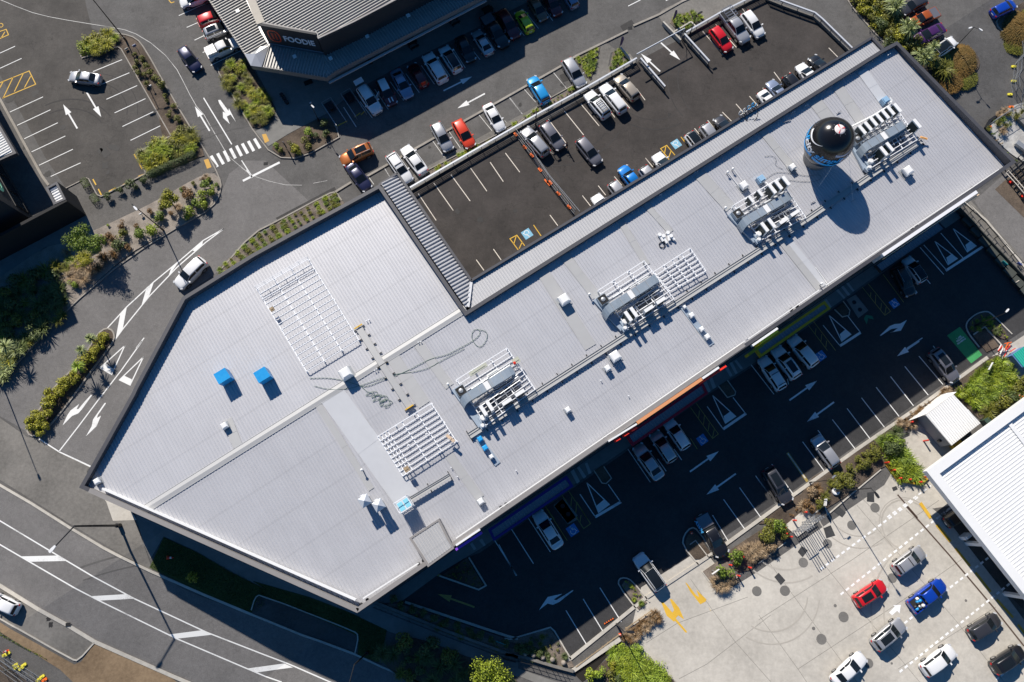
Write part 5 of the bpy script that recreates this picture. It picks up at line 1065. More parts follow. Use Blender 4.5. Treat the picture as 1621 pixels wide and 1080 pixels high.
CARS = [
 ('sedan', 'a', (617, 492), (423, 468), 'silver', 'silver sedan with a white roof driving across the left parking lot', ()),
 ('hatch', 'a', (1112, 302), (1212, 432), 'navy', 'small navy blue car driving up the lane beside the left planted island', ()),
 ('hatch', 'a', (1290, -35), (1095, 28), 'white', 'white car cut by the top edge of the photo, above the red one', ()),
 ('hatch', 'a', (1212, 148), (1385, 82), 'red', 'bright red hatchback parked under the edge of the restaurant verandah', ()),
 ('hatch', 'a', (1248, 222), (1418, 152), 'silver', 'silver hatchback squeezed between the red hatchback and the white ute', ('sunroof',)),
 ('ute', 'a', (1268, 345), (1462, 255), 'white', 'white ute with a canopy parked at the end of the row by the shrub bed', ('canopy',)),
 ('suv', 'b', (662, 535), (768, 692), 'white', 'white SUV with its tailgate and a front door open, in the shade of the restaurant', ('doors', 'rails')),
 ('hatch', 'b', (782, 492), (858, 642), 'maroon', 'small dark red hatchback with a white roof and white bonnet stripes', ('whiteroof', 'stripes')),
 ('sedan', 'b', (868, 432), (958, 600), 'sblue', 'silver blue sedan parked right of the striped bonnet hatchback', ()),
 ('hatch', 'b', (1052, 530), (968, 395), 'maroon', 'plain dark red hatchback parked tail out in the shade, left of a white SUV', ()),
 ('suv', 'b', (1168, 505), (1062, 335), 'white', 'white SUV parked tail out in the shade with a clean white roof', ('rails',)),
 ('hatch', 'b', (1258, 442), (1160, 288), 'white', 'white hatchback with a black glass roof in the shaded row', ('blackroof',)),
 ('hatch', 'b', (1262, 230), (1338, 375), 'black', 'black hatchback parked nose out in the shaded row by the restaurant', ()),
 ('sedan', 'b', (1450, 335), (1358, 192), 'silver', 'silver sedan parked between the black hatchback and a dark ute', ()),
 ('ute', 'b', (1415, 100), (1545, 295), 'black', 'black ute with a silver tray cover in the shaded row', ('cover',)),
 ('suv', 'b', (1510, 75), (1612, 235), 'maroon', 'dark red SUV parked left of the lime green hatchback', ()),
 ('hatch', 'c', (155, 198), (78, 70), 'lime', 'lime green hatchback in the shaded row near the top', ()),
 ('hatch', 'c', (158, 0), (238, 125), 'brown', 'bronze hatchback right of the lime green one', ()),
 ('suv', 'c', (248, -35), (325, 95), 'maroon', 'dark red SUV right of the bronze hatchback at the top', ()),
 ('hatch', 'c', (428, 48), (355, -70), 'sblue', 'silver blue hatchback cut by the top edge at the end of the shaded row', ()),
 ('suv', 'b', (730, 905), (540, 992), 'orange', 'metallic orange SUV turning at the corner of the restaurant lane', ('sunroof', 'rails')),
 ('sedan', 'f', (592, -35), (708, 120), 'navy', 'dark navy sedan half hidden by the corner of the long building', ()),
 ('wagon', 'b', (838, 945), (958, 1115), 'white', 'white wagon with black roof bars beside the corner of the long roof', ('bars',)),
 ('sedan', 'b', (1048, 1062), (925, 898), 'white', 'white sedan second from the building corner in the row by the rail', ()),
 ('hatch', 'b', (1110, 752), (1205, 928), 'silver', 'silver hatchback just left of the red one in the row by the rail', ()),
 ('hatch', 'b', (1238, 732), (1342, 912), 'redo', 'bright red hatchback in the sunny row along the rail', ()),
 ('sedan', 'b', (1428, 642), (1522, 800), 'white', 'white sedan parked alone between the red hatchback and the blue car', ()),
 ('hatch', 'c', (250, 630), (155, 475), 'sky', 'bright sky blue hatchback parked in the row along the rail', ()),
 ('suv', 'c', (368, 370), (470, 532), 'silver', 'silver SUV beside the planted triangle at the lot entry', ()),
 ('wagon', 'c', (252, 948), (112, 788), 'silver', 'pale silver wagon in the upper lot beside the orange footed fence', ()),
 ('hatch', 'c', (225, 755), (348, 915), 'grey', 'grey brown hatchback with a person standing at its bonnet', ()),
 ('hatch', 'c', (447, 852), (572, 1005), 'grey', 'mauve grey hatchback driving through the middle of the upper lot', ()),
 ('suv', 'c', (622, 718), (500, 570), 'white', 'white four wheel drive with a roof rack in the upper lot', ('rack',)),
 ('wagon', 'c', (722, 688), (592, 522), 'white', 'white wagon between the roof racked four wheel drive and the beige hatchback', ()),
 ('hatch', 'c', (800, 608), (682, 468), 'beige', 'beige hatchback nearest the entry ramp in the upper lot', ()),
 ('hatch', 'c', (1262, 178), (1368, 312), 'red', 'crimson hatchback on the sunny side of the upper lot entry', ()),
 ('ute', 'c', (1330, 78), (1470, 262), 'silver', 'silver ute with a ladder rack over its tray', ('ladder',)),
 ('hatch', 'c', (1455, 82), (1562, 225), 'white', 'white hatchback right of the silver ute with the ladder rack', ()),
 ('sedan', None, (1203, 146), (1235, 186), 'white', 'white sedan half under the verandah, right of the blue coiled hose', ()),
 ('sedan', None, (1247, 168), (1217, 129), 'sblue', 'blue grey sedan parked nose out, half under the verandah edge', ()),
 ('hatch', None, (1243, 121), (1273, 160), 'black', 'very dark hatchback with one red tail light under the verandah edge', ()),
 ('hatch', None, (1293, 141), (1264, 103), 'white', 'white hatchback with a dark windscreen, nose out, under the verandah near its east end', ()),
 ('hatch', None, (1313, 127), (1284, 90), 'black', 'glossy black hatchback last in the verandah row towards the east', ()),
 ('hatch', None, (1163, 224), (1134, 186), 'dgrey', 'dark silver grey hatchback nose out under the verandah', ()),
 ('hatch', None, (1112, 199), (1142, 238), 'silver', 'silver hatchback tail out under the verandah with a pale roof', ()),
 ('hatch', None, (1089, 212), (1119, 251), 'white', 'white hatchback with a black roof panel under the verandah', ('blackroof',)),
 ('suv', None, (1068, 285), (1037, 245), 'white', 'rounded white SUV over the yellow hatched bay by the verandah', ()),
 ('hatch', None, (1016, 266), (1046, 304), 'silver', 'pale silver hatchback right of the bright blue ute under the verandah', ()),
 ('ute', None, (1015, 306), (983, 265), 'rblue', 'bright blue ute nose out under the verandah edge', ()),
 ('hatch', None, (967, 290), (997, 328), 'silver', 'silver hatchback showing only its tail left of the bright blue ute', ()),
 ('hatch', None, (970, 349), (941, 310), 'white', 'white hatchback with a pale blue bumper furthest west under the verandah', ()),
 ('suv', 'd', (1012, 5), (866, 78), 'dgrey', 'near black SUV at the top of the row by the cabbage trees', ()),
 ('ute', 'd', (1085, 80), (925, 152), 'burnt', 'burnt orange ute in the top right car park', ('cover',)),
 ('sedan', 'd', (1125, 172), (945, 258), 'purple', 'deep purple sedan in the top right car park', ()),
 ('suv', 'd', (1062, 340), (1195, 248), 'white', 'white SUV with a dark glass roof beside the big rust coloured bush', ('blackroof', 'rails')),
 ('hatch', 'd', (1425, 88), (1562, 22), 'blue', 'blue hatchback at the top right corner by the planted mound', ()),
 ('suv', 'e', (1250, 548), (1085, 712), 'white', 'white SUV driving on the lane beside the building, left of the roof corner', ()),
 ('hatch', 'm', (112, 640), (-60, 560), 'white', 'white hatchback in the roadside bay cut by the left edge', ()),
 ('hatch', 'h', (1002, 682), (895, 535), 'white', 'white hatchback with a black glass roof in the shaded lot nearest the side road', ('blackroof',)),
 ('suv', 'h', (838, 592), (930, 768), 'black', 'black SUV with roof rails parked nose out in the shaded lot', ('rails',)),
 ('suv', 'l', (1055, 58), (1200, 245), 'grey', 'dark grey people mover beside the green painted bay', ('sunroof',)),
 ('suv', None, (1289, 580), (1251, 534), 'white', 'white SUV parked beside the blue wheelchair panel near the yellow canopy', ()),
 ('suv', None, (1261, 599), (1226, 551), 'white', 'white SUV with a black glass roof, middle of the three by the yellow canopy', ('sunroof', 'rails')),
 ('wagon', None, (1238, 617), (1205, 566), 'white', 'white wagon left of the three by the yellow canopy', ('bars',)),
 ('hatch', 'l', (470, 765), (340, 585), 'silver', 'silver hatchback nose in the shade and tail in the sun by the kerb', ()),
 ('suv', 'l', (48, 775), (178, 990), 'dgrey', 'dark blue grey SUV with a glass roof nosed over the kerb', ('sunroof', 'rails')),
 ('sedan', 'k', (945, 842), (800, 635), 'silver', 'silver sedan left of the three below the red canopy', ()),
 ('hatch', 'k', (1025, 742), (900, 552), 'silver', 'silver blue hatchback, middle of the three below the red canopy', ()),
 ('hatch', 'k', (1105, 658), (988, 485), 'white', 'white hatchback right of the three below the red canopy', ()),
 ('sedan', 'o', (330, 262), (190, 38), 'white', 'white sedan alone below the navy canopy', ()),
 ('suv', 'o', (958, 522), (795, 292), 'white', 'white SUV with a full glass roof driving out of the shaded lot', ('blackroof',)),
 ('ute', 'o', (1185, 52), (1335, 318), 'black', 'black ute with blue AWM lettering on its side', ('boards', 'cover', 'rails')),
 ('hatch', 'p', (580, 600), (772, 475), 'red', 'red hatchback with a dark sunroof on the pale forecourt', ('sunroof',)),
 ('suv', 'p', (825, 400), (1000, 272), 'silver', 'grey silver SUV with roof bars on the forecourt, above the blue ute', ('bars',)),
 ('ute', 'p', (925, 625), (1125, 470), 'blue', 'royal blue ute with a loaded tray on the forecourt', ('load',)),
 ('suv', 'p', (700, 860), (878, 712), 'silver', 'silver SUV with a dark sunroof and bright rails on the forecourt', ('sunroof', 'rails')),
 ('sedan', 'p', (455, 1085), (640, 915), 'white', 'white sedan at the bottom edge of the forecourt', ()),
 ('suv', 'p', (1000, 1015), (1185, 875), 'white', 'white SUV on the forecourt beside the dashed line', ()),
 ('hatch', 'p', (1285, 795), (1465, 685), 'dgrey', 'dark brown grey hatchback near the forecourt drain channel', ()),
 ('suv', 'p', (1425, 1000), (1610, 880), 'black', 'black SUV in the bottom right corner', ('sunroof',)),
 ('hatch', 'p', (1140, 112), (1290, 10), 'black', 'black car under the petrol canopy with its tail showing', ()),
]
MOVING = ('driving', 'turning')
for kind, k, r, f, col, lab, ex in CARS:
    if k: r, f = Z(k, r, f)
    mv = any(w in lab for w in MOVING)
    nm = 'ute' if kind == 'ute' else ('moving_car' if mv else 'parked_car')
    car(kind, r, f, col, lab, name=nm, cat='ute' if kind == 'ute' else 'car', group='cars being driven' if mv else 'cars parked around the shops', extra=ex)
for k in PROTO.values(): rm_tree(k)
# ---------------------------------------------------------------- things on the long roof
RANG = math.atan2(RD.y, RD.x)
def quadpt(q, u, v): return q[0].lerp(q[1], u).lerp(q[3].lerp(q[2], u), v)
def frame(px, h, nlong, ncross, label, cross_pos=None, skip=(), pad=.085, group='open steel platforms on the long roof', rail=False):
    q = [RF(*p, h) for p in px]; q = [Vector((p.x, p.y, p.z+h)) for p in q]
    ctr = sum(q, Vector())/4; t = empty('steel_platform', (ctr.x, ctr.y, rz(ctr.x, ctr.y)), 0, label, 'platform', group)
    b = MB()
    for i in range(nlong):
        v = i/(nlong-1)
        if i in skip: continue
        b.bar(quadpt(q, 0, v), quadpt(q, 1, v), pad, .07)
    b.build('long_beam', STEEL, t); b = MB()
    cp = cross_pos or [i/(ncross-1) for i in range(ncross)]
    for u in cp: b.bar(quadpt(q, u, 0)-Vector((0, 0, .14)), quadpt(q, u, 1)-Vector((0, 0, .09)), pad+.03, .09)
    b.build('cross_beam', STEEL, t); b = MB()
    for u in (0, .33, .67, 1):
        for v in (0, .5, 1):
            p = quadpt(q, u, v); b.bar((p.x, p.y, rz(p.x, p.y)+.02), (p.x, p.y, p.z-.1), .09, .09, up=(1, 0, 0)); b.box((p.x, p.y, rz(p.x, p.y)+.02), (.25, .25, .05), RANG)
    b.build('foot', STEEL, t)
    if rail:
        b = MB(); o = Vector((0, 0, .9))
        for (a, c) in rail:
            p0, p1 = quadpt(q, *a), quadpt(q, *c)
            for hh in (.45, .9): b.bar(p0+Vector((0, 0, hh)), p1+Vector((0, 0, hh)), .045, .045)
            for k in range(7): p = p0.lerp(p1, k/6); b.bar(p, p+o, .045, .045, up=(1, 0, 0))
        b.build('guard_rail', STEEL, t)
    return t, q
def sc_(ox, oy, s, *pts): return [(ox+a/s, oy+b/s) for a, b in pts]
F1 = sc_(400, 400, 5.4, (35, 310), (475, 55), (905, 745), (460, 1015))
frame(F1, .5, 17, 4, 'largest open white steel platform, with closely spaced beams, on the west roof', rail=[((0, 0), (1, 0))])
F2 = sc_(550, 630, 4, (190, 245), (530, 35), (690, 275), (350, 495))
frame(F2, .6, 10, 4, 'open white steel platform with offcuts at its corner, beside the twin ducts of cable tray', cross_pos=[0, .06, .12, .18, .45, .72, 1], group='open steel platforms on the long roof')
F3 = sc_(925, 390, 6.75, (745, 270), (1135, 20), (1300, 262), (915, 480))
frame(F3, .6, 7, 5, 'open steel platform without machines, right of the middle ventilation plant')
G1 = sc_(700, 540, 7.2, (165, 440), (740, 80), (1060, 550), (500, 960))
G2 = sc_(925, 390, 6.75, (150, 470), (640, 155), (960, 560), (470, 870))
G3 = sc_(1140, 260, 7.716, (165, 500), (720, 170), (1050, 650), (510, 920))
G4 = sc_(1240, 170, 6.75, (770, 240), (1215, 10), (1440, 340), (950, 640))
frame(G1, .9, 12, 4, 'crowded steel platform of the westernmost ventilation plant')
frame(G2, .9, 12, 4, 'steel platform under the middle ventilation plant')
frame(G3, .9, 11, 4, 'steel platform under the ventilation plant left of the black balloon')
frame(G4, .9, 10, 4, 'steel platform under the ventilation plant right of the black balloon')
def top(px, h): p = RF(*px, h); return Vector((p.x, p.y, p.z))
def duct(px, label, h=1.7, w=1.05):               # big sheet metal duct with drooping ends and a cowl joint
    pts = [top(p, h) for p in px]; t = empty('air_duct', (pts[0].x, pts[0].y, rz(pts[0].x, pts[0].y)), 0, label, 'duct', 'large air ducts on the long roof')
    n = len(pts); d = (pts[-1]-pts[0]); d.z = 0; d.normalize(); s = Vector((-d.y, d.x, 0)); zb = pts[0].z+h-.75
    prof = []
    L = (Vector(pts[-1][:2])-Vector(pts[0][:2])).length; mj = .56
    def P_(x, side, zz, bend=0): q = pts[0]+d*x+s*(side+bend); return (q.x, q.y, zz)
    b = MB(); xs = [0, .25, .55, .9, 1.3, L*.5-.3]; zt = [-.75, -.35, -.12, -.02, 0, 0]; bd = [-.30, -.16, -.06, -.01, 0, 0]
    def run(xs, zt, bd):
        vs = []
        for x, z_, e in zip(xs, zt, bd):
            for side, zz in ((-w/2, zb+.75+z_), (w/2, zb+.75+z_), (w/2, zb+min(0, z_)), (-w/2, zb+min(0, z_))): vs.append(P_(x, side, zz, e))
        m = len(xs); fs = []
        for i in range(m-1):
            for j in range(4): fs.append((i*4+j, i*4+(j+1) % 4, (i+1)*4+(j+1) % 4, (i+1)*4+j))
        fs += [(3, 2, 1, 0), tuple((m-1)*4+j for j in range(4))]; b.add(vs, fs)
    run(xs, zt, bd); run([L*.5+.35, L-1.6, L-1.1, L-.5, L], [0, 0, -.02, -.14, -.5], [0, 0, .02, .06, .12])
    b.build('casing', DUCT, t, recalc=True)
    b = MB()
    for x in (1.3, 2.6, L*.5-.3, L*.5+.38, L-3.0, L-1.6): 
        p, q = P_(x, -w/2-.02, zb+.77), P_(x, w/2+.02, zb+.77); b.bar(p, q, .07, .05)
    b.build('joint_flange', GALV, t)
    b = MB(); c = P_(L*.5, 0, zb+.05); b.box((c[0], c[1], zb+.05), (.62, w*.95, .78), math.atan2(d.y, d.x)); b.build('flexible_joint', WHITE, t)
    b = MB()
    for x in (1.0, 3, L-3, L-1):
        for side in (-w/2, w/2): p = P_(x, side, 0); b.bar((p[0], p[1], rz(p[0], p[1])+.05), (p[0], p[1], zb), .06, .06, up=(1, 0, 0))
    b.build('support', STEEL, t); return t
duct(sc_(700, 540, 7.2, (205, 690), (815, 325)), 'galvanised duct on the westernmost ventilation plant')
duct(sc_(925, 390, 6.75, (205, 705), (790, 330)), 'galvanised duct on the middle ventilation plant')
duct(sc_(1140, 260, 7.716, (255, 725), (880, 365)), 'galvanised duct on the plant left of the black balloon')
duct(sc_(1240, 170, 6.75, (830, 445), (1320, 165)), 'galvanised duct on the plant right of the black balloon')
def condenser(px, ang, sz, h, label, group, fans=True, name='air_conditioner'):
    p = top(px, h); c = rz(p.x, p.y); t = empty(name, (p.x, p.y, c), 0, label, 'air conditioner', group)
    a = RANG+ang; zb = c+.35 if h > 1.2 else c+h-.6; ca, sa = math.cos(a), math.sin(a)
    b = MB(); b.box((p.x, p.y, zb), (sz[0], sz[1], c+h-zb), a); b.build('casing', WHITE, t)
    b = MB()
    fx, fy = (1, 0) if sz[0] < sz[1] else (0, 1)
    for s in (-1,):
        gx, gy = p.x+(fx*sz[0]/2*ca-fy*sz[1]/2*sa)*s, p.y+(fx*sz[0]/2*sa+fy*sz[1]/2*ca)*s
        b.box((gx, gy, zb+.1), (.03 if fx else sz[0]*.88, sz[1]*.88 if fx else .03, (c+h-zb)*.84), a)
    b.build('coil_grille', mat('coil_dark_green', (.015, .03, .03), .6), t)
    b = MB()
    for s in (-1, 1):
        ox, oy = (0, s*sz[1]*.4) if fx else (s*sz[0]*.4, 0); b.bar((p.x+ox*ca-oy*sa, p.y+ox*sa+oy*ca, c+.05), (p.x+ox*ca-oy*sa, p.y+ox*sa+oy*ca, zb), .08, .08, up=(1, 0, 0))
    b.build('leg', STEEL, t); return t
H2 = math.pi/2
for i, (s, o, lst, nm) in enumerate([
   ((700, 540, 7.2), 0, [((468, 790), 'tall', 2.3), ((540, 735), 'tall', 2.3), ((738, 690), 'wide', 1.9), ((885, 590), 'wide', 1.9)], 'the westernmost ventilation plant'),
   ((925, 390, 6.75), 0, [((470, 745), 'tall', 2.3), ((530, 702), 'tall', 2.3), ((690, 665), 'wide', 1.9), ((818, 578), 'wide', 1.9)], 'the middle ventilation plant'),
   ((1140, 260, 7.716), 0, [((545, 765), 'tall', 2.3), ((630, 715), 'tall', 2.3), ((780, 688), 'wide', 1.9), ((915, 595), 'wide', 1.9), ((380, 425), 'small', 1.9), ((490, 350), 'small', 1.9), ((640, 300), 'tall', 2.3), ((715, 250), 'tall', 2.3), ((805, 200), 'tall', 2.3)], 'the plant left of the balloon'),
   ((1240, 170, 6.75), 0, [((1075, 465), 'tall', 2.3), ((1140, 420), 'tall', 2.3), ((845, 235), 'tall', 1.9), ((908, 198), 'tall', 1.9), ((968, 150), 'tall', 1.9), ((1030, 112), 'tall', 1.9), ((1092, 72), 'tall', 1.9), ((1150, 32), 'tall', 1.9), ((1222, 2), 'tall', 1.9), ((1432, 170), 'tall', 2.3)], 'the plant right of the balloon')]):
    for k, (p, ty, h) in enumerate(lst):
        sz = {'tall': (.42, 1.35), 'wide': (1.25, .42), 'small': (.32, .95)}[ty]
        lab = {'tall': 'one of the upright white air conditioners set across ', 'wide': 'one of the low white air conditioners set along ', 'small': 'one of the two small white air conditioners on '}[ty]+nm
        condenser(sc_(*s, p)[0], 0, sz, h, lab, ty+' air conditioners on '+nm)
# pipework, trays and bits on the four plants
random.seed(11)
for s, corners, nm in ((1, G1, 'the westernmost ventilation plant'), (2, G2, 'the middle ventilation plant'), (3, G3, 'the plant left of the balloon'), (4, G4, 'the plant right of the balloon')):
    q = [top(p, 1.0) for p in corners]; q = [Vector((p.x, p.y, p.z+1.1)) for p in q]
    t = empty('pipework', (q[0].x, q[0].y, q[0].z-1.1), 0, 'silver insulated pipework and cable trays running along '+nm, 'pipework', 'pipework on the roof plants')
    b = MB()
    for v in (.50, .54, .58, .66, .30): b.path([quadpt(q, .12, v), quadpt(q, .45, v), quadpt(q, .47, v+.02), quadpt(q, .88, v+.02)], .06, 6)
    for u in (.35, .55, .7): b.path([quadpt(q, u, .6), quadpt(q, u, .82)], .05, 6)
    b.build('pipe', GALV, t); b = MB()
    for v in (.45, .62): b.bar(quadpt(q, .1, v), quadpt(q, .9, v), .3, .05)
    b.build('cable_tray', ROOFD, t)
    b = MB()
    a0, a1, a2, a3 = quadpt(q, .25, .55), quadpt(q, .8, .55), quadpt(q, .8, .9), quadpt(q, .25, .9)
    b.poly([(p.x, p.y, p.z-.5) for p in (a0, a1, a2, a3)]); b.build('deck_plate', mat('mesh_deck', (.10, .11, .13), .6, metal=.4), t)
    pb = quadpt(q, .02, .72)
    t = empty('air_inlet', (pb.x, pb.y, rz(pb.x, pb.y)), 0, 'galvanised base box with a square black rimmed inlet beside '+nm, 'air inlet', 'air inlets of the roof plants')
    b = MB(); p0, p1 = quadpt(q, -.10, .10), quadpt(q, -.06, .95); zt_ = rz(p0.x, p0.y)
    b.bar((p0.x, p0.y, zt_+.2), (p1.x, p1.y, zt_+.2), .9, .35); b.build('base_tray', mat('tray_blue_grey', (.35, .42, .50), .5, metal=.3), t)
    c_ = quadpt(q, -.04, .22); b = MB(); b.box((c_.x, c_.y, zt_+.2), (1.15, 1.15, .9), RANG); bx = b.build('plenum', DUCT, t)
    b = MB(); b.box((c_.x, c_.y, zt_+1.1), (1.05, 1.05, .03), RANG); b.build('dark_opening', BLACK, t)
    b = MB(); b.lathe([(.30, 0), (.26, .10), (.06, .16)], (c_.x, c_.y, zt_+1.12), 12); b.build('fan_dome', GALV, t)
    for k, (u, v, r_) in enumerate(((.02, .86, .3), (-.05, .97, .22))):
        c_ = quadpt(q, u, v); t2 = empty('roof_exhaust', (c_.x, c_.y, zt_), 0, ('larger ' if k == 0 else 'smaller ')+'white exhaust cap at the lower corner of '+nm, 'vent')
        b = MB(); b.box((c_.x, c_.y, zt_+.1), (r_*3.2, r_*3, .5), RANG); b.build('plinth', mat('tray_blue_grey', (0, 0, 0)), t2); b = MB(); b.lathe([(r_, 0), (r_, .3), (r_*1.2, .32), (r_*.9, .5)], (c_.x, c_.y, zt_+.6), 12); b.build('cap', WHITE, t2)
# walkway trays
def tray(a, c, w, label, seg=2.1, h=.35, feet=True, m=CAPW, name='cable_tray'):
    A, B = RF(*a, h), RF(*c, h); t = empty(name, A, 0, label, 'cable tray')
    L = (Vector(B[:2])-Vector(A[:2])).length; d = (Vector(B[:2])-Vector(A[:2])).normalized(); s = Vector((-d.y, d.x)); n = max(2, int(L/seg))
    def pt(x, o, z): q = Vector(A[:2])+d*x+s*o; return (q.x, q.y, rz(q.x, q.y)+z)
    b = MB(); b.bar(pt(0, 0, h), pt(L, 0, h), w, .04); b.build('deck', m, t)
    b = MB()
    for o in ((-w/2, w/2) if name == 'walkway' else (-w/2, w/2, w*.12)): b.bar(pt(0, o, h+.05), pt(L, o, h+.05), .05, .10)
    b.build('rail', FLAT, t); b = MB()
    for i in range(n+1):
        x = L*i/n; b.bar(pt(x, -w/2-(.35 if feet else .1), .14), pt(x, w/2+(.35 if feet else .1), .14), .1, .12)
    b.build('foot_bar', BPLA, t); return t
tray((743, 690), (1246, 368), .72, 'long white edged cable tray running along the roof, west length', m=mat('tray_deck', (.42, .42, .41), .6))
tray((1247, 367.5), (1459, 222), .72, 'long white edged cable tray passing through the shadow of the balloon', m=mat('tray_deck', (0, 0, 0)))
tray((568, 519), (605, 577), .75, 'upper grey walkway plank run beside the biggest platform', seg=1.35, m=FLAT, name='walkway')
tray((605.5, 578), (649, 645), .75, 'lower grey walkway plank run with a yellow end bar', seg=1.35, m=FLAT, name='walkway')
tray((647, 792), (712, 753), .5, 'short pale cable tray leading to the ladder framed box', h=.6, m=mat('tray_deck', (0, 0, 0)))
for px, d_, lab in (((567, 517), 1, 'yellow bar at the upper end of the walkway planks'), ((648, 645), 1, 'yellow bar at the lower end of the walkway planks')):
    p = RF(*px, .5); b = MB(); b.bar((p.x-RD.x*.55, p.y-RD.y*.55, p.z+.5), (p.x+RD.x*.55, p.y+RD.y*.55, p.z+.5), .14, .12)
    b.box((p.x, p.y, p.z), (.1, .1, .5), RANG); tag(b.build('end_bar', PY), lab, 'barrier bar')
# cowls
def cowl(px, s, h, label, m=WHITE, group=None, base=True, ang=0.0):
    p = top(px, h*.8); z0 = rz(p.x, p.y); t = empty('roof_cowl', (p.x, p.y, z0), RANG+ang, label, 'roof vent', group)
    b = MB(); b.box((0, 0, 0), (s*1.25, s*1.25, .1)); b.box((0, 0, .1), (s*.8, s*.8, h*.45)); b.build('curb', GALV, t).matrix_parent_inverse.identity()
    b = MB(); ss = [(.50, 0), (.50, .55), (.44, .85), (.30, 1.0)]; vs = []
    for r_, z_ in ss:
        for x, y in ((-1, -1), (1, -1), (1, 1), (-1, 1)): vs.append((x*r_*s, y*r_*s, h*.45+z_*h*.55))
    b.add(vs, [(i*4+j, i*4+(j+1) % 4, (i+1)*4+(j+1) % 4, (i+1)*4+j) for i in range(3) for j in range(4)]+[(12, 13, 14, 15)])
    b.build('hood', m, t).matrix_parent_inverse.identity(); return t
for px, s, h, lab in [((547, 591), 1.35, 1.5, 'largest white roof cowl, between the walkway planks and the blue wrapped boxes'), ((355, 674), .75, .8, 'small white cowl on the west roof below the blue wrapped boxes'), ((153, 762), .7, .7, 'small white cowl tucked in the far west corner of the roof'), ((893, 474), 1.25, 1.2, 'white cowl alone on the flat strip above the middle plant'),
      ((974, 564), 1.2, 1.1, 'upper white cowl of the two below the long cable tray'), ((962, 583), .7, .9, 'lower smaller white cowl on a wide base below the long cable tray'), ((899, 649), .65, .9, 'small white cowl alone on the lower middle roof'), ((761, 794), .7, .8, 'small white cowl near the navy canopy'),
      ((1438, 270), 1.1, 1.0, 'white cowl below the plant right of the balloon'), ((1255, 264), .75, .8, 'small white cowl left of the balloon'), ((1178, 293), .95, .9, 'white cowl at the end of two thin white pipes'),
      ((1084, 486), .42, .6, 'top and smallest of the four white cowls in a row'), ((1095, 499), .62, .7, 'second of the four white cowls in a row'), ((1111, 521), .58, .7, 'third of the four white cowls in a row'), ((1120, 533), .62, .7, 'bottom of the four white cowls in a row'), ((778, 723), .5, .7, 'white cowl below two blue wrapped ones')]:
    cowl(px, s, h, lab)
for px, lab in (((760, 695), 'upper small cowl wrapped in blue film'), ((768, 709), 'lower small cowl wrapped in blue film')): cowl(px, .62, .8, lab, BLUEW)
b = MB()                                          # the flat trays the rows of cowls stand on
for (a, c, lab) in (((1079, 483), (1127, 546), 'narrow blue grey base tray under the row of four white cowls'), ((754, 690), (788, 735), 'narrow blue grey base tray under the blue wrapped cowls')):
    p, q = RF(*a, .1), RF(*c, .1); b = MB(); b.bar((p.x, p.y, p.z+.09), (q.x, q.y, q.z+.09), .75, .06); tag(b.build('base_tray', mat('tray_blue_grey', (0, 0, 0))), lab, 'tray')
for px, lab in (((351, 595), 'left box wrapped in bright blue film on the west roof'), ((414, 593), 'right box wrapped in bright blue film on the west roof')):
    p = top(px, 1.8); z0 = rz(p.x, p.y); t = empty('wrapped_vent', (p.x, p.y, z0), RANG, lab, 'roof vent')
    b = MB(); b.box((0, 0, .0), (1.25, 1.15, .25)); b.build('curb', GALV, t).matrix_parent_inverse.identity()
    b = MB(); b.add([(-.75, -.68, .25), (.75, -.68, .25), (.75, .68, .25), (-.75, .68, .25), (-.78, -.7, 1.75), (.78, -.7, 1.75), (.74, .66, 1.85), (-.74, .66, 1.85)], [(0, 1, 5, 4), (1, 2, 6, 5), (2, 3, 7, 6), (3, 0, 4, 7), (4, 5, 6, 7)]); b.build('wrapping', BLUEW, t).matrix_parent_inverse.identity()
for px, lab in (((577, 793), 'left grey pyramid topped exhaust stack with ladder'), ((599, 800), 'right grey pyramid topped exhaust stack with ladder')):
    p = top(px, 2.3); z0 = rz(p.x, p.y); t = empty('exhaust_stack', (p.x, p.y, z0), RANG, lab, 'exhaust stack')
    b = MB(); b.box((0, 0, 0), (.85, .85, 2.1)); b.build('stack', GALV, t).matrix_parent_inverse.identity()
    b = MB(); b.add([(-.6, -.6, 2.1), (.6, -.6, 2.1), (.6, .6, 2.1), (-.6, .6, 2.1), (0, 0, 2.55)], [(0, 1, 4), (1, 2, 4), (2, 3, 4), (3, 0, 4), (3, 2, 1, 0)]); b.build('cap', mat('cap_zinc', (.6, .62, .66), .4, metal=.3), t).matrix_parent_inverse.identity()
    b = MB()
    for x in (-.25, .25): b.bar((x, .75, 0), (x, .75, 2.2), .04, .04, up=(1, 0, 0))
    for k in range(6): b.bar((-.25, .75, .3+k*.35), (.25, .75, .3+k*.35), .04, .04)
    b.build('ladder', STEEL, t).matrix_parent_inverse.identity()
p = top((640, 799), 2.0); z0 = rz(p.x, p.y); t = empty('framed_tank', (p.x, p.y, z0), RANG, 'cyan topped box on a tall open frame above the raised roof corner', 'roof unit')
b = MB(); b.box((0, 0, 1.1), (1.5, 1.15, .95)); b.build('casing', mat('casing_white', (.6, .66, .7), .4), t).matrix_parent_inverse.identity()
b = MB(); b.box((-.38, 0, 2.06), (.6, 1.0, .03)); b.box((.38, 0, 2.06), (.6, 1.0, .03)); b.build('lid', mat('lid_cyan', (.25, .62, .75), .3), t).matrix_parent_inverse.identity()
b = MB()
for x in (-.8, .8):
    for y in (-.65, .65): b.bar((x, y, 0), (x, y, 3.3), .05, .05, up=(1, 0, 0))
for z_ in (1.05, 2.6, 3.3):
    for x in (-.8, .8): b.bar((x, -.65, z_), (x, .65, z_), .05, .05)
    for y in (-.65, .65): b.bar((-.8, y, z_), (.8, y, z_), .05, .05)
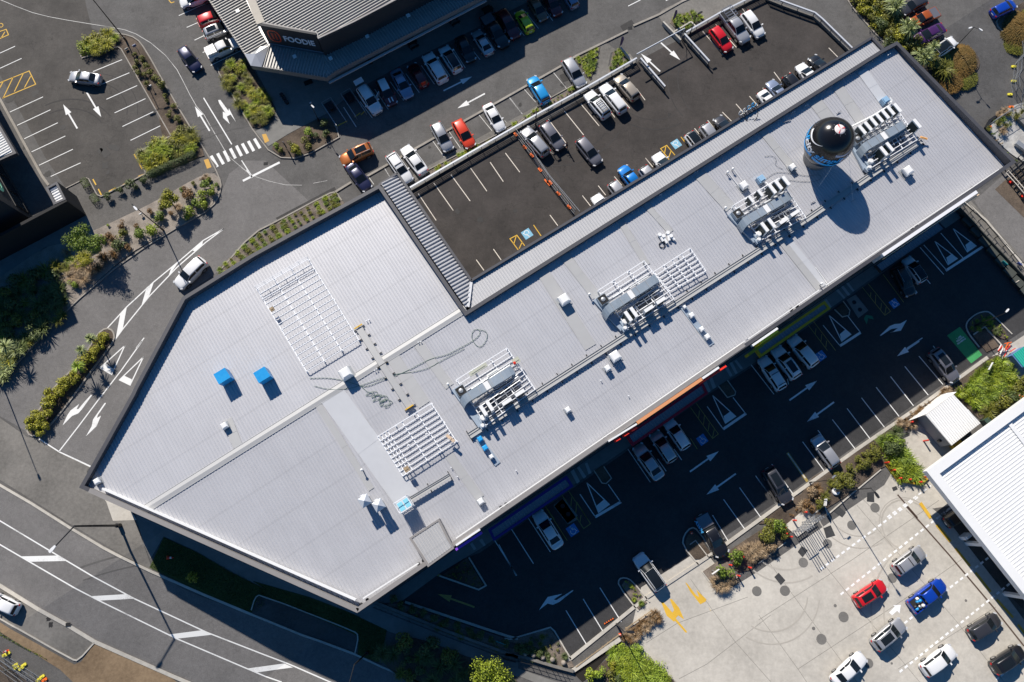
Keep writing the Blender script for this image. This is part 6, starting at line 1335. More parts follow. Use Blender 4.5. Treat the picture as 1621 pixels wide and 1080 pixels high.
b.build('open_frame', STEEL, t).matrix_parent_inverse.identity()
# short stub pipes with rain caps
for px, h, lab in [((572.5, 744), .9, 'thin capped pipe on the lower west roof'), ((1089, 0), 0, ''), (sc_(1140, 260, 7.716, (95, 95))[0], .6, 'left capped white pipe end above the plant left of the balloon'), (sc_(1140, 260, 7.716, (158, 55))[0], .6, 'right capped white pipe end above the plant left of the balloon'),
                   (sc_(1140, 260, 7.716, (68, 530))[0], .8, 'white capped pipe at the corner of the plant left of the balloon'), (sc_(925, 390, 6.75, (55, 510))[0], .8, 'white capped pipe at the corner of the middle plant'), (sc_(700, 540, 7.2, (65, 490))[0], .8, 'white capped pipe at the corner of the westernmost plant'), ((1301, 449), .8, 'white capped pipe at the foot of the pale flashing near the street edge')]:
    if not h: continue
    p = top(px, h); z0 = rz(p.x, p.y); t = empty('vent_pipe', (p.x, p.y, z0), 0, lab, 'vent pipe')
    b = MB(); b.tube((0, 0, 0), (0, 0, h), .07, n=10); b.build('pipe', GALV, t).matrix_parent_inverse.identity(); b = MB(); b.lathe([(.17, 0), (.15, .08), (.04, .16)], (0, 0, h), 12); b.build('cap', WHITE, t).matrix_parent_inverse.identity()
def laid(name, pxs, r, h, m, label, cat, closed=False):
    pts = []
    for q in pxs: p = RF(*q, h); pts.append((p.x, p.y, p.z+h))
    b = MB(); b.path(pts, r, 5); return tag(b.build(name, m), label, cat)
laid('thin_pipe', sc_(1140, 260, 7.716, (95, 100), (250, 300)), .035, .15, WHITE, 'thin white pipe, left of the two leading to a cowl', 'pipe')
laid('thin_pipe', sc_(1140, 260, 7.716, (160, 58), (285, 225)), .035, .15, WHITE, 'thin white pipe, right of the two leading to a cowl', 'pipe')
laid('white_pipe', sc_(1240, 170, 6.75, (720, 210), (960, 90), (1120, -10))+[(1409, 165), (1412, 160), (1408, 155)], .13, .5, WHITE, 'fat white pipe curving to a pale blue box right of the balloon', 'pipe')
laid('white_pipe', sc_(1140, 260, 7.716, (530, 205), (620, 285)), .13, .6, WHITE, 'fat white pipe above the plant left of the balloon', 'pipe')
laid('white_pipe', Z('g', (0, 0), (1, 1)) and [(1291, 423), (1312, 453)], .05, .15, WHITE, 'thin white pipe laid down the pale flashing by the street edge', 'pipe')
for px, lab in (((1403, 157), 'pale blue box at the end of the fat white pipe right of the balloon'), (sc_(1140, 260, 7.716, (508, 170))[0], 'pale blue box at the end of the fat white pipe left of the balloon')):
    p = top(px, .9); b = MB(); b.box((p.x, p.y, rz(p.x, p.y)), (.9, .8, .8), RANG); b.box((p.x, p.y, rz(p.x, p.y)+.8), (.7, .6, .12), RANG); tag(b.build('junction_box', mat('box_blue', (.28, .45, .62), .4)), lab, 'roof box')
# loose pipes on the roof
random.seed(2)
for i, (a, c, lab) in enumerate([((1044, 372), (1050, 382), 'left most loose white pipe piece of the small pile'), ((1050, 374), (1056, 385), 'loose white pipe piece second from the left of the small pile'), ((1057, 369), (1060, 381), 'loose white pipe piece with a cap, right of the middle'), ((1062, 374), (1068, 380), 'right most loose white pipe piece of the small pile')]):
    p, q = RF(*a, .3), RF(*c, .3); b = MB(); b.tube((p.x, p.y, p.z+.25), (q.x, q.y, q.z+.25), .17, n=12); b.tube((p.x, p.y, p.z+.12), (p.x, p.y, p.z+.5), .24, n=12); tag(b.build('pipe_piece', WHITE), lab, 'pipe piece')
p = RF(1048, 388, .1); b = MB(); pts = [(p.x+.36*math.cos(i*.45), p.y+.36*math.sin(i*.45), p.z+.12) for i in range(15)]; b.path(pts, .06, 6); tag(b.build('rubber_ring', BPLA), 'black rubber ring beside the pile of loose white pipes', 'ring')
ROPE = mat('rope_green', (.10, .17, .13), .8); ROPEG = mat('rope_grey', (.18, .19, .21), .8)
laid('rope', smooth_line(sc_(550, 470, 1, (-60, 129), (-25, 128), (10, 137), (28, 144), (60, 130), (90, 120), (130, 98), (158, 92), (170, 85), (196, 72), (212, 58), (206, 50), (198, 54), (196, 66), (204, 78), (212, 80), (222, 66), (220, 54), (206, 52)), 2), .028, .10, ROPE, 'green rope running up from the big tangle and looping at its top end', 'rope')
laid('rope', smooth_line([(497, 611), (520, 617), (552, 616), (578, 608), (600, 600), (625, 592), (650, 590), (680, 583), (700, 570), (735, 552)], 2), .025, .10, ROPE, 'green rope running straighter below the looping one', 'rope')
random.seed(8); tang = []
for i in range(46):
    a = i*.9; r_ = 2+11*random.random(); tang.append((590+i*.55+r_*1.2*math.cos(a+random.random()), 622+i*.42+r_*.7*math.sin(a)))
laid('rope', smooth_line([(572, 612), (583, 622)]+tang, 1), .025, .11, ROPE, 'tangled green rope heap left of the lower walkway planks', 'rope')
laid('rope', smooth_line([(1205, 290), (1222, 275), (1236, 272), (1260, 276), (1280, 279), (1296, 276), (1302, 282), (1290, 288), (1262, 287), (1240, 284)], 2), .022, .10, ROPEG, 'grey cable snaking between the small cowl and the balloon shadow', 'cable')
laid('rope', smooth_line([(1210, 248), (1222, 246), (1230, 252), (1226, 262), (1240, 268)], 2), .022, .10, ROPEG, 'short grey cable loop left of the balloon', 'cable')
for a, c, lab in (((1240, 194), (1252, 190), 'small grey bracket bar left of the balloon, near the parapet'), ((1324, 180), (1331, 176), 'small grey bracket bar above the balloon'), ((1347, 320), (1355, 315), 'small white bracket bar inside the balloon shadow'), ((984, 355), (991, 352), 'small grey bracket bar on a flat strip above the loose pipes'), ((1283, 322), (1291, 318), 'small dark bracket bar beside the cable tray')):
    p, q = RF(*a, .15), RF(*c, .15); b = MB(); b.bar((p.x, p.y, p.z+.15), (q.x, q.y, q.z+.15), .08, .06); b.box(((p.x+q.x)/2, (p.y+q.y)/2, p.z), (.12, .12, .14), RANG); tag(b.build('bracket_bar', ROOFD), lab, 'bracket')
# timber and offcuts on the platforms
def plat(name, px, h, sz, m, label, cat, ang=0.0):
    p = top(px, h); b = MB(); b.box((p.x, p.y, rz(p.x, p.y)+h), sz, RANG+ang); b.box((p.x, p.y, rz(p.x, p.y)+h+sz[2]), (sz[0]*.8, sz[1]*.25, .05), RANG+ang); return tag(b.build(name, m), label, cat)
plat('timber_stack', (431, 490), 1.1, (.5, .5, .2), TIMBER, 'ochre timber block on the west edge of the biggest platform', 'timber')
plat('timber_stack', (644, 743), 1.2, (.6, .6, .25), TIMBER, 'ochre timber stack at the low corner of the second platform', 'timber')
plat('timber_offcut', (713, 694), 1.2, (.35, 1.2, .1), mat('pale_timber', (.6, .45, .32), .8), 'pale plywood offcuts on the right corner of the second platform', 'timber', .3)
plat('marker_block', (1462, 219), .6, (.9, .25, .12), mat('apricot', (.8, .42, .15), .6), 'apricot coloured block at the east end of the cable tray', 'block', -.9)
plat('plastic_sheet', (817, 571), 1.2, (.9, .7, .04), mat('sheet_sage', (.45, .46, .38), .8), 'sage coloured board at the top corner of the westernmost plant', 'board')
plat('red_bag', (814.5, 575), 1.35, (.3, .3, .18), REDP, 'small red bag on the westernmost plant platform', 'bag')
plat('plastic_sheet', (757, 585), 1.15, (2.4, .5, .06), mat('sheet_sage', (0, 0, 0)), 'long sage insulation panel on the westernmost plant', 'panel')
plat('plastic_sheet', (780, 590), 1.15, (1.6, .35, .06), mat('sheet_white', (.75, .75, .72), .7), 'white insulation panel beside the long sage one', 'panel')
# ---------------------------------------------------------------- the black advertising balloon
bp = top((1290, 252), .0); zb = bp.z+.03
bal = empty('advertising_balloon', (bp.x, bp.y, zb), 0, 'big glossy black inflated balloon with blue and white simplicity lettering standing on the roof', 'balloon')
prof = [(1.55, 0), (1.62, .5), (1.85, 1.3), (2.2, 2.2), (2.55, 3.0), (2.78, 3.9), (2.84, 4.7), (2.74, 5.5), (2.42, 6.35), (1.9, 7.05), (1.25, 7.5), (.65, 7.72), (.12, 7.8)]
HS = .98
def pro(z):
    for (r0, z0), (r1, z1) in zip(prof, prof[1:]):
        if z0 <= z <= z1: return r0+(r1-r0)*(z-z0)/(z1-z0)
    return prof[-1][0]
pp = smooth_line([(r, z) for r, z in prof], 2)
def pro2(z):
    for (r0, z0), (r1, z1) in zip(pp, pp[1:]):
        if z0 <= z <= z1+1e-6: return r0+(r1-r0)*(z-z0)/max(1e-6, z1-z0)
    return .1
BB = mat('balloon_black', (.010, .010, .012), .20, bump=.12, bscale=.9); BG = mat('balloon_grey', (.17, .165, .16), .6)
cut = 2.2
b = MB(); b.lathe([(r, z) for r, z in pp if z >= cut-.2], (0, 0, 0), 48); b.build('envelope', BB, bal, smooth=True).matrix_parent_inverse.identity()
b = MB(); b.lathe([(r+.006, z) for r, z in pp if z <= cut+.12], (0, 0, 0), 48); b.build('skirt', BG, bal, smooth=True).matrix_parent_inverse.identity()
b = MB(); b.lathe([(.72, 7.66), (.5, 7.79), (.02, 7.86)], (0, 0, 0), 20); b.build('top_patch', mat('patch_white', (.8, .72, .70), .6), bal).matrix_parent_inverse.identity()
b = MB()
for a in (.3, 1.9, 4.4): b.poly([(.02*math.cos(a), .02*math.sin(a), 7.93), (.6*math.cos(a-.14), .6*math.sin(a-.14), 7.80), (.6*math.cos(a+.14), .6*math.sin(a+.14), 7.80)])
b.build('patch_wedge', mat('wedge_red', (.7, .05, .05), .5), bal).matrix_parent_inverse.identity()
b = MB()
for i in range(8): a = i*math.pi/4; b.bar((.7*math.cos(a), .7*math.sin(a), 7.70), (.9*math.cos(a), .9*math.sin(a), 7.63), .02, .02)
b.build('patch_tie', GALV, bal).matrix_parent_inverse.identity()
def on_bal(a, s, off=.02):                         # a: azimuth; s: height
    r = pro2(s)+off; return (r*math.cos(a), r*math.sin(a), s)
def bal_text(s, size, a0, z0, m, name, sh=.25, off=.035):
    me = text_mesh(s, size, 0, sh, bold=.045); bm_ = bmesh.new(); bm_.from_mesh(me); bmesh.ops.triangulate(bm_, faces=bm_.faces)
    for _ in range(1): bmesh.ops.subdivide_edges(bm_, edges=[e for e in bm_.edges if e.calc_length() > .25], cuts=2, use_grid_fill=False)
    bmesh.ops.triangulate(bm_, faces=bm_.faces)
    for v in bm_.verts:
        x, y = v.co.x, v.co.y; z = z0+y*.92; r = pro2(z0); a = a0+x/r; v.co = on_bal(a, z, off)
    bm_.to_mesh(me); bm_.free(); o = bpy.data.objects.new(name, me); C.objects.link(o); me.materials.append(m); o.parent = bal; return o
TB = mat('balloon_blue', (.01, .34, .80), .4); TW = mat('balloon_white', (.8, .8, .82), .4); TG = mat('balloon_white_shaded', (.42, .45, .58), .5)  # TG: dimmer bluish copy of the white, shade painted into its colour
def band(a0, a1, z0, z1, m, name, w=.3, off=.03, taper=0):
    b = MB(); n = 26; vs = []
    for i in range(n+1):
        t = i/n; a = a0+(a1-a0)*t; z = z0+(z1-z0)*t+(-.35*math.sin(math.pi*t)); ww = w*(1-taper*t)
        vs += [on_bal(a, z-ww/2, off), on_bal(a, z+ww/2, off)]
    b.add(vs, [(2*i, 2*i+2, 2*i+3, 2*i+1) for i in range(n)]); o = b.build(name, m, bal); o.matrix_parent_inverse.identity(); return o
AZ1 = R(-85); AZ2 = R(162)                         # one legend faces the street side, one faces west
for az in (AZ1, AZ2):
    bal_text('simpli', 1.45, az-.33, 5.0, TB, 'blue_lettering')
    bal_text('city', 1.45, az+.55, 5.0, TW if az == AZ2 else TG, 'white_lettering')
    band(az-.95, az+.95, 4.2, 4.35, TB, 'blue_band', .5)
    band(az-.1, az+1.05, 5.95, 6.5, TW if az == AZ2 else TG, 'white_swoosh', .34, taper=.9)
    b = MB(); 
for k, (a, c, lab) in enumerate([((1298, 238), (1296, 296), 'white guy rope of the balloon anchored left in its shadow'), ((1345, 240), (1350, 318), 'white guy rope of the balloon anchored in the middle of its shadow')]):
    p, q = RF(*c, .1), Vector((bp.x+(.8 if k == 0 else 2.2), bp.y-2.2+(0 if k == 0 else .4), zb+4.6)); b = MB(); b.tube((p.x, p.y, p.z+.1), q, .014, n=4); tag(b.build('guy_rope', WHITE), lab, 'rope')
# blue coiled hose hanging over the verandah edge
b = MB(); pts = []
c = P(1182, 174, 9.7)
for i in range(60):
    a = i*.42; pts.append((c.x+UX*(i-30)*.045+.32*math.cos(a)*UX, c.y+UY*(i-30)*.045+.32*math.cos(a)*UY+.18*math.sin(a), 9.95+.3*math.sin(a)))
b.path(pts[:36], .05, 6); hose = tag(b.build('coiled_hose', WHITE), 'white and blue coiled hose hung over the verandah edge', 'hose')
b = MB(); b.path(pts[34:], .06, 6); b.build('blue_length', mat('hose_blue', (.03, .38, .75), .4), hose)
c2 = P(1189, 181, 9.8); b = MB(); pts = [(c2.x+.85*math.cos(i*.35), c2.y+.85*math.sin(i*.35), 9.9+.65*math.sin(i*.35)) for i in range(19)]; b.path(pts, .045, 6); b.build('hose_loop', BPLA, hose)
# ---------------------------------------------------------------- plants
def foliage(n, r, h, leaf, seed, kind='ball', lumps=7):
    rnd = random.Random(seed); b = MB()
    cs = [(Vector((rnd.uniform(-.62, .62)*r, rnd.uniform(-.62, .62)*r, h*rnd.uniform(.35, .8))), r*rnd.uniform(.34, .55)) for _ in range(lumps)]
    for i in range(n):
        if kind == 'ball':
            c, cr = cs[i % lumps]; d = Vector((rnd.gauss(0, 1), rnd.gauss(0, 1), rnd.gauss(.25, .8))).normalized(); p = c+d*cr*rnd.uniform(.72, 1.08); p.z = max(.03, p.z)
            nn = (d+Vector((rnd.uniform(-.7, .7), rnd.uniform(-.7, .7), rnd.uniform(-.2, .8)))).normalized()
            a = nn.orthogonal().normalized(); a.rotate(Matrix.Rotation(rnd.uniform(0, 6.28), 3, nn)); c2 = nn.cross(a); l = leaf*rnd.uniform(.7, 1.3)
            b.add([p-a*l, p+c2*l*.55, p+a*l, p-c2*l*.55], [(0, 1, 2, 3)])
        else:                                     # blades
            an = rnd.uniform(0, 6.28)
            if n > 5000: a9, r9 = rnd.uniform(0, 6.28), .42*math.sqrt(rnd.random())*(1+.0); bx9, by9, bz9 = r9*math.cos(a9), r9*math.sin(a9), .34*(1-(r9/.46)**2); an = a9+rnd.gauss(0, .7)
            else: bx9 = by9 = bz9 = 0
            le = r*rnd.uniform(.6, 1.1); hh = h*rnd.uniform(.5, 1); ox, oy = rnd.gauss(0, r*.12), rnd.gauss(0, r*.12)
            dx, dy = math.cos(an), math.sin(an); w = leaf*rnd.uniform(.6, 1.2); pts = []
            for t in (0, .35, .7, 1):
                rr = le*(t**1.3); zz = hh*(1-(1-t*1.35)**2)*.95 if kind == 'arch' else hh*t**.8*(1-.25*t)
                pts.append((ox+dx*rr, oy+dy*rr, max(.02, zz), w*(1-t)*1.0+.004))
            vs = []
            for x, y, z, ww in pts: vs += [(bx9+x-dy*ww, by9+y+dx*ww, bz9+z), (bx9+x+dy*ww, by9+y-dx*ww, bz9+z)]
            b.add(vs, [(2*k, 2*k+1, 2*k+3, 2*k+2) for k in range(3)])
    if n > 5000: b.lathe([(.40, 0), (.37, .12), (.27, .24), (.12, .32), (.01, .34)], (0, 0, 0), 18)
    return b
def plant_proto(key, n, r, h, leaf, kind, lumps=7, stem=True, seeds=3):
    out = []
    for s in range(seeds):
        me_b = foliage(n, r, h, leaf, hash(key) % 999+s if False else sum(map(ord, key))+s*7, kind, lumps)
        bm_ = me_b.bm(); me = bpy.data.meshes.new('foliage'); bm_.to_mesh(me); bm_.free(); me.materials.append(LF['green']); out.append(me)
    return out
PP = {'bush': plant_proto('bush', 620, .5, .62, .055, 'ball', 8), 'grass': plant_proto('grass', 190, .5, .5, .016, 'arch'), 'flax': plant_proto('flax', 90, .55, .8, .04, 'up'), 'clump': plant_proto('clump', 420, .5, .4, .05, 'ball', 10), 'small': plant_proto('small', 90, .3, .35, .05, 'ball', 4), 'big': plant_proto('big', 5200, .11, .13, .0028, 'arch', 22, seeds=1)}

def plant(kind, x, y, s, leaf, label, name='shrub', cat='shrub', group=None, z=.1, hs=1.0, sx=1.0, rot=None):
    me = random.choice(PP[kind]); o = bpy.data.objects.new(name, me); C.objects.link(o)
    o.location = (x, y, gz(x, y)+z); o.scale = (s*sx, s, s*hs); o.rotation_euler = (0, 0, random.uniform(0, 6.28) if rot is None else rot)
    o.material_slots[0].link = 'OBJECT'; o.material_slots[0].material = LF[leaf]
    return tag(o, label, cat, group)
random.seed(21)
def at_px(kind, lst, leaf, label, group, **k):
    for q in lst:
        x, y, s = q[:3]; p = G(x, y, .25); kk = dict(k); kk.setdefault('name', 'bush'); kk.setdefault('cat', 'bush'); plant(kind, p.x, p.y, s, q[3] if len(q) > 3 else leaf, label, group=group, **kk)
def scatter(bedk, n, kinds, leafs, smin, smax, label, group, mind=.5, poly=None, name='shrub', cat='shrub', hs=1.0, edge=0.0):
    poly = poly or BEDS[bedk]; xs = [p[0] for p in poly]; ys = [p[1] for p in poly]; got = []; tries = 0
    if edge: poly = [tuple(p) for p in inset(poly, edge)]
    while len(got) < n and tries < n*60:
        tries += 1; x, y = random.uniform(min(xs), max(xs)), random.uniform(min(ys), max(ys))
        if not inpoly(x, y, poly) or any((x-a)**2+(y-b_)**2 < mind**2 for a, b_ in got): continue
        got.append((x, y)); plant(random.choice(kinds), x, y, random.uniform(smin, smax), random.choice(leafs), label, name, cat, group, hs=hs)
def sub(*pts): return [tuple(G(*p)[:2]) for p in pts]
# left island
scatter(None, 15, ['grass', 'clump'], ['gold', 'bright', 'gold'], 1.5, 2.3, 'one of the yellow green shrubs massed at the rounded head of the left island', 'shrubs at the head of the left island', .6, poly=sub(*Z('a', (515, 340), (515, 280), (590, 225), (700, 215), (735, 250), (700, 280), (600, 330))))
at_px('bush', [(*Z('a', q, q)[0], s) for q, s in [((830, 340), .9), ((870, 365), 1.1), ((835, 385), 1.0), ((830, 420), 1.0), ((900, 410), 1.2), ((850, 450), 1.1), ((885, 460), .9), ((920, 450), 1.2), ((945, 480), 1.2), ((980, 530), 1.9), ((1018, 590), 1.0), ((1020, 620), .7), ((1065, 655), 1.1), ((1030, 705), 1.2), ((1090, 735), 1.3), ((900, 515), 1.0), ((1110, 795), 1.3)]], 'olive', 'one of the round olive shrubs spaced down the brown mulch strip of the left island', 'round shrubs on the left island strip')
scatter(None, 26, ['grass', 'clump', 'grass'], ['bright', 'gold', 'olive'], 1.6, 2.4, 'one of the bright tussocks massed at the lower corner of the left island', 'tussocks at the lower corner of the left island', .65, poly=sub(*Z('a', (870, 930), (1050, 850), (1090, 790), (1190, 800), (1210, 900), (1130, 940), (960, 1020), (910, 1050))))
def hedge(px, w, h, leaf, label):
    pts = [G(*p) for p in px]; b = MB(); rnd = random.Random(4)
    for a, c in zip(pts, pts[1:]):
        n = int((c-a).length*w*330)
        for i in range(n):
            t = rnd.random(); p = a.lerp(c, t); an = rnd.uniform(0, math.pi); rr = w/2*rnd.uniform(.85, 1.08); d = (c-a).normalized(); s = Vector((-d.y, d.x, 0))
            q = p+s*rr*math.cos(an)*.98; q.z = p.z+.1+h*abs(math.sin(an))**.6*rnd.uniform(.88, 1.08); nn = (s*math.cos(an)+Vector((0, 0, 1))*math.sin(an)+Vector((rnd.uniform(-.6, .6), rnd.uniform(-.6, .6), 0))).normalized()
            e = nn.orthogonal().normalized(); e.rotate(Matrix.Rotation(rnd.uniform(0, 6), 3, nn)); f = nn.cross(e); l = .06
            b.add([q-e*l, q+f*l*.6, q+e*l, q-f*l*.6], [(0, 1, 2, 3)])
    return tag(b.build('hedge', LF[leaf]), label, 'hedge')
hedge(Z('a', (925, 1072), (1040, 1020), (1120, 990), (1200, 945)), 1.35, .8, 'dark', 'clipped dark green hedge along the lower side of the left island')
hedge(Z('e', (515, 60), (545, 115)), 1.1, .6, 'dark', 'upper clipped hedge piece by the paving at the lot corner'); hedge(Z('e', (570, 160), (605, 205)), 1.1, .6, 'dark', 'lower clipped hedge piece by the paving at the lot corner')
hedge(Z('e', (905, 40), (960, 20), (1000, -10)), 1.2, .7, 'dark', 'short clipped hedge end beside the yellow dashed kerb')
at_px('bush', [(*Z('e', q, q)[0], s) for q, s in [((665, 165), 1.4), ((735, 135), 1.4), ((815, 98), 1.9), ((878, 62), 1.4)]], 'dark', 'one of the four round dark shrubs in a row along the footpath', 'row of round shrubs along the footpath')
# strip by the lane
at_px('bush', [(*Z('e', q, q)[0], s, l) for q, s, l in [((1120, 120), 1.0, 'green'), ((1130, 115), 1.0, 'brown'), ((1160, 150), 2.0, 'brown'), ((1260, 95), 1.7, 'green'), ((1290, 130), 1.6, 'bright'), ((1240, 165), 1.8, 'bright'), ((1215, 200), 1.8, 'green'), ((1240, 225), 1.8, 'bright'), ((1155, 270), 2.2, 'bright'), ((980, 230), 1.3, 'olive'), ((930, 250), 1.2, 'brown'), ((975, 290), 1.8, 'green'),
   ((860, 385), 2.0, 'green'), ((935, 365), 2.2, 'bright'), ((770, 400), 1.8, 'olive'), ((745, 465), 2.2, 'dark'), ((690, 400), 1.7, 'brown'), ((740, 340), 1.4, 'brown'), ((800, 470), 1.4, 'brown'), ((1325, 90), .8, 'green'), ((1280, 60), .9, 'olive'), ((1190, 80), .9, 'olive'), ((1240, 60), .8, 'brown'), ((840, 345), 1.0, 'brown'), ((1050, 265), 1.0, 'brown'), ((660, 335), .5, 'lime')]], 'green', 'one of the mixed green and brown shrubs in the pebble strip by the lane', 'mixed shrubs in the pebble strip')
at_px('grass', [(*Z('e', q, q)[0], s, l) for q, s, l in [((530, 540), 2.4, 'gold'), ((500, 570), 2.2, 'gold'), ((480, 600), 2.2, 'straw'), ((450, 660), 2.2, 'straw'), ((520, 670), 2.2, 'straw'), ((600, 600), 2.0, 'brown'), ((640, 540), 2.0, 'brown'), ((700, 520), 1.8, 'brown'), ((560, 620), 1.9, 'straw'), ((420, 600), 2.0, 'olive'), ((440, 560), 1.9, 'green'), ((410, 500), 1.5, 'straw'), ((1090, 230), 1.5, 'straw'), ((1260, 40), 1.0, 'straw'), ((640, 420), 1.4, 'straw'), ((700, 440), 1.5, 'straw')]], 'gold', 'one of the straw and gold tussocks in the strip below the leafy tree', 'straw tussocks by the lane', name='tussock', cat='grass clump')
at_px('bush', [(*Z('e', (455, 710), (0, 0))[0], 1.5)], 'lime', 'bright green shrub at the sunlit end of the lane strip', None)
scatter(None, 60, ['flax', 'grass', 'flax', 'bush'], ['dark', 'dark', 'olive'], 1.6, 2.6, 'one of the dark leafy plants packed in the shaded bank at the left edge', 'plants in the shaded bank', .9, poly=sub((-20, 475), (60, 430), (98, 420), (100, 470), (110, 500), (60, 540), (20, 570), (-20, 590)), name='flax_plant', cat='flax')
scatter(None, 14, ['flax'], ['bright', 'pale', 'gold'], 1.8, 2.6, 'one of the sunlit bright flax plants on the bank at the left edge', 'sunlit flax at the left edge', .7, poly=sub((-10, 530), (25, 540), (38, 560), (20, 580), (8, 605), (-10, 600)), name='flax_plant', cat='flax')
# restaurant bed
scatter('foodie', 34, ['grass', 'grass', 'clump'], ['gold', 'bright', 'olive'], 1.2, 2.0, 'one of the yellow green tussocks in the bed left of the restaurant', 'tussocks in the bed left of the restaurant', .62, name='tussock', cat='grass clump', edge=.3)
at_px('bush', [(*Z('b', q, q)[0], s, l) for q, s, l in [((145, 895), 1.0, 'lime'), ((170, 920), 1.0, 'olive'), ((235, 900), 1.3, 'olive'), ((265, 920), 1.6, 'gold'), ((285, 935), 1.1, 'gold'), ((345, 815), 1.6, 'lime'), ((328, 870), 1.5, 'olive'), ((345, 905), 1.3, 'olive'), ((440, 760), 1.5, 'dark'), ((460, 830), 1.5, 'dark'), ((390, 830), 1.0, 'dark')]], 'olive', 'one of the separate shrubs in the bed below the restaurant forecourt', 'shrubs below the restaurant forecourt')
# north strip along the building, planted in rows
random.seed(5)
pts = smooth_line([(352, 432), (400, 388), (440, 364), (520, 319), (536, 314)], 2); G3_ = [G(*p) for p in pts]
k = 0
for i in range(len(G3_)-1):
    a, c = G3_[i], G3_[i+1]; L = (c-a).length; d = (c-a).normalized(); s = Vector((-d.y, d.x, 0)); x = 0
    while x < L:
        for row in (-.5, .25, 1.0):
            p = a+d*(x+random.uniform(-.15, .15))-s*(row+random.uniform(-.12, .12)); plant('grass', p.x, p.y, random.uniform(.5, .95), random.choice(['bright', 'olive', 'green']), 'one of the little grass tufts planted in rows along the long building', 'tussock', 'grass clump', 'grass tufts along the long building'); k += 1
        x += 1.05
for bk, n, mn in (('entryA', 26, .42), ('entryB', 16, .42), ('entryC', 26, .42)):
    nm = {'entryA': 'in the wedge bed left of the entry path', 'entryB': 'in the wedge bed right of the entry path', 'entryC': 'in the bed by the ramp at the top'}[bk]
    scatter(bk, n, ['grass', 'flax'], ['bright', 'green'], .55, .95, 'one of the small green tufts '+nm, 'tufts '+nm, mn, name='tussock', cat='grass clump', edge=.15)
scatter('rowstrip', 46, ['grass', 'small'], ['gold', 'bright', 'lime'], .5, .95, 'one of the small bright tufts in the thin strip beside the rail', 'tufts in the thin strip beside the rail', .5, name='tussock', cat='grass clump')
# median
random.seed(9)
MED = [(48, 676, 1.6), (56, 668, 2.0), (64, 674, 1.7), (72, 660, 1.9), (60, 658, 1.7), (80, 655, 1.6), (78, 640, 2.0), (88, 632, 2.0), (98, 628, 1.8), (85, 622, 1.9), (96, 616, 1.7), (100, 610, 1.9), (108, 612, 1.6), (110, 604, 1.9), (118, 606, 1.3), (125, 592, 1.9), (131, 583, 1.9), (137, 576, 1.9), (140, 567, 1.8), (147, 565, 1.7), (150, 556, 1.7), (158, 552, 1.5), (157, 540, 1.5), (166, 545, 1.4), (168, 535, 1.4), (163, 531, 1.2), (66, 684, 1.5), (75, 675, 1.5)]
at_px('bush', MED, 'gold', 'one of the rounded gold green shrubs filling the long median island', 'rounded shrubs of the median island')
# petrol side beds
at_px('bush', [(*Z('l', q, q)[0], s) for q, s in [((650, 690), 1.4), ((700, 660), 1.9), ((705, 710), 1.8), ((655, 740), 1.5), ((620, 760), 1.9), ((560, 770), 1.7), ((605, 725), 1.3), ((480, 820), 1.7), ((525, 830), 1.8), ((475, 870), 1.8), ((535, 865), 2.0), ((500, 850), 1.4)]], 'olive', 'one of the ball shaped olive shrubs in the bed above the petrol forecourt', 'ball shaped shrubs above the forecourt')
scatter(None, 26, ['flax', 'clump'], ['lime', 'bright', 'green'], 1.3, 1.9, 'one of the light green broad leaved plants inside the yellow edged bed', 'plants in the yellow edged bed', .55, poly=sub(*Z('l', (770, 680), (860, 640), (980, 820), (990, 855), (860, 840), (790, 760))))
scatter(None, 8, ['grass', 'bush'], ['green', 'dark'], 1.8, 2.4, 'one of the dark green shrubs above the yellow edged bed', 'dark shrubs above the yellow edged bed', .8, poly=sub(*Z('l', (740, 620), (820, 560), (860, 630), (780, 700))))
scatter(None, 75, ['flax', 'flax', 'clump'], ['lime', 'bright', 'green'], 1.2, 1.9, 'one of the yellow green flax plants massed in the bed right of the white shed', 'flax massed right of the white shed', .6, poly=sub(*Z('l', (1240, 330), (1300, 230), (1420, 130), (1480, 110), (1540, 190), (1560, 290), (1480, 350), (1400, 400), (1300, 400))), name='flax_plant', cat='flax')
scatter(None, 12, ['bush', 'grass'], ['dark', 'olive'], 1.9, 2.7, 'one of the dull green feathery shrubs behind the flax near the canopy', 'feathery shrubs near the canopy', 1.0, poly=sub(*Z('l', (1340, 430), (1480, 340), (1620, 230), (1620, 300), (1500, 390), (1380, 460))))
at_px('flax', [(*Z('l', (1215, 320), (0, 0))[0], 1.6)], 'bright', 'single yellow green flax at the corner of the white shed', None, name='flax_plant', cat='flax')
scatter(None, 30, ['grass', 'small'], ['straw', 'brown', 'straw'], .8, 1.6, 'one of the dry brown tufts along the kerb above the white shed', 'dry tufts along the kerb', .6, poly=sub(*Z('l', (850, 500), (960, 410), (1150, 285), (1180, 300), (1020, 440), (900, 540))), name='tussock', cat='grass clump')
scatter(None, 12, ['bush', 'grass', 'small'], ['olive', 'brown', 'straw'], 1.0, 2.0, 'one of the scrubby plants by the lamp in the forecourt edge bed', 'scrubby plants by the forecourt lamp', .8, poly=sub(*Z('l', (180, 1060), (340, 900), (430, 840), (450, 900), (340, 1040))))
at_px('bush', [(*Z('o', (1405, 325), (0, 0))[0], 2.4)], 'green', 'round feathery green shrub, upper of the two by the red bollards', None); at_px('bush', [(*Z('o', (1325, 385), (0, 0))[0], 2.5)], 'green', 'round feathery green shrub, lower of the two by the red bollards', None)
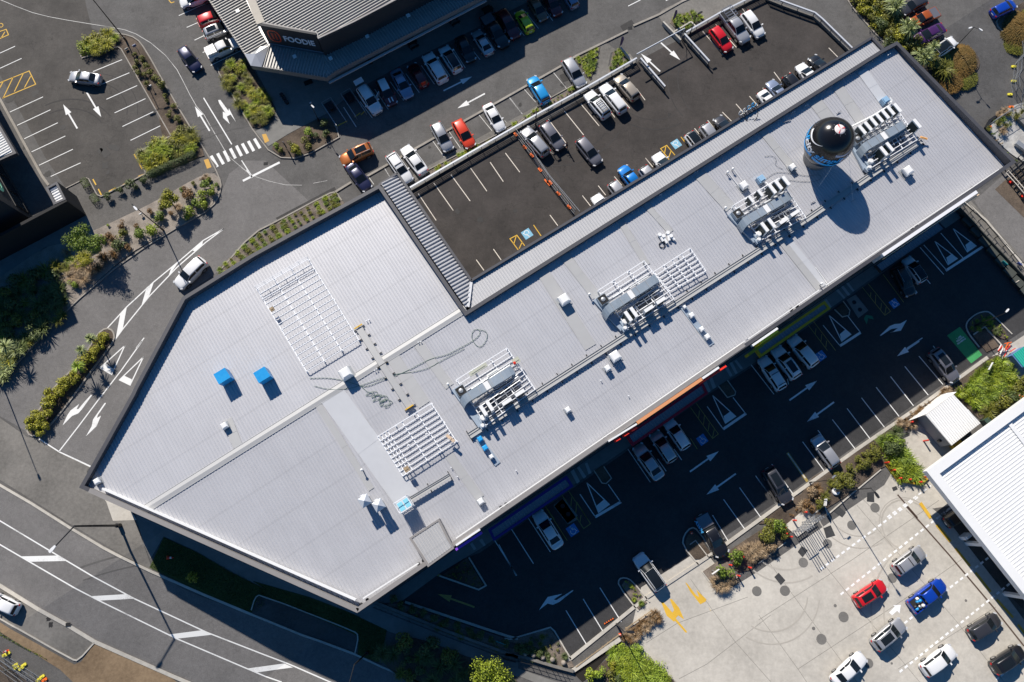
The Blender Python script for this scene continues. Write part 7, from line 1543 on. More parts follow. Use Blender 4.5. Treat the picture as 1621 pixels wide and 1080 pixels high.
at_px('grass', [(*Z('o', q, q)[0], s) for q, s in [((1290, 480), 1.8), ((1310, 500), 1.8), ((1340, 490), 1.8), ((1275, 460), 1.4), ((1370, 440), 1.5), ((1390, 455), 1.3), ((1480, 270), 2.0), ((1510, 290), 2.0), ((1450, 280), 1.7), ((1540, 270), 1.9), ((1500, 320), 1.6), ((1570, 290), 1.6), ((1530, 250), 1.5)]], 'straw', 'one of the dry straw coloured tussocks in the beds by the red bollards', 'straw tussocks by the red bollards', name='tussock', cat='grass clump')
at_px('bush', [(*Z('o', q, q)[0], s, l) for q, s, l in [((1590, 170), 2.2, 'olive'), ((1610, 110), 2.0, 'olive')]]+[(*Z('p', q, q)[0], s, l) for q, s, l in [((40, 190), 2.3, 'olive'), ((115, 130), 2.4, 'green'), ((150, 180), 1.6, 'olive'), ((60, 250), 1.9, 'straw')]], 'olive', 'one of the loose olive shrubs left of the silver vent pipes', 'loose shrubs left of the vent pipes')
scatter('petrolW', 16, ['grass'], ['straw', 'brown'], .9, 1.6, 'one of the dry tufts in the narrow bed by the forecourt corner', 'dry tufts by the forecourt corner', .5, name='tussock', cat='grass clump')
scatter('islandW', 8, ['small', 'grass'], ['green', 'bright'], .6, 1.1, 'one of the little tufts in the round nosed island left of the glass roofed SUV', 'tufts in the round nosed island', .5, name='tussock', cat='grass clump', edge=.2)
scatter('isleE', 22, ['small', 'grass'], ['green', 'bright', 'dark'], .6, 1.2, 'one of the little plants in the island at the east end of the shaded lot', 'plants in the east island', .5, edge=.15)
scatter('triangle', 26, ['small'], ['dark', 'olive'], .7, 1.1, 'one of the small plants in the shaded triangular island', 'plants in the shaded triangular island', .55, edge=.2)
scatter('south', 40, ['small', 'grass'], ['dark', 'olive'], .6, 1.1, 'one of the small plants dotted over the shaded bed at the foot of the lot', 'plants in the shaded bed at the foot of the lot', .55, edge=.25)
scatter(None, 60, ['clump', 'flax', 'clump'], ['lime', 'bright'], 1.2, 2.0, 'one of the rounded vivid green shrubs merging into a mass at the bottom edge', 'vivid green shrubs at the bottom edge', .5, hs=.7, poly=sub(*Z('o', (640, 900), (720, 875), (800, 880), (860, 950), (900, 980), (960, 1000), (1000, 1060), (860, 1120), (720, 1100), (640, 950))))
at_px('bush', [(*Z('o', q, q)[0], s, l) for q, s, l in [((530, 1030), 2.0, 'bright'), ((560, 1010), 1.8, 'lime'), ((655, 1030), 1.9, 'olive'), ((665, 975), 1.2, 'gold'), ((690, 1055), 1.6, 'dark')]], 'lime', 'one of the separate shrubs left of the vivid green mass at the bottom edge', 'separate shrubs at the bottom edge')
scatter('southshade', 24, ['bush', 'grass', 'flax'], ['dark', 'dark', 'olive'], 1.6, 2.8, 'one of the dark shrubs in the shaded bank below the footpath', 'dark shrubs below the footpath', .9)
# top right
scatter(None, 75, ['bush', 'clump', 'bush'], ['olive', 'gold', 'dark'], 1.5, 2.4, 'one of the green and gold shrubs packed beside the top right car park', 'shrubs packed between the side lane and the car park', .8, poly=sub(*Z('d', (560, -20), (600, 60), (660, 130), (770, 240), (850, 330), (950, 330), (985, 310), (930, 220), (870, 150), (830, 120), (760, 40), (730, -20))))
for x, y, sc, sx, leaf, hs, lab in [(1520, 92, 6.0, .9, 'rust', .40, 'rust coloured right half of the big wiry bush by the white glass roofed SUV'), (1500, 116, 5.6, 1.1, 'rust', .36, 'lower lobe of the big wiry bush by the corner of the long building'), (1527, 118, 4.6, .9, 'olive', .36, 'small olive lobe low on the right of the big wiry bush'), (1496, 96, 4.4, 1.0, 'olive', .5, 'olive lobe of the wiry bush nearest the cabbage trees'),
   (1618, 42, 6.6, 1.0, 'rust', .42, 'rust coloured wiry mound cut by the right edge'), (1612, 62, 4.4, 1.0, 'olive', .42, 'olive wiry mound at the tip of the island by the right edge'), (1634, 28, 5.0, 1.0, 'olive', .42, 'olive wiry mound mostly outside the right edge')]:
    q = G(x, y, .6); plant('big', q.x, q.y, sc, leaf, lab, 'wiry_bush', 'bush', z=-.3, hs=hs, sx=sx)
at_px('grass', [(1470, 98, 3.2), (1490, 115, 3.4), (1478, 82, 2.8)], 'olive', 'one of the olive tussocks between the rust mound and the white SUV', 'olive tussocks beside the rust mound', name='tussock', cat='grass clump')
scatter('rubble', 24, ['small', 'grass'], ['olive', 'green', 'straw'], .7, 1.5, 'one of the weeds around the pale rubble at the right edge', 'weeds around the pale rubble', .7, poly=sub((1562, 205), (1570, 188), (1621, 160), (1640, 175), (1590, 205), (1580, 225), (1610, 255), (1605, 262)), name='weed', cat='weed')
# turf as one uncountable thing
def stuff_grass(name, polys, n, leafm_, hgt, label):
    rnd = random.Random(3); b = MB()
    for poly in polys:
        xs = [p[0] for p in poly]; ys = [p[1] for p in poly]; k = 0
        while k < n:
            x, y = rnd.uniform(min(xs), max(xs)), rnd.uniform(min(ys), max(ys))
            if not inpoly(x, y, poly): k += .3; continue
            k += 1; a = rnd.uniform(0, 6.28); w = .04; h = hgt*rnd.uniform(.5, 1.3); z = gz(x, y)+.03; dx, dy = math.cos(a)*w, math.sin(a)*w; lx, ly = rnd.uniform(-.05, .05), rnd.uniform(-.05, .05)
            b.add([(x-dx, y-dy, z), (x+dx, y+dy, z), (x+lx, y+ly, z+h)], [(0, 1, 2)])
    return tag(b.build(name, leafm_), label, 'grass', kind='stuff')
stuff_grass('grass', [sub(*Z('m', (1000, 195), (1200, 285), (1620, 512), (1620, 610), (1540, 660), (920, 370)))+[]], 9000, GRASS, .12, 'dark mown grass verge in the shade below the long building')
stuff_grass('grass', [sub(*Z('n', (0, 462), (560, 642), (820, 762), (770, 950), (655, 910), (648, 800), (60, 548)))], 7000, GRASS, .12, 'dark mown grass around the shaded bay')
stuff_grass('grass', [sub(*Z('m', (0, 770), (60, 812), (140, 860), (260, 920), (300, 950), (240, 920), (100, 850), (0, 795)))], 1500, LF['lime'], .1, 'thin line of bright grass along the lower left footpath')
# trees
def tree(px, r, h, leaf, label, name='tree', n=2600, seed=1, th=None):
    p = G(*px, h*.7); rnd = random.Random(seed); t = empty(name, (p.x, p.y, p.z), 0, label, 'tree'); b = MB(); H_ = h*.45
    b.tube((0, 0, -.1), (0, 0, H_), .11, .08, 8); tips = []
    for i in range(9):
        a = i*2.4+rnd.random(); q = Vector((math.cos(a)*r*.6*rnd.uniform(.5, 1), math.sin(a)*r*.6*rnd.uniform(.5, 1), h*rnd.uniform(.55, .92))); b.tube((0, 0, H_*rnd.uniform(.7, 1)), q, .055, .02, 6); tips.append(q)
        for _ in range(2):
            q2 = q+Vector((rnd.uniform(-.4, .4)*r, rnd.uniform(-.4, .4)*r, rnd.uniform(-.1, .25)*r)); b.tube(q, q2, .02, .008, 5); tips.append(q2)
    b.build('trunk', BARKT, t).matrix_parent_inverse.identity(); b = MB()
    for i in range(n):
        c = tips[rnd.randrange(len(tips))]; d = Vector((rnd.gauss(0, 1), rnd.gauss(0, 1), rnd.gauss(0, .8))).normalized(); q = c+d*r*rnd.uniform(.12, .36); nn = (d+Vector((rnd.uniform(-1, 1), rnd.uniform(-1, 1), rnd.uniform(0, 1)))).normalized()
        e = nn.orthogonal().normalized(); e.rotate(Matrix.Rotation(rnd.uniform(0, 6.28), 3, nn)); f = nn.cross(e); l = .10*rnd.uniform(.7, 1.3); b.add([q-e*l, q+f*l*.6, q+e*l, q-f*l*.6], [(0, 1, 2, 3)])
    b.build('crown', LF[leaf], t).matrix_parent_inverse.identity(); return t
tree((267, 318), 1.45, 3.4, 'gold', 'small round yellow green tree between the footpath and the lane', n=3000, seed=2)
tree((138, 384), 2.5, 4.6, 'green', 'larger leafy green tree at the corner of the left building shadow', n=5200, seed=3)
tree((776, 1076), 2.9, 4.0, 'bright', 'feathery yellow green tree cut by the bottom edge', n=6500, seed=4)
tree((303, 915), .75, 2.2, 'gold', 'tiny young tree catching the sun in the dark grass verge', n=500, seed=5)
def palm(px, h, r, label, leaf='pale', heads=1):
    p = G(*px, h); rnd = random.Random(int(px[0])); t = empty('cabbage_tree', (p.x, p.y, p.z), 0, label, 'tree', None); b = MB(); tops = [Vector((0, 0, h))] if heads == 1 else [Vector((.5, .2, h)), Vector((-.4, .4, h*.92)), Vector((0, -.5, h*.96))]
    for q in tops: b.tube((0, 0, -.1), q, .1, .07, 8)
    b.build('trunk', BARKT, t).matrix_parent_inverse.identity(); b = MB()
    for q in tops:
        for i in range(95):
            el = rnd.uniform(-.6, 1.45); an = rnd.uniform(0, 6.28); L = r*rnd.uniform(.8, 1.05); pts = []
            for s in (0, .4, .75, 1): pts.append((q.x+math.cos(an)*math.cos(el)*L*s, q.y+math.sin(an)*math.cos(el)*L*s, q.z+math.sin(el)*L*s-.25*L*s*s))
            dx, dy = -math.sin(an), math.cos(an); vs = []
            for (x, y, z), w in zip(pts, (.03, .045, .035, .004)): vs += [(x-dx*w, y-dy*w, z), (x+dx*w, y+dy*w, z)]
            b.add(vs, [(2*k, 2*k+1, 2*k+3, 2*k+2) for k in range(3)])
    b.build('crown', LF[leaf], t).matrix_parent_inverse.identity()
palm((142, 536), 3.0, .85, 'spiky cabbage tree, topmost of three in the median island'); palm((128, 554), 3.2, .85, 'spiky cabbage tree, middle of three in the median island'); palm((123, 580), 2.6, 1.0, 'spiky cabbage tree, lowest of three in the median island', 'lime')
palm((1418, 8), 2.4, 1.35, 'pale spiky cabbage tree at the top of the packed shrubs', heads=3); palm((1441, 42), 2.6, 1.3, 'pale spiky cabbage tree in front of the orange ute', heads=3); palm((1478, 74), 2.6, 1.1, 'pale spiky cabbage tree beside the rear of the white SUV', heads=1); palm((1463, 88), 2.6, 1.3, 'pale spiky cabbage tree between the long building corner and the white SUV', heads=3)
palm((8, 548), 3.0, 1.2, 'pale cabbage tree on the bank cut by the left edge', heads=1)

# ---------------------------------------------------------------- street furniture
def lamp(base, h, heads, label, r=.09, name='street_lamp', armw=1.0, hs=1.0, head_m=None, arm_z=0.0):
    p = G(*base); t = empty(name, p, 0, label, 'street lamp', 'street lamps'); b = MB(); b.tube((0, 0, -.05), (0, 0, h), r, r*.6, 10); b.tube((0, 0, 0), (0, 0, .9), r*1.7, r*1.6, 10); b.build('pole', BPLA, t).matrix_parent_inverse.identity()
    for (dx, dy) in heads:
        v = Vector((dx, dy, 0)); L = v.length; d = v.normalized(); b = MB(); b.tube((0, 0, h-.05), (dx, dy, h+.15), r*.5, r*.4, 8); b.build('arm', BPLA, t).matrix_parent_inverse.identity()
        b = MB(); c = Vector((dx, dy, h+.15)); s = Vector((-d.y, d.x, 0))*.17*hs; e = d*.75*hs
        b.add([c-s*.6-d*.1, c+s*.6-d*.1, c+s+e*.5, c+s*.7+e, c-s*.7+e, c-s+e*.5]+[q+Vector((0, 0, .12)) for q in (c-s*.6-d*.1, c+s*.6-d*.1, c+s+e*.5, c+s*.7+e, c-s*.7+e, c-s+e*.5)], [(5, 4, 3, 2, 1, 0), (6, 7, 8, 9, 10, 11)]+[(i, (i+1) % 6, 6+(i+1) % 6, 6+i) for i in range(6)])
        b.build('lamp_head', head_m or LAMPW, t, recalc=True).matrix_parent_inverse.identity()
    return t
lamp((190, 832), 10.5, [(-.15*1-1.6, -2.2)], 'tall black street lamp with one long arm over the main street', r=.17, hs=1.1)
lamp((582, 1033), 8.5, [(-.6, -2.6)], 'street lamp with a pale head leaning over the street at the bottom', r=.13, hs=1.1)
lamp((200, 65), 10, [(.7, .3), (-.7, -.3)], 'tall lamp standing in the head of the left island')
lamp((505, 192), 4.2, [(.1, -.1)], 'short lamp in the bed below the restaurant forecourt', r=.06, hs=.6)
lamp((259, 365), 9.2, [(.5, -.5)], 'tall lamp with one small head in the pebble strip by the lane', hs=.8)
lamp((3, 607), 10, [(.3, -.5)], 'tall lamp at the left edge beside the lane kerb')
lamp((848, 199), 4.8, [(.15, .1)], 'short dark lamp by the rail in the row of bays', r=.07, head_m=BPLA, hs=.7)
lamp((1091, 57), 4.8, [(.2, .1)], 'short dark lamp at the entry ramp', r=.07, head_m=BPLA, hs=.8)
lamp((1509.5, 78), 5.2, [(-.55, -.2), (.55, -.45)], 'twin headed lamp in the top right car park', r=.07, hs=.6)
lamp((1281, 764), 6.5, [(.4, .3)], 'lamp by the yellow line in the lower lot', r=.06, hs=.6, head_m=GALV)
lamp((1322, 778), 10.5, [(.3, -.5)], 'tall lamp on a white round base between the shrubs and forecourt', r=.09, head_m=BPLA)
lamp((976, 988), 7, [(.4, .0)], 'lamp at the corner of the lower lot beside the narrow bed', r=.09, head_m=BPLA)
lamp((1543, 516), 6.5, [(.2, .2)], 'lamp in the island at the east end of the shaded lot', r=.07, hs=.7)
p = G(1322, 778); b = MB(); b.lathe([(.5, 0), (.5, .35), (.42, .42)], (p.x, p.y, p.z), 16); tag(b.build('lamp_footing', WHITE), 'round white concrete footing of the tall forecourt lamp', 'footing')
# price/vent pipe groups
for gi, (cx, cy, lab) in enumerate([(1262, 836, 'left cluster of tall silver vent pipes inside the red bollards'), (1277, 822, 'right cluster of tall silver vent pipes inside the red bollards')]):
    p = G(cx, cy); t = empty('vent_stack', (p.x, p.y, p.z), RANG, lab, 'vent pipes', 'silver vent pipe clusters'); b = MB()
    for k in range(4): b.tube((-.5+k*.33, 0, 0), (-.5+k*.33, 0, 4.6), .05, n=8); b.tube((-.5+k*.33, -.12, 4.6), (-.5+k*.33, .12, 4.6), .07, n=8)
    b.build('pipe', GALV, t).matrix_parent_inverse.identity(); b = MB()
    for z_ in (1.2, 3.2): b.bar((-.75, 0, z_), (.75, 0, z_), .08, .08)
    b.bar((-.75, .08, 0), (-.75, .08, 3.3), .08, .08, up=(1, 0, 0)); b.bar((.75, .08, 0), (.75, .08, 3.3), .08, .08, up=(1, 0, 0)); b.build('support_frame', GALV, t).matrix_parent_inverse.identity()
p = G(1265, 838); b = MB(); b.prism(g2([(1242, 832), (1275, 805), (1295, 825), (1262, 850)]), p.z-.1, p.z+.12); struct(b.build('concrete_pad', CONC))
BOL = [(1277, 811), (1260, 824), (1244, 836), (1246, 845), (1254, 850), (1445, 668), (1469, 697), (1407, 732), (1417, 744), (1427, 757), (1442, 759), (1459, 763), (1468, 755), (1158, 895), (1177, 882), (1171, 912), (1189, 899)]
def bollard(px, h, m, label, group, name='bollard', r=.08):
    p = G(px[0], px[1], h); t = empty(name, p, 0, label, 'bollard', group); b = MB(); b.tube((0, 0, 0), (0, 0, h), r, n=10); b.build('post', REDP if m is REDP else m, t).matrix_parent_inverse.identity()
    b = MB(); b.lathe([(r*1.15, 0), (r*1.1, .06), (r*.5, .12)], (0, 0, h), 10); b.build('cap', m, t).matrix_parent_inverse.identity()
for px in BOL: bollard(px, 1.15, REDP, 'one of the red bollards guarding the petrol forecourt edges', 'red bollards of the petrol forecourt', r=.11)
# yellow kerb rail round the bed
b = MB(); pts = [G(*p) for p in Z('l', (775, 755), (845, 850), (900, 862), (980, 875), (1030, 835))]
for a, c in zip(pts, pts[1:]): b.bar((a.x, a.y, a.z+.18), (c.x, c.y, c.z+.18), .28, .22)
tag(b.build('kerb_barrier', PY), 'yellow painted barrier kerb around the light green bed', 'barrier')
# white signs and boxes
def board(px, w, h, m, label, z=1.0, name='sign_board', ang=0.0, cat='sign', txt=None, tm=None):
    p = G(*px, z); t = empty(name, p, RANG+ang, label, cat); b = MB(); b.tube((0, .06, 0), (0, .06, z+h*.3), .04, n=8); b.build('post', GALV, t).matrix_parent_inverse.identity(); b = MB(); b.box((0, 0, z), (w, .08, h)); b.build('panel', m, t).matrix_parent_inverse.identity(); return t
board(Z('o', (1280, 405), (0, 0))[0], 1.1, .5, WHITE, 'white sign board above the lower feathery shrub', 1.6); board(Z('l', (400, 985), (0, 0))[0], .9, .8, WHITE, 'white box sign on a post beside the vent pipes', 1.2, ang=.8); board(Z('l', (1412, 155), (0, 0))[0], 1.2, .3, WHITE, 'thin white sign among the flax', 1.2, ang=.4); board(Z('e', (862, 268), (0, 0))[0], .4, .3, WHITE, 'tiny white sign in the pebble strip', .4)
board(Z('b', (355, 632), (0, 0))[0], .3, .3, WHITE, 'little white box near the short lamp', .6); board(Z('b', (205, 900), (0, 0))[0], .25, 1.6, mat('banner_slate', (.05, .05, .07), .6), 'slim dark banner sign by the crosswalk', .5, ang=1.9); board(Z('a', (825, 285), (0, 0))[0], .5, .45, mat('panel_blue', (.12, .16, .30), .3), 'small blue solar panel at the head of the left island', 1.0, 'solar_panel', cat='solar panel'); board(Z('a', (775, 303), (0, 0))[0], .5, .3, CONC, 'small concrete box beside the blue solar panel', .2, 'service_box', cat='box'); board(Z('a', (920, 525), (0, 0))[0], .3, .2, WHITE, 'tiny pale sign half way down the left island', .8)
# feather banners
for (b0, t0_, lab) in (((1063, 37), (1071, 13), 'purple feather banner by the ramp bed'), ((980, 78), (986, 61), 'purple feather banner by the entry wedge bed')):
    p = G(*b0); t = empty('feather_banner', p, 0, lab, 'banner'); b = MB(); b.tube((0, 0, 0), (0, 0, 2.9), .03, n=6); b.build('pole', BPLA, t).matrix_parent_inverse.identity(); b = MB()
    b.add([(0, 0, .7), (.3, .12, .9), (.42, .15, 2.2), (.25, .1, 2.9), (0, 0, 3.0)], [(0, 1, 2, 3, 4)]); b.build('flag', mat('banner_purple', (.10, .06, .18), .7), t).matrix_parent_inverse.identity()
# guard rails around the upper lot
def guard(pts, label, h=1.1, wall=.35, post=2.1, dark=False):
    W_ = [G(x, y, h) for x, y in pts]; t = empty('guard_rail', W_[0], 0, label, 'guard rail', None); b = MB()
    for a, c in zip(W_, W_[1:]): b.bar((a.x, a.y, a.z+wall/2), (c.x, c.y, c.z+wall/2), .25, wall)
    b.build('upstand', CONC2, t); b = MB()
    for a, c in zip(W_, W_[1:]): b.bar((a.x, a.y, a.z+h), (c.x, c.y, c.z+h), .22, .14)
    b.build('top_rail', mat('rail_white', (.70, .72, .75), .4, metal=.3), t); b = MB(); b2 = MB()
    for a, c in zip(W_, W_[1:]):
        for hh in (.55, .72, .88): b.bar((a.x, a.y, a.z+hh), (c.x, c.y, c.z+hh), .03, .05)
        n = max(1, round((c-a).length/post))
        for i in range(n+1): p = a.lerp(c, i/n); b2.bar((p.x, p.y, p.z), (p.x, p.y, p.z+h), .07, .07, up=(1, 0, 0))
    b.build('mid_rail', GALV, t); b2.build('posts', BPLA, t)
    return t
guard([(649, 297), (740, 244), (848, 182), (930, 137), (1008, 92)], 'long white guard rail between the sunny bay row and the upper lot', wall=.3)
guard([(1014, 92), (1053, 137)], 'short white guard rail, left side of the entry ramp'); guard([(1083.5, 53.5), (1123, 97)], 'short white guard rail, right side of the entry ramp')
guard([(1086, 51), (1140, 20), (1200, -10), (1232, -25)], 'white guard rail from the ramp to the top edge'); guard([(1215, -8), (1240, 2), (1290, 20), (1302, 30), (1349, 76)], 'bent white guard rail at the east end of the upper lot')
t = empty('height_bar', G(1084, 47, 2.6), 0, 'long white height limit bar across the entry ramp', 'height bar'); p, q = G(1008, 86, 2.6), G(1084, 45, 2.6); b = MB(); b.tube((p.x, p.y, 2.6), (q.x, q.y, 2.6), .09, n=10); b.build('bar', mat('rail_white', (0, 0, 0)), t); b = MB(); b.tube((q.x, q.y, 0), (q.x, q.y, 2.6), .07, n=8); b.tube((q.x, q.y, 1.2), (lerp(q.x, p.x, .12), lerp(q.y, p.y, .12), 2.6), .04, n=6); b.build('post', GALV, t)
def lowwall(pts, w, h, m, label):
    W_ = [G(x, y, h) for x, y in pts]; b = MB()
    for a, c in zip(W_, W_[1:]): b.bar((a.x, a.y, a.z+h/2), (c.x, c.y, c.z+h/2), w, h)
    return tag(b.build('low_wall', m), label, 'wall')
lowwall([(1050, 34), (1078, 63)], .22, .8, CONC, 'low cream wall along the right side of the entry ramp'); lowwall([(982, 74), (1001, 97)], .2, .7, CONC, 'low cream wall along the left side of the entry ramp'); lowwall([(1067, 50), (1094, 34), (1101, 41)], .2, .5, CONC, 'low cream L shaped wall behind the ramp bed')
# temporary fences
def tfence(pts, label, gap=2.4, group='temporary mesh fences', h=1.9, foot_z=0.0):
    W_ = [G(*p) for p in pts]; t = empty('temporary_fence', W_[0], 0, label, 'fence', group); b = MB()
    for a, c in zip(W_, W_[1:]):
        n = max(1, round((c-a).length/gap))
        for i in range(n):
            p, q = a.lerp(c, i/n), a.lerp(c, (i+.97)/n)
            for z_ in (.12, 1.0, h): b.bar((p.x, p.y, p.z+z_), (q.x, q.y, q.z+z_), .04, .04)
            for e in (p, q): b.bar((e.x, e.y, e.z+.1), (e.x, e.y, e.z+h), .04, .04, up=(1, 0, 0))
            for k in range(1, 10): e = p.lerp(q, k/10); b.bar((e.x, e.y, e.z+.12), (e.x, e.y, e.z+h), .012, .012, up=(1, 0, 0))
    b.build('mesh_panel', GALV, t); return t
def fence_foot(px, m, label, group, ang=0.0, n=1):
    p = G(*px); t = empty('fence_foot', p, ang, label, 'fence foot', group); b = MB(); b.prism([(-.35, -.12), (-.25, -.17), (.25, -.17), (.35, -.12), (.35, .12), (.25, .17), (-.25, .17), (-.35, .12)], 0, .16); b.build('block', m, t).matrix_parent_inverse.identity(); b = MB(); b.box((0, 0, .16), (.22, .12, .06)); b.build('grip', m, t).matrix_parent_inverse.identity()
FZ = lambda *p: sc_(780, 150, 5.4, *p)
tfence(FZ((195, 345), (275, 455), (335, 525), (405, 645), (475, 745), (560, 850), (650, 965), (700, 1030)), 'temporary mesh fence with orange feet across the upper lot')
for q in ((195, 343), (272, 453), (333, 522), (404, 645), (458, 741), (492, 752), (480, 765), (560, 848), (652, 962)): fence_foot(FZ(q)[0], ORP, 'one of the orange plastic fence feet in the upper lot', 'orange fence feet', -.9)
b = MB(); pts = [G(*p) for p in FZ((240, 335), (345, 480), (480, 685), (560, 780), (745, 1000))]
b.path([(p.x, p.y, .04) for p in pts], .05, 6); tag(b.build('laid_pole', GALV), 'long grey pole line laid on the upper lot beside the fence', 'pole')
tfence(sc_(0, 960, 9, (-20, 590), (120, 715), (290, 830), (480, 950), (680, 1080)), 'temporary mesh fence with yellow feet at the lower left footpath'); tfence(sc_(0, 960, 9, (-20, 745), (170, 890), (420, 1070)), 'temporary mesh fence on the planted edge at the bottom left corner')
for q, m, lab in (((70, 690), YEP, 'left'), ((115, 672), YEP, 'a'), ((225, 835), YEP, ''), ((240, 865), YEP, ''), ((345, 835), YEP, ''), ((310, 880), YEP, ''), ((560, 1040), YEP, ''), ((605, 1000), YEP, '')): fence_foot(sc_(0, 960, 9, q)[0], m, 'one of the yellow fence feet at the lower left footpath', 'yellow fence feet at the lower left', .6)
fence_foot(sc_(0, 960, 9, (640, 1045))[0], ORP, 'orange fence foot at the very bottom left', None, .6)
def cone(px, label, lay=False, s=1.0, ang=0.0):
    p = G(*px, .3); t = empty('traffic_cone', p, ang, label, 'traffic cone'); 
    if lay: t.rotation_euler = (0, R(80), ang); t.location.z += .15
    b = MB(); b.lathe([(.17*s, .03), (.03*s, .72*s)], (0, 0, 0), 14); b.build('body', REDP, t).matrix_parent_inverse.identity(); b = MB(); b.box((0, 0, 0), (.4*s, .4*s, .04)); b.build('base', ORP, t).matrix_parent_inverse.identity(); b = MB(); b.lathe([(.122*s, .30*s), (.085*s, .48*s)], (0, 0, 0), 14); b.build('band', PW, t).matrix_parent_inverse.identity()
cone(Z('m', (1020, 320), (0, 0))[0], 'knocked over red cone lying in the dark grass verge', True, 1.2); cone((9, 1032), 'red cone tied to the fence at the lower left', False, 1.1); cone(Z('o', (1140, 170), (0, 0))[0], 'red cone standing in the round nosed island beside the black ute', False); cone(Z('o', (702, 792), (0, 0))[0], 'orange cone at the foot of the corner lamp', False, .9)
# right edge building site
tfence([(1612, 72), (1614, 92), (1605, 104), (1604, 122), (1600, 132), (1602, 148)], 'temporary mesh fence, left line of the site at the right edge'); tfence([(1640, 60), (1621, 95), (1622, 130), (1614, 170), (1600, 176), (1563, 200)], 'temporary mesh fence bending along the pale rubble')
for px in ((1604, 106), (1604, 129), (1598, 150)): fence_foot(px, YEP, 'one of the yellow fence feet at the right edge site', 'yellow fence feet at the right edge')
for px in ((1611, 72), (1600, 170), (1583, 184), (1565, 201)): fence_foot(px, ORP, 'one of the orange fence feet at the right edge site', 'orange fence feet at the right edge')
lowwall([(1561, 202), (1568, 190), (1578, 183), (1586, 174)], .35, .35, BPLA, 'black plastic edging curving at the end of the car park')
b = MB(); p, q = G(1612, 186), G(1640, 215); b.bar((p.x, p.y, p.z+.6), (q.x, q.y, q.z+.6), 1.6, .25); b.bar((p.x, p.y, p.z+.2), (q.x, q.y, q.z+.2), 1.4, .2); tag(b.build('concrete_panel', PLAZA), 'grey concrete panels lying on the pale rubble', 'panel')
b = MB(); p, q = G(1605, 228), G(1650, 262); b.bar((p.x, p.y, p.z+.5), (q.x, q.y, q.z+.5), .7, .5); tag(b.build('steel_beam', GALV), 'galvanised beam lying below the concrete panels', 'beam')
b = MB(); c = G(1609, 187); b.box((c.x, c.y, c.z+.05), (1.1, .7, .2), .5); b.box((c.x, c.y, c.z+.25), (.9, .5, .1), .5); tag(b.build('slate_slab', mat('slab_blue', (.10, .11, .15), .7)), 'blue grey slab on the pale rubble', 'slab')
sheet('pit_floor', [(1575, 300), (1608, 270), (1640, 262), (1700, 340), (1621, 345)], .01, SOIL)
b = MB(); t = empty('steel_mesh_deck', G(1600, 290), 0, 'dark steel grid frame beyond the east corner of the long building', 'steel frame'); q = [G(*p, .8) for p in ((1590, 268), (1640, 225), (1680, 260), (1622, 312))]
for i in range(8):
    a, c = q[0].lerp(q[1], i/7), q[3].lerp(q[2], i/7); b.bar((a.x, a.y, a.z+.8), (c.x, c.y, c.z+.8), .1, .15)
    a, c = q[0].lerp(q[3], i/7), q[1].lerp(q[2], i/7); b.bar((a.x, a.y, a.z+.8), (c.x, c.y, c.z+.8), .1, .15)
for p in q: b.bar((p.x, p.y, p.z), (p.x, p.y, p.z+.8), .15, .15, up=(1, 0, 0))
b.build('grid', BPLA, t)
b = MB(); pts = [G(*p) for p in ((1588, 276), (1606, 296), (1621, 314), (1640, 336))]
for o in (-.25, .25): b.path([(p.x+o*.7, p.y+o*.7, p.z+.9) for p in pts], .06, 6)
for p in pts: b.tube((p.x, p.y, p.z), (p.x, p.y, p.z+.95), .06, n=6)
tag(b.build('road_rail', PCR), 'pale double rail along the right side of the side road', 'rail')
for px in ((1600, 289), (1619, 311)): fence_foot(px, REDP, 'one of the red feet clamped on the pale rail by the side road', 'red feet on the pale rail')
# side road wall with dark planters, lower right of the building
t = empty('retaining_fence', G(1545, 355), 0, 'dark boundary fence stepping down beside the side road footpath', 'fence'); b = MB(); A = G(1524, 322); B = G(1640, 446)
n = 9
for i in range(n):
    p, q = A.lerp(B, i/n), A.lerp(B, (i+1)/n); 
    b.bar((p.x-1.1, p.y-1.0, p.z+.5), (q.x-1.1, q.y-1.0, q.z+.5), .12, 1.0)
b.build('lower_panel', mat('fence_dark', (.05, .055, .05), .8), t); b = MB()
b.bar((A.x-.1, A.y-.1, A.z+1.0), (B.x-.1, B.y-.1, B.z+1.0), .05, .05)
for i in range(n+1): p = A.lerp(B, i/n); b.bar((p.x-.1, p.y-.1, p.z), (p.x-.1, p.y-.1, p.z+1.0), .07, .07, up=(1, 0, 0)); b.bar((p.x-.1, p.y-.1, p.z+.6), (p.x-1.1, p.y-1.0, p.z+.6), .05, .05)
b.build('rail', BPLA, t)
sheet('side_footpath', [(1527, 330), (1535, 316), (1640, 432), (1640, 462), (1621, 450)], .025, CONC2)
b = MB(); lab = 'one of the dark crates lined up under the boundary fence'
for i in range(8):
    c = G(1530+i*13.0, 352+i*16.0); t = empty('crate', c, -.85, lab, 'crate', 'dark crates under the boundary fence'); b = MB(); b.box((0, 0, 0), (1.5, 1.0, .5)); b.build('box', mat('crate_green', (.03, .035, .03), .8), t).matrix_parent_inverse.identity(); b = MB(); b.box((0, 0, .5), (1.6, 1.1, .08)); b.build('lid', mat('crate_lid', (.06, .068, .06), .8), t).matrix_parent_inverse.identity()
board((1588, 418), .8, .6, mat('teal_sign', (.02, .28, .28), .5), 'teal sign on the boundary fence near the side road', .5, ang=-1.4); board((1612, 419), .6, .5, mat('blue_sign', (.04, .10, .42), .5), 'blue sign plate on the side footpath', .3, ang=-1.4)
board((1608, 447), .6, .4, PCR, 'cream barrier end at the right edge of the shaded lot', .3, 'barrier_end', cat='barrier')
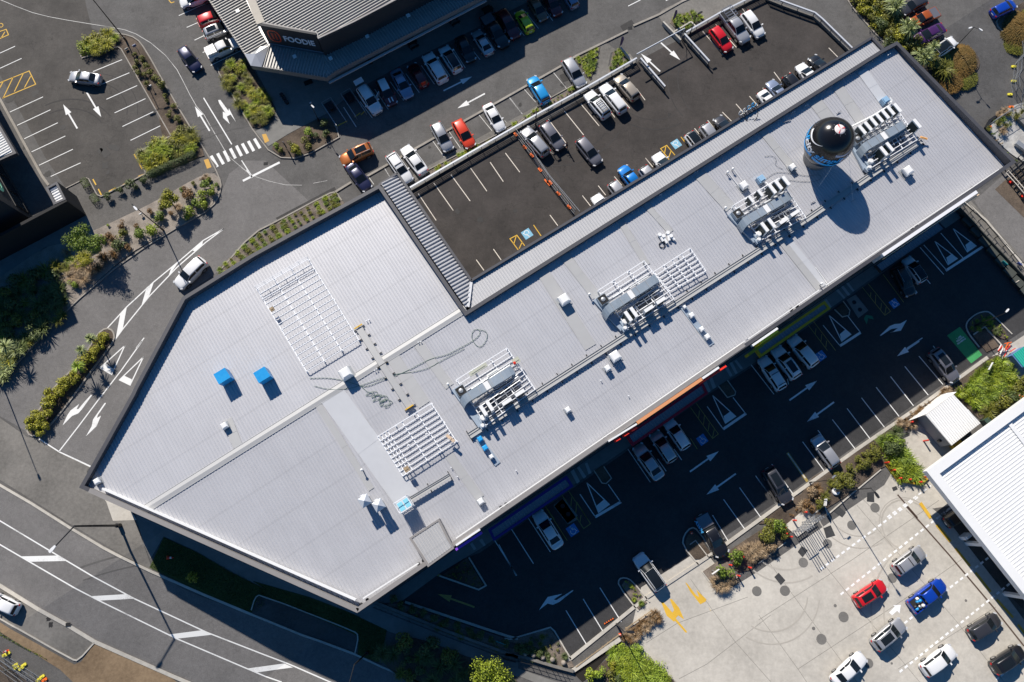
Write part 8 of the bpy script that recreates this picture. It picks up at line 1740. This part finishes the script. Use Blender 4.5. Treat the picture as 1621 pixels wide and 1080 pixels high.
board(Z('n', (1515, 838), (0, 0))[0], 1.3, .5, mat('teal_sign', (0, 0, 0)), 'teal sign board on the planted wall at the foot of the lot', .6, ang=-.9)
# stone capped wall and timber fence at the bottom
t = empty('planter_wall', G(800, 1000), 0, 'long planted retaining wall with rail running down from the building tip', 'wall'); b = MB(); W_ = [G(*p) for p in Z('n', (760, 595), (900, 650), (1200, 770), (1620, 925))+Z('o', (0, 905), (120, 925), (300, 980), (415, 1010))]
for a, c in zip(W_, W_[1:]): b.bar((a.x, a.y, a.z+.25), (c.x, c.y, c.z+.25), .35, .5)
b.build('stone_base', CONC2, t); b = MB()
for a, c in zip(W_, W_[1:]): b.bar((a.x-.3, a.y-.5, a.z+1.0), (c.x-.3, c.y-.5, c.z+1.0), .05, .05); b.bar((a.x-.3, a.y-.5, a.z+.5), (c.x-.3, c.y-.5, c.z+.5), .04, .04)
TT = [W_[i].lerp(W_[i+1], k/4) for i in range(len(W_)-1) for k in range(4)]
for p in TT: b.bar((p.x-.3, p.y-.5, p.z), (p.x-.3, p.y-.5, p.z+1.0), .05, .05, up=(1, 0, 0))
b.build('rail', BPLA, t)
random.seed(31); PL2 = [G(*p) for p in Z('n', (830, 600), (1000, 680), (1200, 755), (1400, 825), (1620, 905))+Z('o', (60, 900), (180, 925))]
for i in range(18):
    u = i/17*(len(PL2)-1); j = min(int(u), len(PL2)-2); p = PL2[j].lerp(PL2[j+1], u-j); o_ = plant('bush', p.x+.6, p.y+.55, 1.3, 'dark', 'one of the dark round shrubs spaced along the planted wall', 'shrub', 'shrub', 'round shrubs along the planted wall', hs=1.1)
for q in ((120, 905), (172, 915), (228, 930), (288, 943), (355, 962)):
    p = G(*Z('o', q, q)[0], .5); t = empty('stone_post', p, .4, 'one of the pale stone posts on the sunlit end of the planted wall', 'stone post', 'pale stone posts'); b = MB(); b.lathe([(.3, 0), (.32, .5), (.26, .75), (.12, .85)], (0, 0, 0), 9); b.build('stone', PEBB, t).matrix_parent_inverse.identity()
sheet('lower_footpath', Z('n', (760, 640), (1000, 740), (1300, 850), (1620, 965))+Z('o', (0, 970), (380, 1100), (300, 1130), (0, 1010))+Z('n', (1620, 1010), (1400, 950), (1000, 830), (830, 770), (640, 690)), .028, PLAZA)
t = empty('timber_fence', G(935, 1045), 0, 'dark slatted timber fence above the vivid green shrubs', 'fence'); A, B = G(*Z('o', (410, 1010), (0, 0))[0]), G(*Z('o', (700, 815), (0, 0))[0]); b = MB(); b2 = MB(); d = (B-A).normalized(); s = Vector((d.y, -d.x, 0)); L = (B-A).length
b.bar((A.x, A.y, A.z+.15), (B.x, B.y, B.z+.15), .5, .3); b.build('top_coping', CONC, t); x = 0
while x < L: p = A+d*x+s*.5; b2.bar((p.x, p.y, p.z-1.0), (p.x, p.y, p.z+.1), .12, .05, up=(d.x, d.y, 0)); x += .18
b2.build('palings', mat('paling_dark', (.05, .04, .032), .9), t)
b = MB(); p, q = A+s*1.2, B+s*1.2
sheet('painted_fence_shade', Z('o', (410, 1020), (700, 820), (750, 870), (640, 900), (500, 1060), (470, 1080)), .012, mat('fence_shade_dark', (.02, .017, .014), 1))  # shade below the timber fence, painted as a near-black ground sheet
b = MB(); A2, B2 = G(*Z('o', (430, 985), (0, 0))[0]), G(*Z('o', (690, 790), (0, 0))[0]); b.bar((A2.x, A2.y, A2.z+.3), (B2.x, B2.y, B2.z+.3), .12, .12)
for i in range(9): p = A2.lerp(B2, i/8); b.bar((p.x, p.y, p.z), (p.x, p.y, p.z+.3), .14, .14, up=(1, 0, 0))
tag(b.build('timber_rail', TIMBER), 'pale timber rail along the sunny edge of the lower lot', 'rail')
b = MB(); A2, B2 = G(*Z('o', (735, 750), (0, 0))[0]), G(*Z('o', (890, 642), (0, 0))[0]); b.bar((A2.x, A2.y, A2.z+.3), (B2.x, B2.y, B2.z+.3), .12, .12)
for i in range(5): p = A2.lerp(B2, i/4); b.bar((p.x, p.y, p.z), (p.x, p.y, p.z+.3), .14, .14, up=(1, 0, 0))
tag(b.build('timber_rail', TIMBER), 'short pale timber rail by the forecourt corner bed', 'rail')
b = MB(); p, q = G(*Z('o', (600, 725), (0, 0))[0]), G(*Z('o', (662, 688), (0, 0))[0]); b.bar((p.x, p.y, p.z+.05), (q.x, q.y, q.z+.05), .18, .1); ws = tag(b.build('wheel_stop', BLACK), 'black and orange wheel stop in the lower lot', 'wheel stop'); b = MB()
for i in range(5): c = p.lerp(q, (i+.5)/5); b.box((c.x, c.y, c.z+.1), (.16, .16, .02), RANG)
b.build('reflector', ORP, ws)
# trolley shelters and outdoor bits at the restaurant
def shelter(px, label):
    c = G(*px); t = empty('trolley_bay', c, RANG-H2, label, 'trolley bay', 'trolley bays'); b = MB()
    for y in (-.75, .75):
        for z_ in (.5, 1.0): b.bar((-2.2, y, z_), (2.0, y, z_), .05, .05)
        for x in (-2.2, -.8, .6, 2.0): b.bar((x, y, 0), (x, y, 1.0), .05, .05, up=(1, 0, 0))
    b.bar((-2.2, -.75, 1.0), (-2.2, .75, 1.0), .05, .05); b.build('rail', GALV, t).matrix_parent_inverse.identity(); b = MB()
    for k in range(3): b.box((-1.5+k*.35, 0, .35), (.3, .5, .5))
    b.build('trolleys', BPLA, t).matrix_parent_inverse.identity(); b = MB(); b.poly([(-2.2, -.6), (-.5, -.6), (-.5, .6), (-2.2, .6)], .33); b.build('basket', mat('mesh_dark', (.03, .03, .035), .5), t).matrix_parent_inverse.identity()
shelter(Z('b', (505, 705), (0, 0))[0], 'trolley bay nearest the planted bed, with two yellow end marks'); shelter(Z('b', (622, 650), (0, 0))[0], 'trolley bay next to the white SUV with its tailgate open')
for k, q in enumerate(((182, 588), (196, 610), (212, 633))):
    c = G(*Z('b', q, q)[0]); t = empty('round_planter', c, 0, 'one of the three round black pots on the restaurant forecourt', 'pot', 'round black pots'); b = MB(); b.lathe([(.22, 0), (.3, .5), (.3, .55), (.25, .5)], (0, 0, 0), 14); b.build('pot', BPLA, t).matrix_parent_inverse.identity()
for q, lab in (((340, 505), 'black mat by the restaurant corner'), ((720, 385), 'black bin against the restaurant wall')):
    c = G(*Z('b', q, q)[0]); b = MB(); b.box((c.x, c.y, c.z+.03), (1.2, .7, .06) if 'mat' in lab else (.5, .5, 1.0), .4); b.box((c.x, c.y, c.z+(.09 if 'mat' in lab else 1.03)), (1.1, .6, .02) if 'mat' in lab else (.56, .56, .08), .4); tag(b.build('door_mat' if 'mat' in lab else 'litter_bin', BLACK), lab, 'mat' if 'mat' in lab else 'bin')
for k, q in enumerate(((975, 275), (1225, 130), (1440, 80))):
    c = G(*Z('b', q, q)[0]); t = empty('outdoor_table', c, RANG, 'one of the dark outdoor table sets along the restaurant wall', 'table', 'outdoor table sets'); b = MB(); b.box((0, 0, .72), (1.5, .7, .05)); b.build('tabletop', BPLA, t).matrix_parent_inverse.identity(); b = MB()
    for x in (-.6, .6): b.box((x, 0, 0), (.08, .5, .72))
    b.build('leg', BPLA, t).matrix_parent_inverse.identity(); b = MB()
    for y in (-.75, .75): b.box((0, y, .4), (1.4, .3, .05)); b.box((-.5, y, 0), (.06, .25, .4)); b.box((.5, y, 0), (.06, .25, .4))
    b.build('bench', BPLA, t).matrix_parent_inverse.identity()
# teal roofed bin store and red/white barriers near the right edge
c = G(1620, 565, 1.5); t = empty('bin_store', c, RANG, 'small blue walled store with a teal ribbed roof at the right edge', 'store'); b = MB(); b.box((0, 0, 0), (2.4, 2.0, 1.6)); b.build('wall', mat('store_blue', (.10, .20, .42), .6), t).matrix_parent_inverse.identity(); b = MB(); b.box((.1, 0, 1.6), (2.3, 2.1, .08))
for k in range(8): b.box((-.95+k*.3, 0, 1.68), (.12, 2.1, .05))
b.build('roof', mat('roof_teal', (.03, .42, .32), .5), t).matrix_parent_inverse.identity()
def barrier_pile(px, label, n, seed):
    rnd = random.Random(seed); c = G(*px); t = empty('barrier_stack', c, RANG, label, 'barriers'); 
    for m, nm in ((REDP, 'red_board'), (PW, 'white_board'), (ORP, 'orange_board')):
        b = MB()
        for k in range(n): x, y, a, z_ = rnd.uniform(-.8, .8), rnd.uniform(-.6, .6), rnd.uniform(-.5, .5), rnd.uniform(.15, 1.0); b.bar((x-.5*math.cos(a), y-.5*math.sin(a), z_), (x+.5*math.cos(a), y+.5*math.sin(a), z_), .1, .12)
        b.build(nm, m, t).matrix_parent_inverse.identity()
    b = MB()
    for x in (-.7, .7): b.bar((x, 0, 0), (x, 0, 1.0), .05, .05, up=(1, 0, 0))
    b.build('stand', GALV, t).matrix_parent_inverse.identity()
barrier_pile((1589, 553), 'jumble of red and white barrier boards beside the teal roofed store', 4, 1); barrier_pile((1602, 636), 'red and white chevron barriers stacked behind the flax by the canopy', 5, 2)
b = MB(); c = G(1556, 668); b.box((c.x, c.y, c.z), (.7, .7, 1.1), RANG); b.box((c.x, c.y, c.z+1.1), (.75, .75, .1), RANG); tag(b.build('wheelie_bin', mat('bin_green', (.05, .09, .07), .5)), 'dark green bin between the shed and the canopy', 'bin')
b = MB(); c = G(1567, 669); b.box((c.x, c.y, c.z), (.4, .4, .6), RANG); b.box((c.x, c.y, c.z+.6), (.44, .44, .06), RANG); tag(b.build('red_bin', REDP), 'small red bin beside the dark green one', 'bin')
b = MB(); c = G(1511, 706); b.box((c.x, c.y, c.z), (1.3, .8, .9), RANG); b.box((c.x, c.y, c.z+.9), (1.35, .85, .08), RANG); tag(b.build('yellow_cabinet', PY), 'yellow cabinet at the low corner of the white shed', 'cabinet')
b = MB(); c = G(*Z('p', (1265, 190), (0, 0))[0], .8); b.box((c.x, c.y, c.z), (1.0, .5, 1.3), .6); b.box((c.x, c.y, c.z+1.3), (.7, .3, .35), .6); tag(b.build('fuel_pump', WHITE), 'white and red fuel pump showing under the canopy edge', 'fuel pump')
# service pit edging near islands
b = MB(); c = G(*Z('i', (95, 945), (0, 0))[0])
# ---------------------------------------------------------------- the person by the grey hatchback
def person(px, label, facing):
    c = G(px[0], px[1], .9); t = empty('person', c, facing, label, 'person')
    J = [(0, 0, .93), (0, 0, 1.12), (0, 0, 1.38), (0, 0, 1.50), (0, .01, 1.62), (0, .015, 1.72), (.10, 0, .90), (.11, .03, .48), (.11, 0, .08), (.11, .14, .04), (-.10, 0, .90), (-.12, -.06, .48), (-.12, -.12, .08), (-.12, .02, .04), (.19, 0, 1.40), (.25, .06, 1.14), (.22, .26, 1.02), (-.19, 0, 1.40), (-.26, .02, 1.13), (-.22, .18, .95)]
    E_ = [(0, 1), (1, 2), (2, 3), (3, 4), (4, 5), (0, 6), (6, 7), (7, 8), (8, 9), (0, 10), (10, 11), (11, 12), (12, 13), (2, 14), (14, 15), (15, 16), (2, 17), (17, 18), (18, 19)]
    RR = [.15, .14, .16, .055, .095, .085, .09, .06, .042, .035, .09, .06, .042, .035, .06, .043, .03, .06, .043, .03]
    hands = []
    for w, s in ((16, 1), (19, -1)):
        for k in range(4): a = len(J); J += [(J[w][0]+(-.03+.02*k), J[w][1]+.10, J[w][2]-.03-.004*k), (J[w][0]+(-.035+.022*k), J[w][1]+.155-.008*abs(k-1.5), J[w][2]-.06)]; E_ += [(w, a), (a, a+1)]; RR += [.011, .009]
        a = len(J); J += [(J[w][0]-s*.05, J[w][1]+.06, J[w][2]-.01)]; E_ += [(w, a)]; RR += [.011]
    me = bpy.data.meshes.new('body'); me.from_pydata(J, E_, []); o = bpy.data.objects.new('body', me); C.objects.link(o); md = o.modifiers.new('s', 'SKIN'); me.skin_vertices.new() if not me.skin_vertices else None
    for v, r in zip(me.skin_vertices[0].data, RR): v.radius = (r, r*(.75 if r > .12 else 1))
    me.skin_vertices[0].data[0].use_root = True; o.modifiers.new('u', 'SUBSURF').levels = 2; o.modifiers['u'].render_levels = 2
    bpy.context.view_layer.update(); m2 = bpy.data.meshes.new_from_object(o.evaluated_get(bpy.context.evaluated_depsgraph_get())); bpy.data.objects.remove(o)
    skin = mat('skin', (.45, .27, .19), .6); shirt = mat('shirt_dark', (.05, .025, .03), .85); trou = mat('trousers', (.03, .035, .06), .85)
    for m in (skin, shirt, trou): m2.materials.append(m)
    for p in m2.polygons:
        z = p.center.z; x = abs(p.center.x); p.material_index = 2 if z < .95 and x < .2 else (1 if (z < 1.47 and not (p.center.y > .12)) else 0); p.use_smooth = True
    ob = bpy.data.objects.new('body', m2); C.objects.link(ob); ob.parent = t
    b = MB(); b.lathe([(.09, 1.64), (.105, 1.70), (.09, 1.79), (.04, 1.83)], (0, .0, 0), 14); b.build('hair', mat('hair_brown', (.03, .018, .012), .8), t, smooth=True).matrix_parent_inverse.identity()
    b = MB()
    for s in (-1, 1): b.lathe([(.012, 0), (.012, .012)], (s*.033, .1, 1.66), 8); b.box((s*.095, .01, 1.635), (.02, .035, .05))
    b.box((0, .115, 1.61), (.022, .03, .035)); b.box((0, .105, 1.575), (.045, .012, .01)); b.build('face', skin, t).matrix_parent_inverse.identity()
    return t
person(FZ((632, 435))[0], 'person in dark clothes standing at the bonnet of the grey brown hatchback', 2.2)
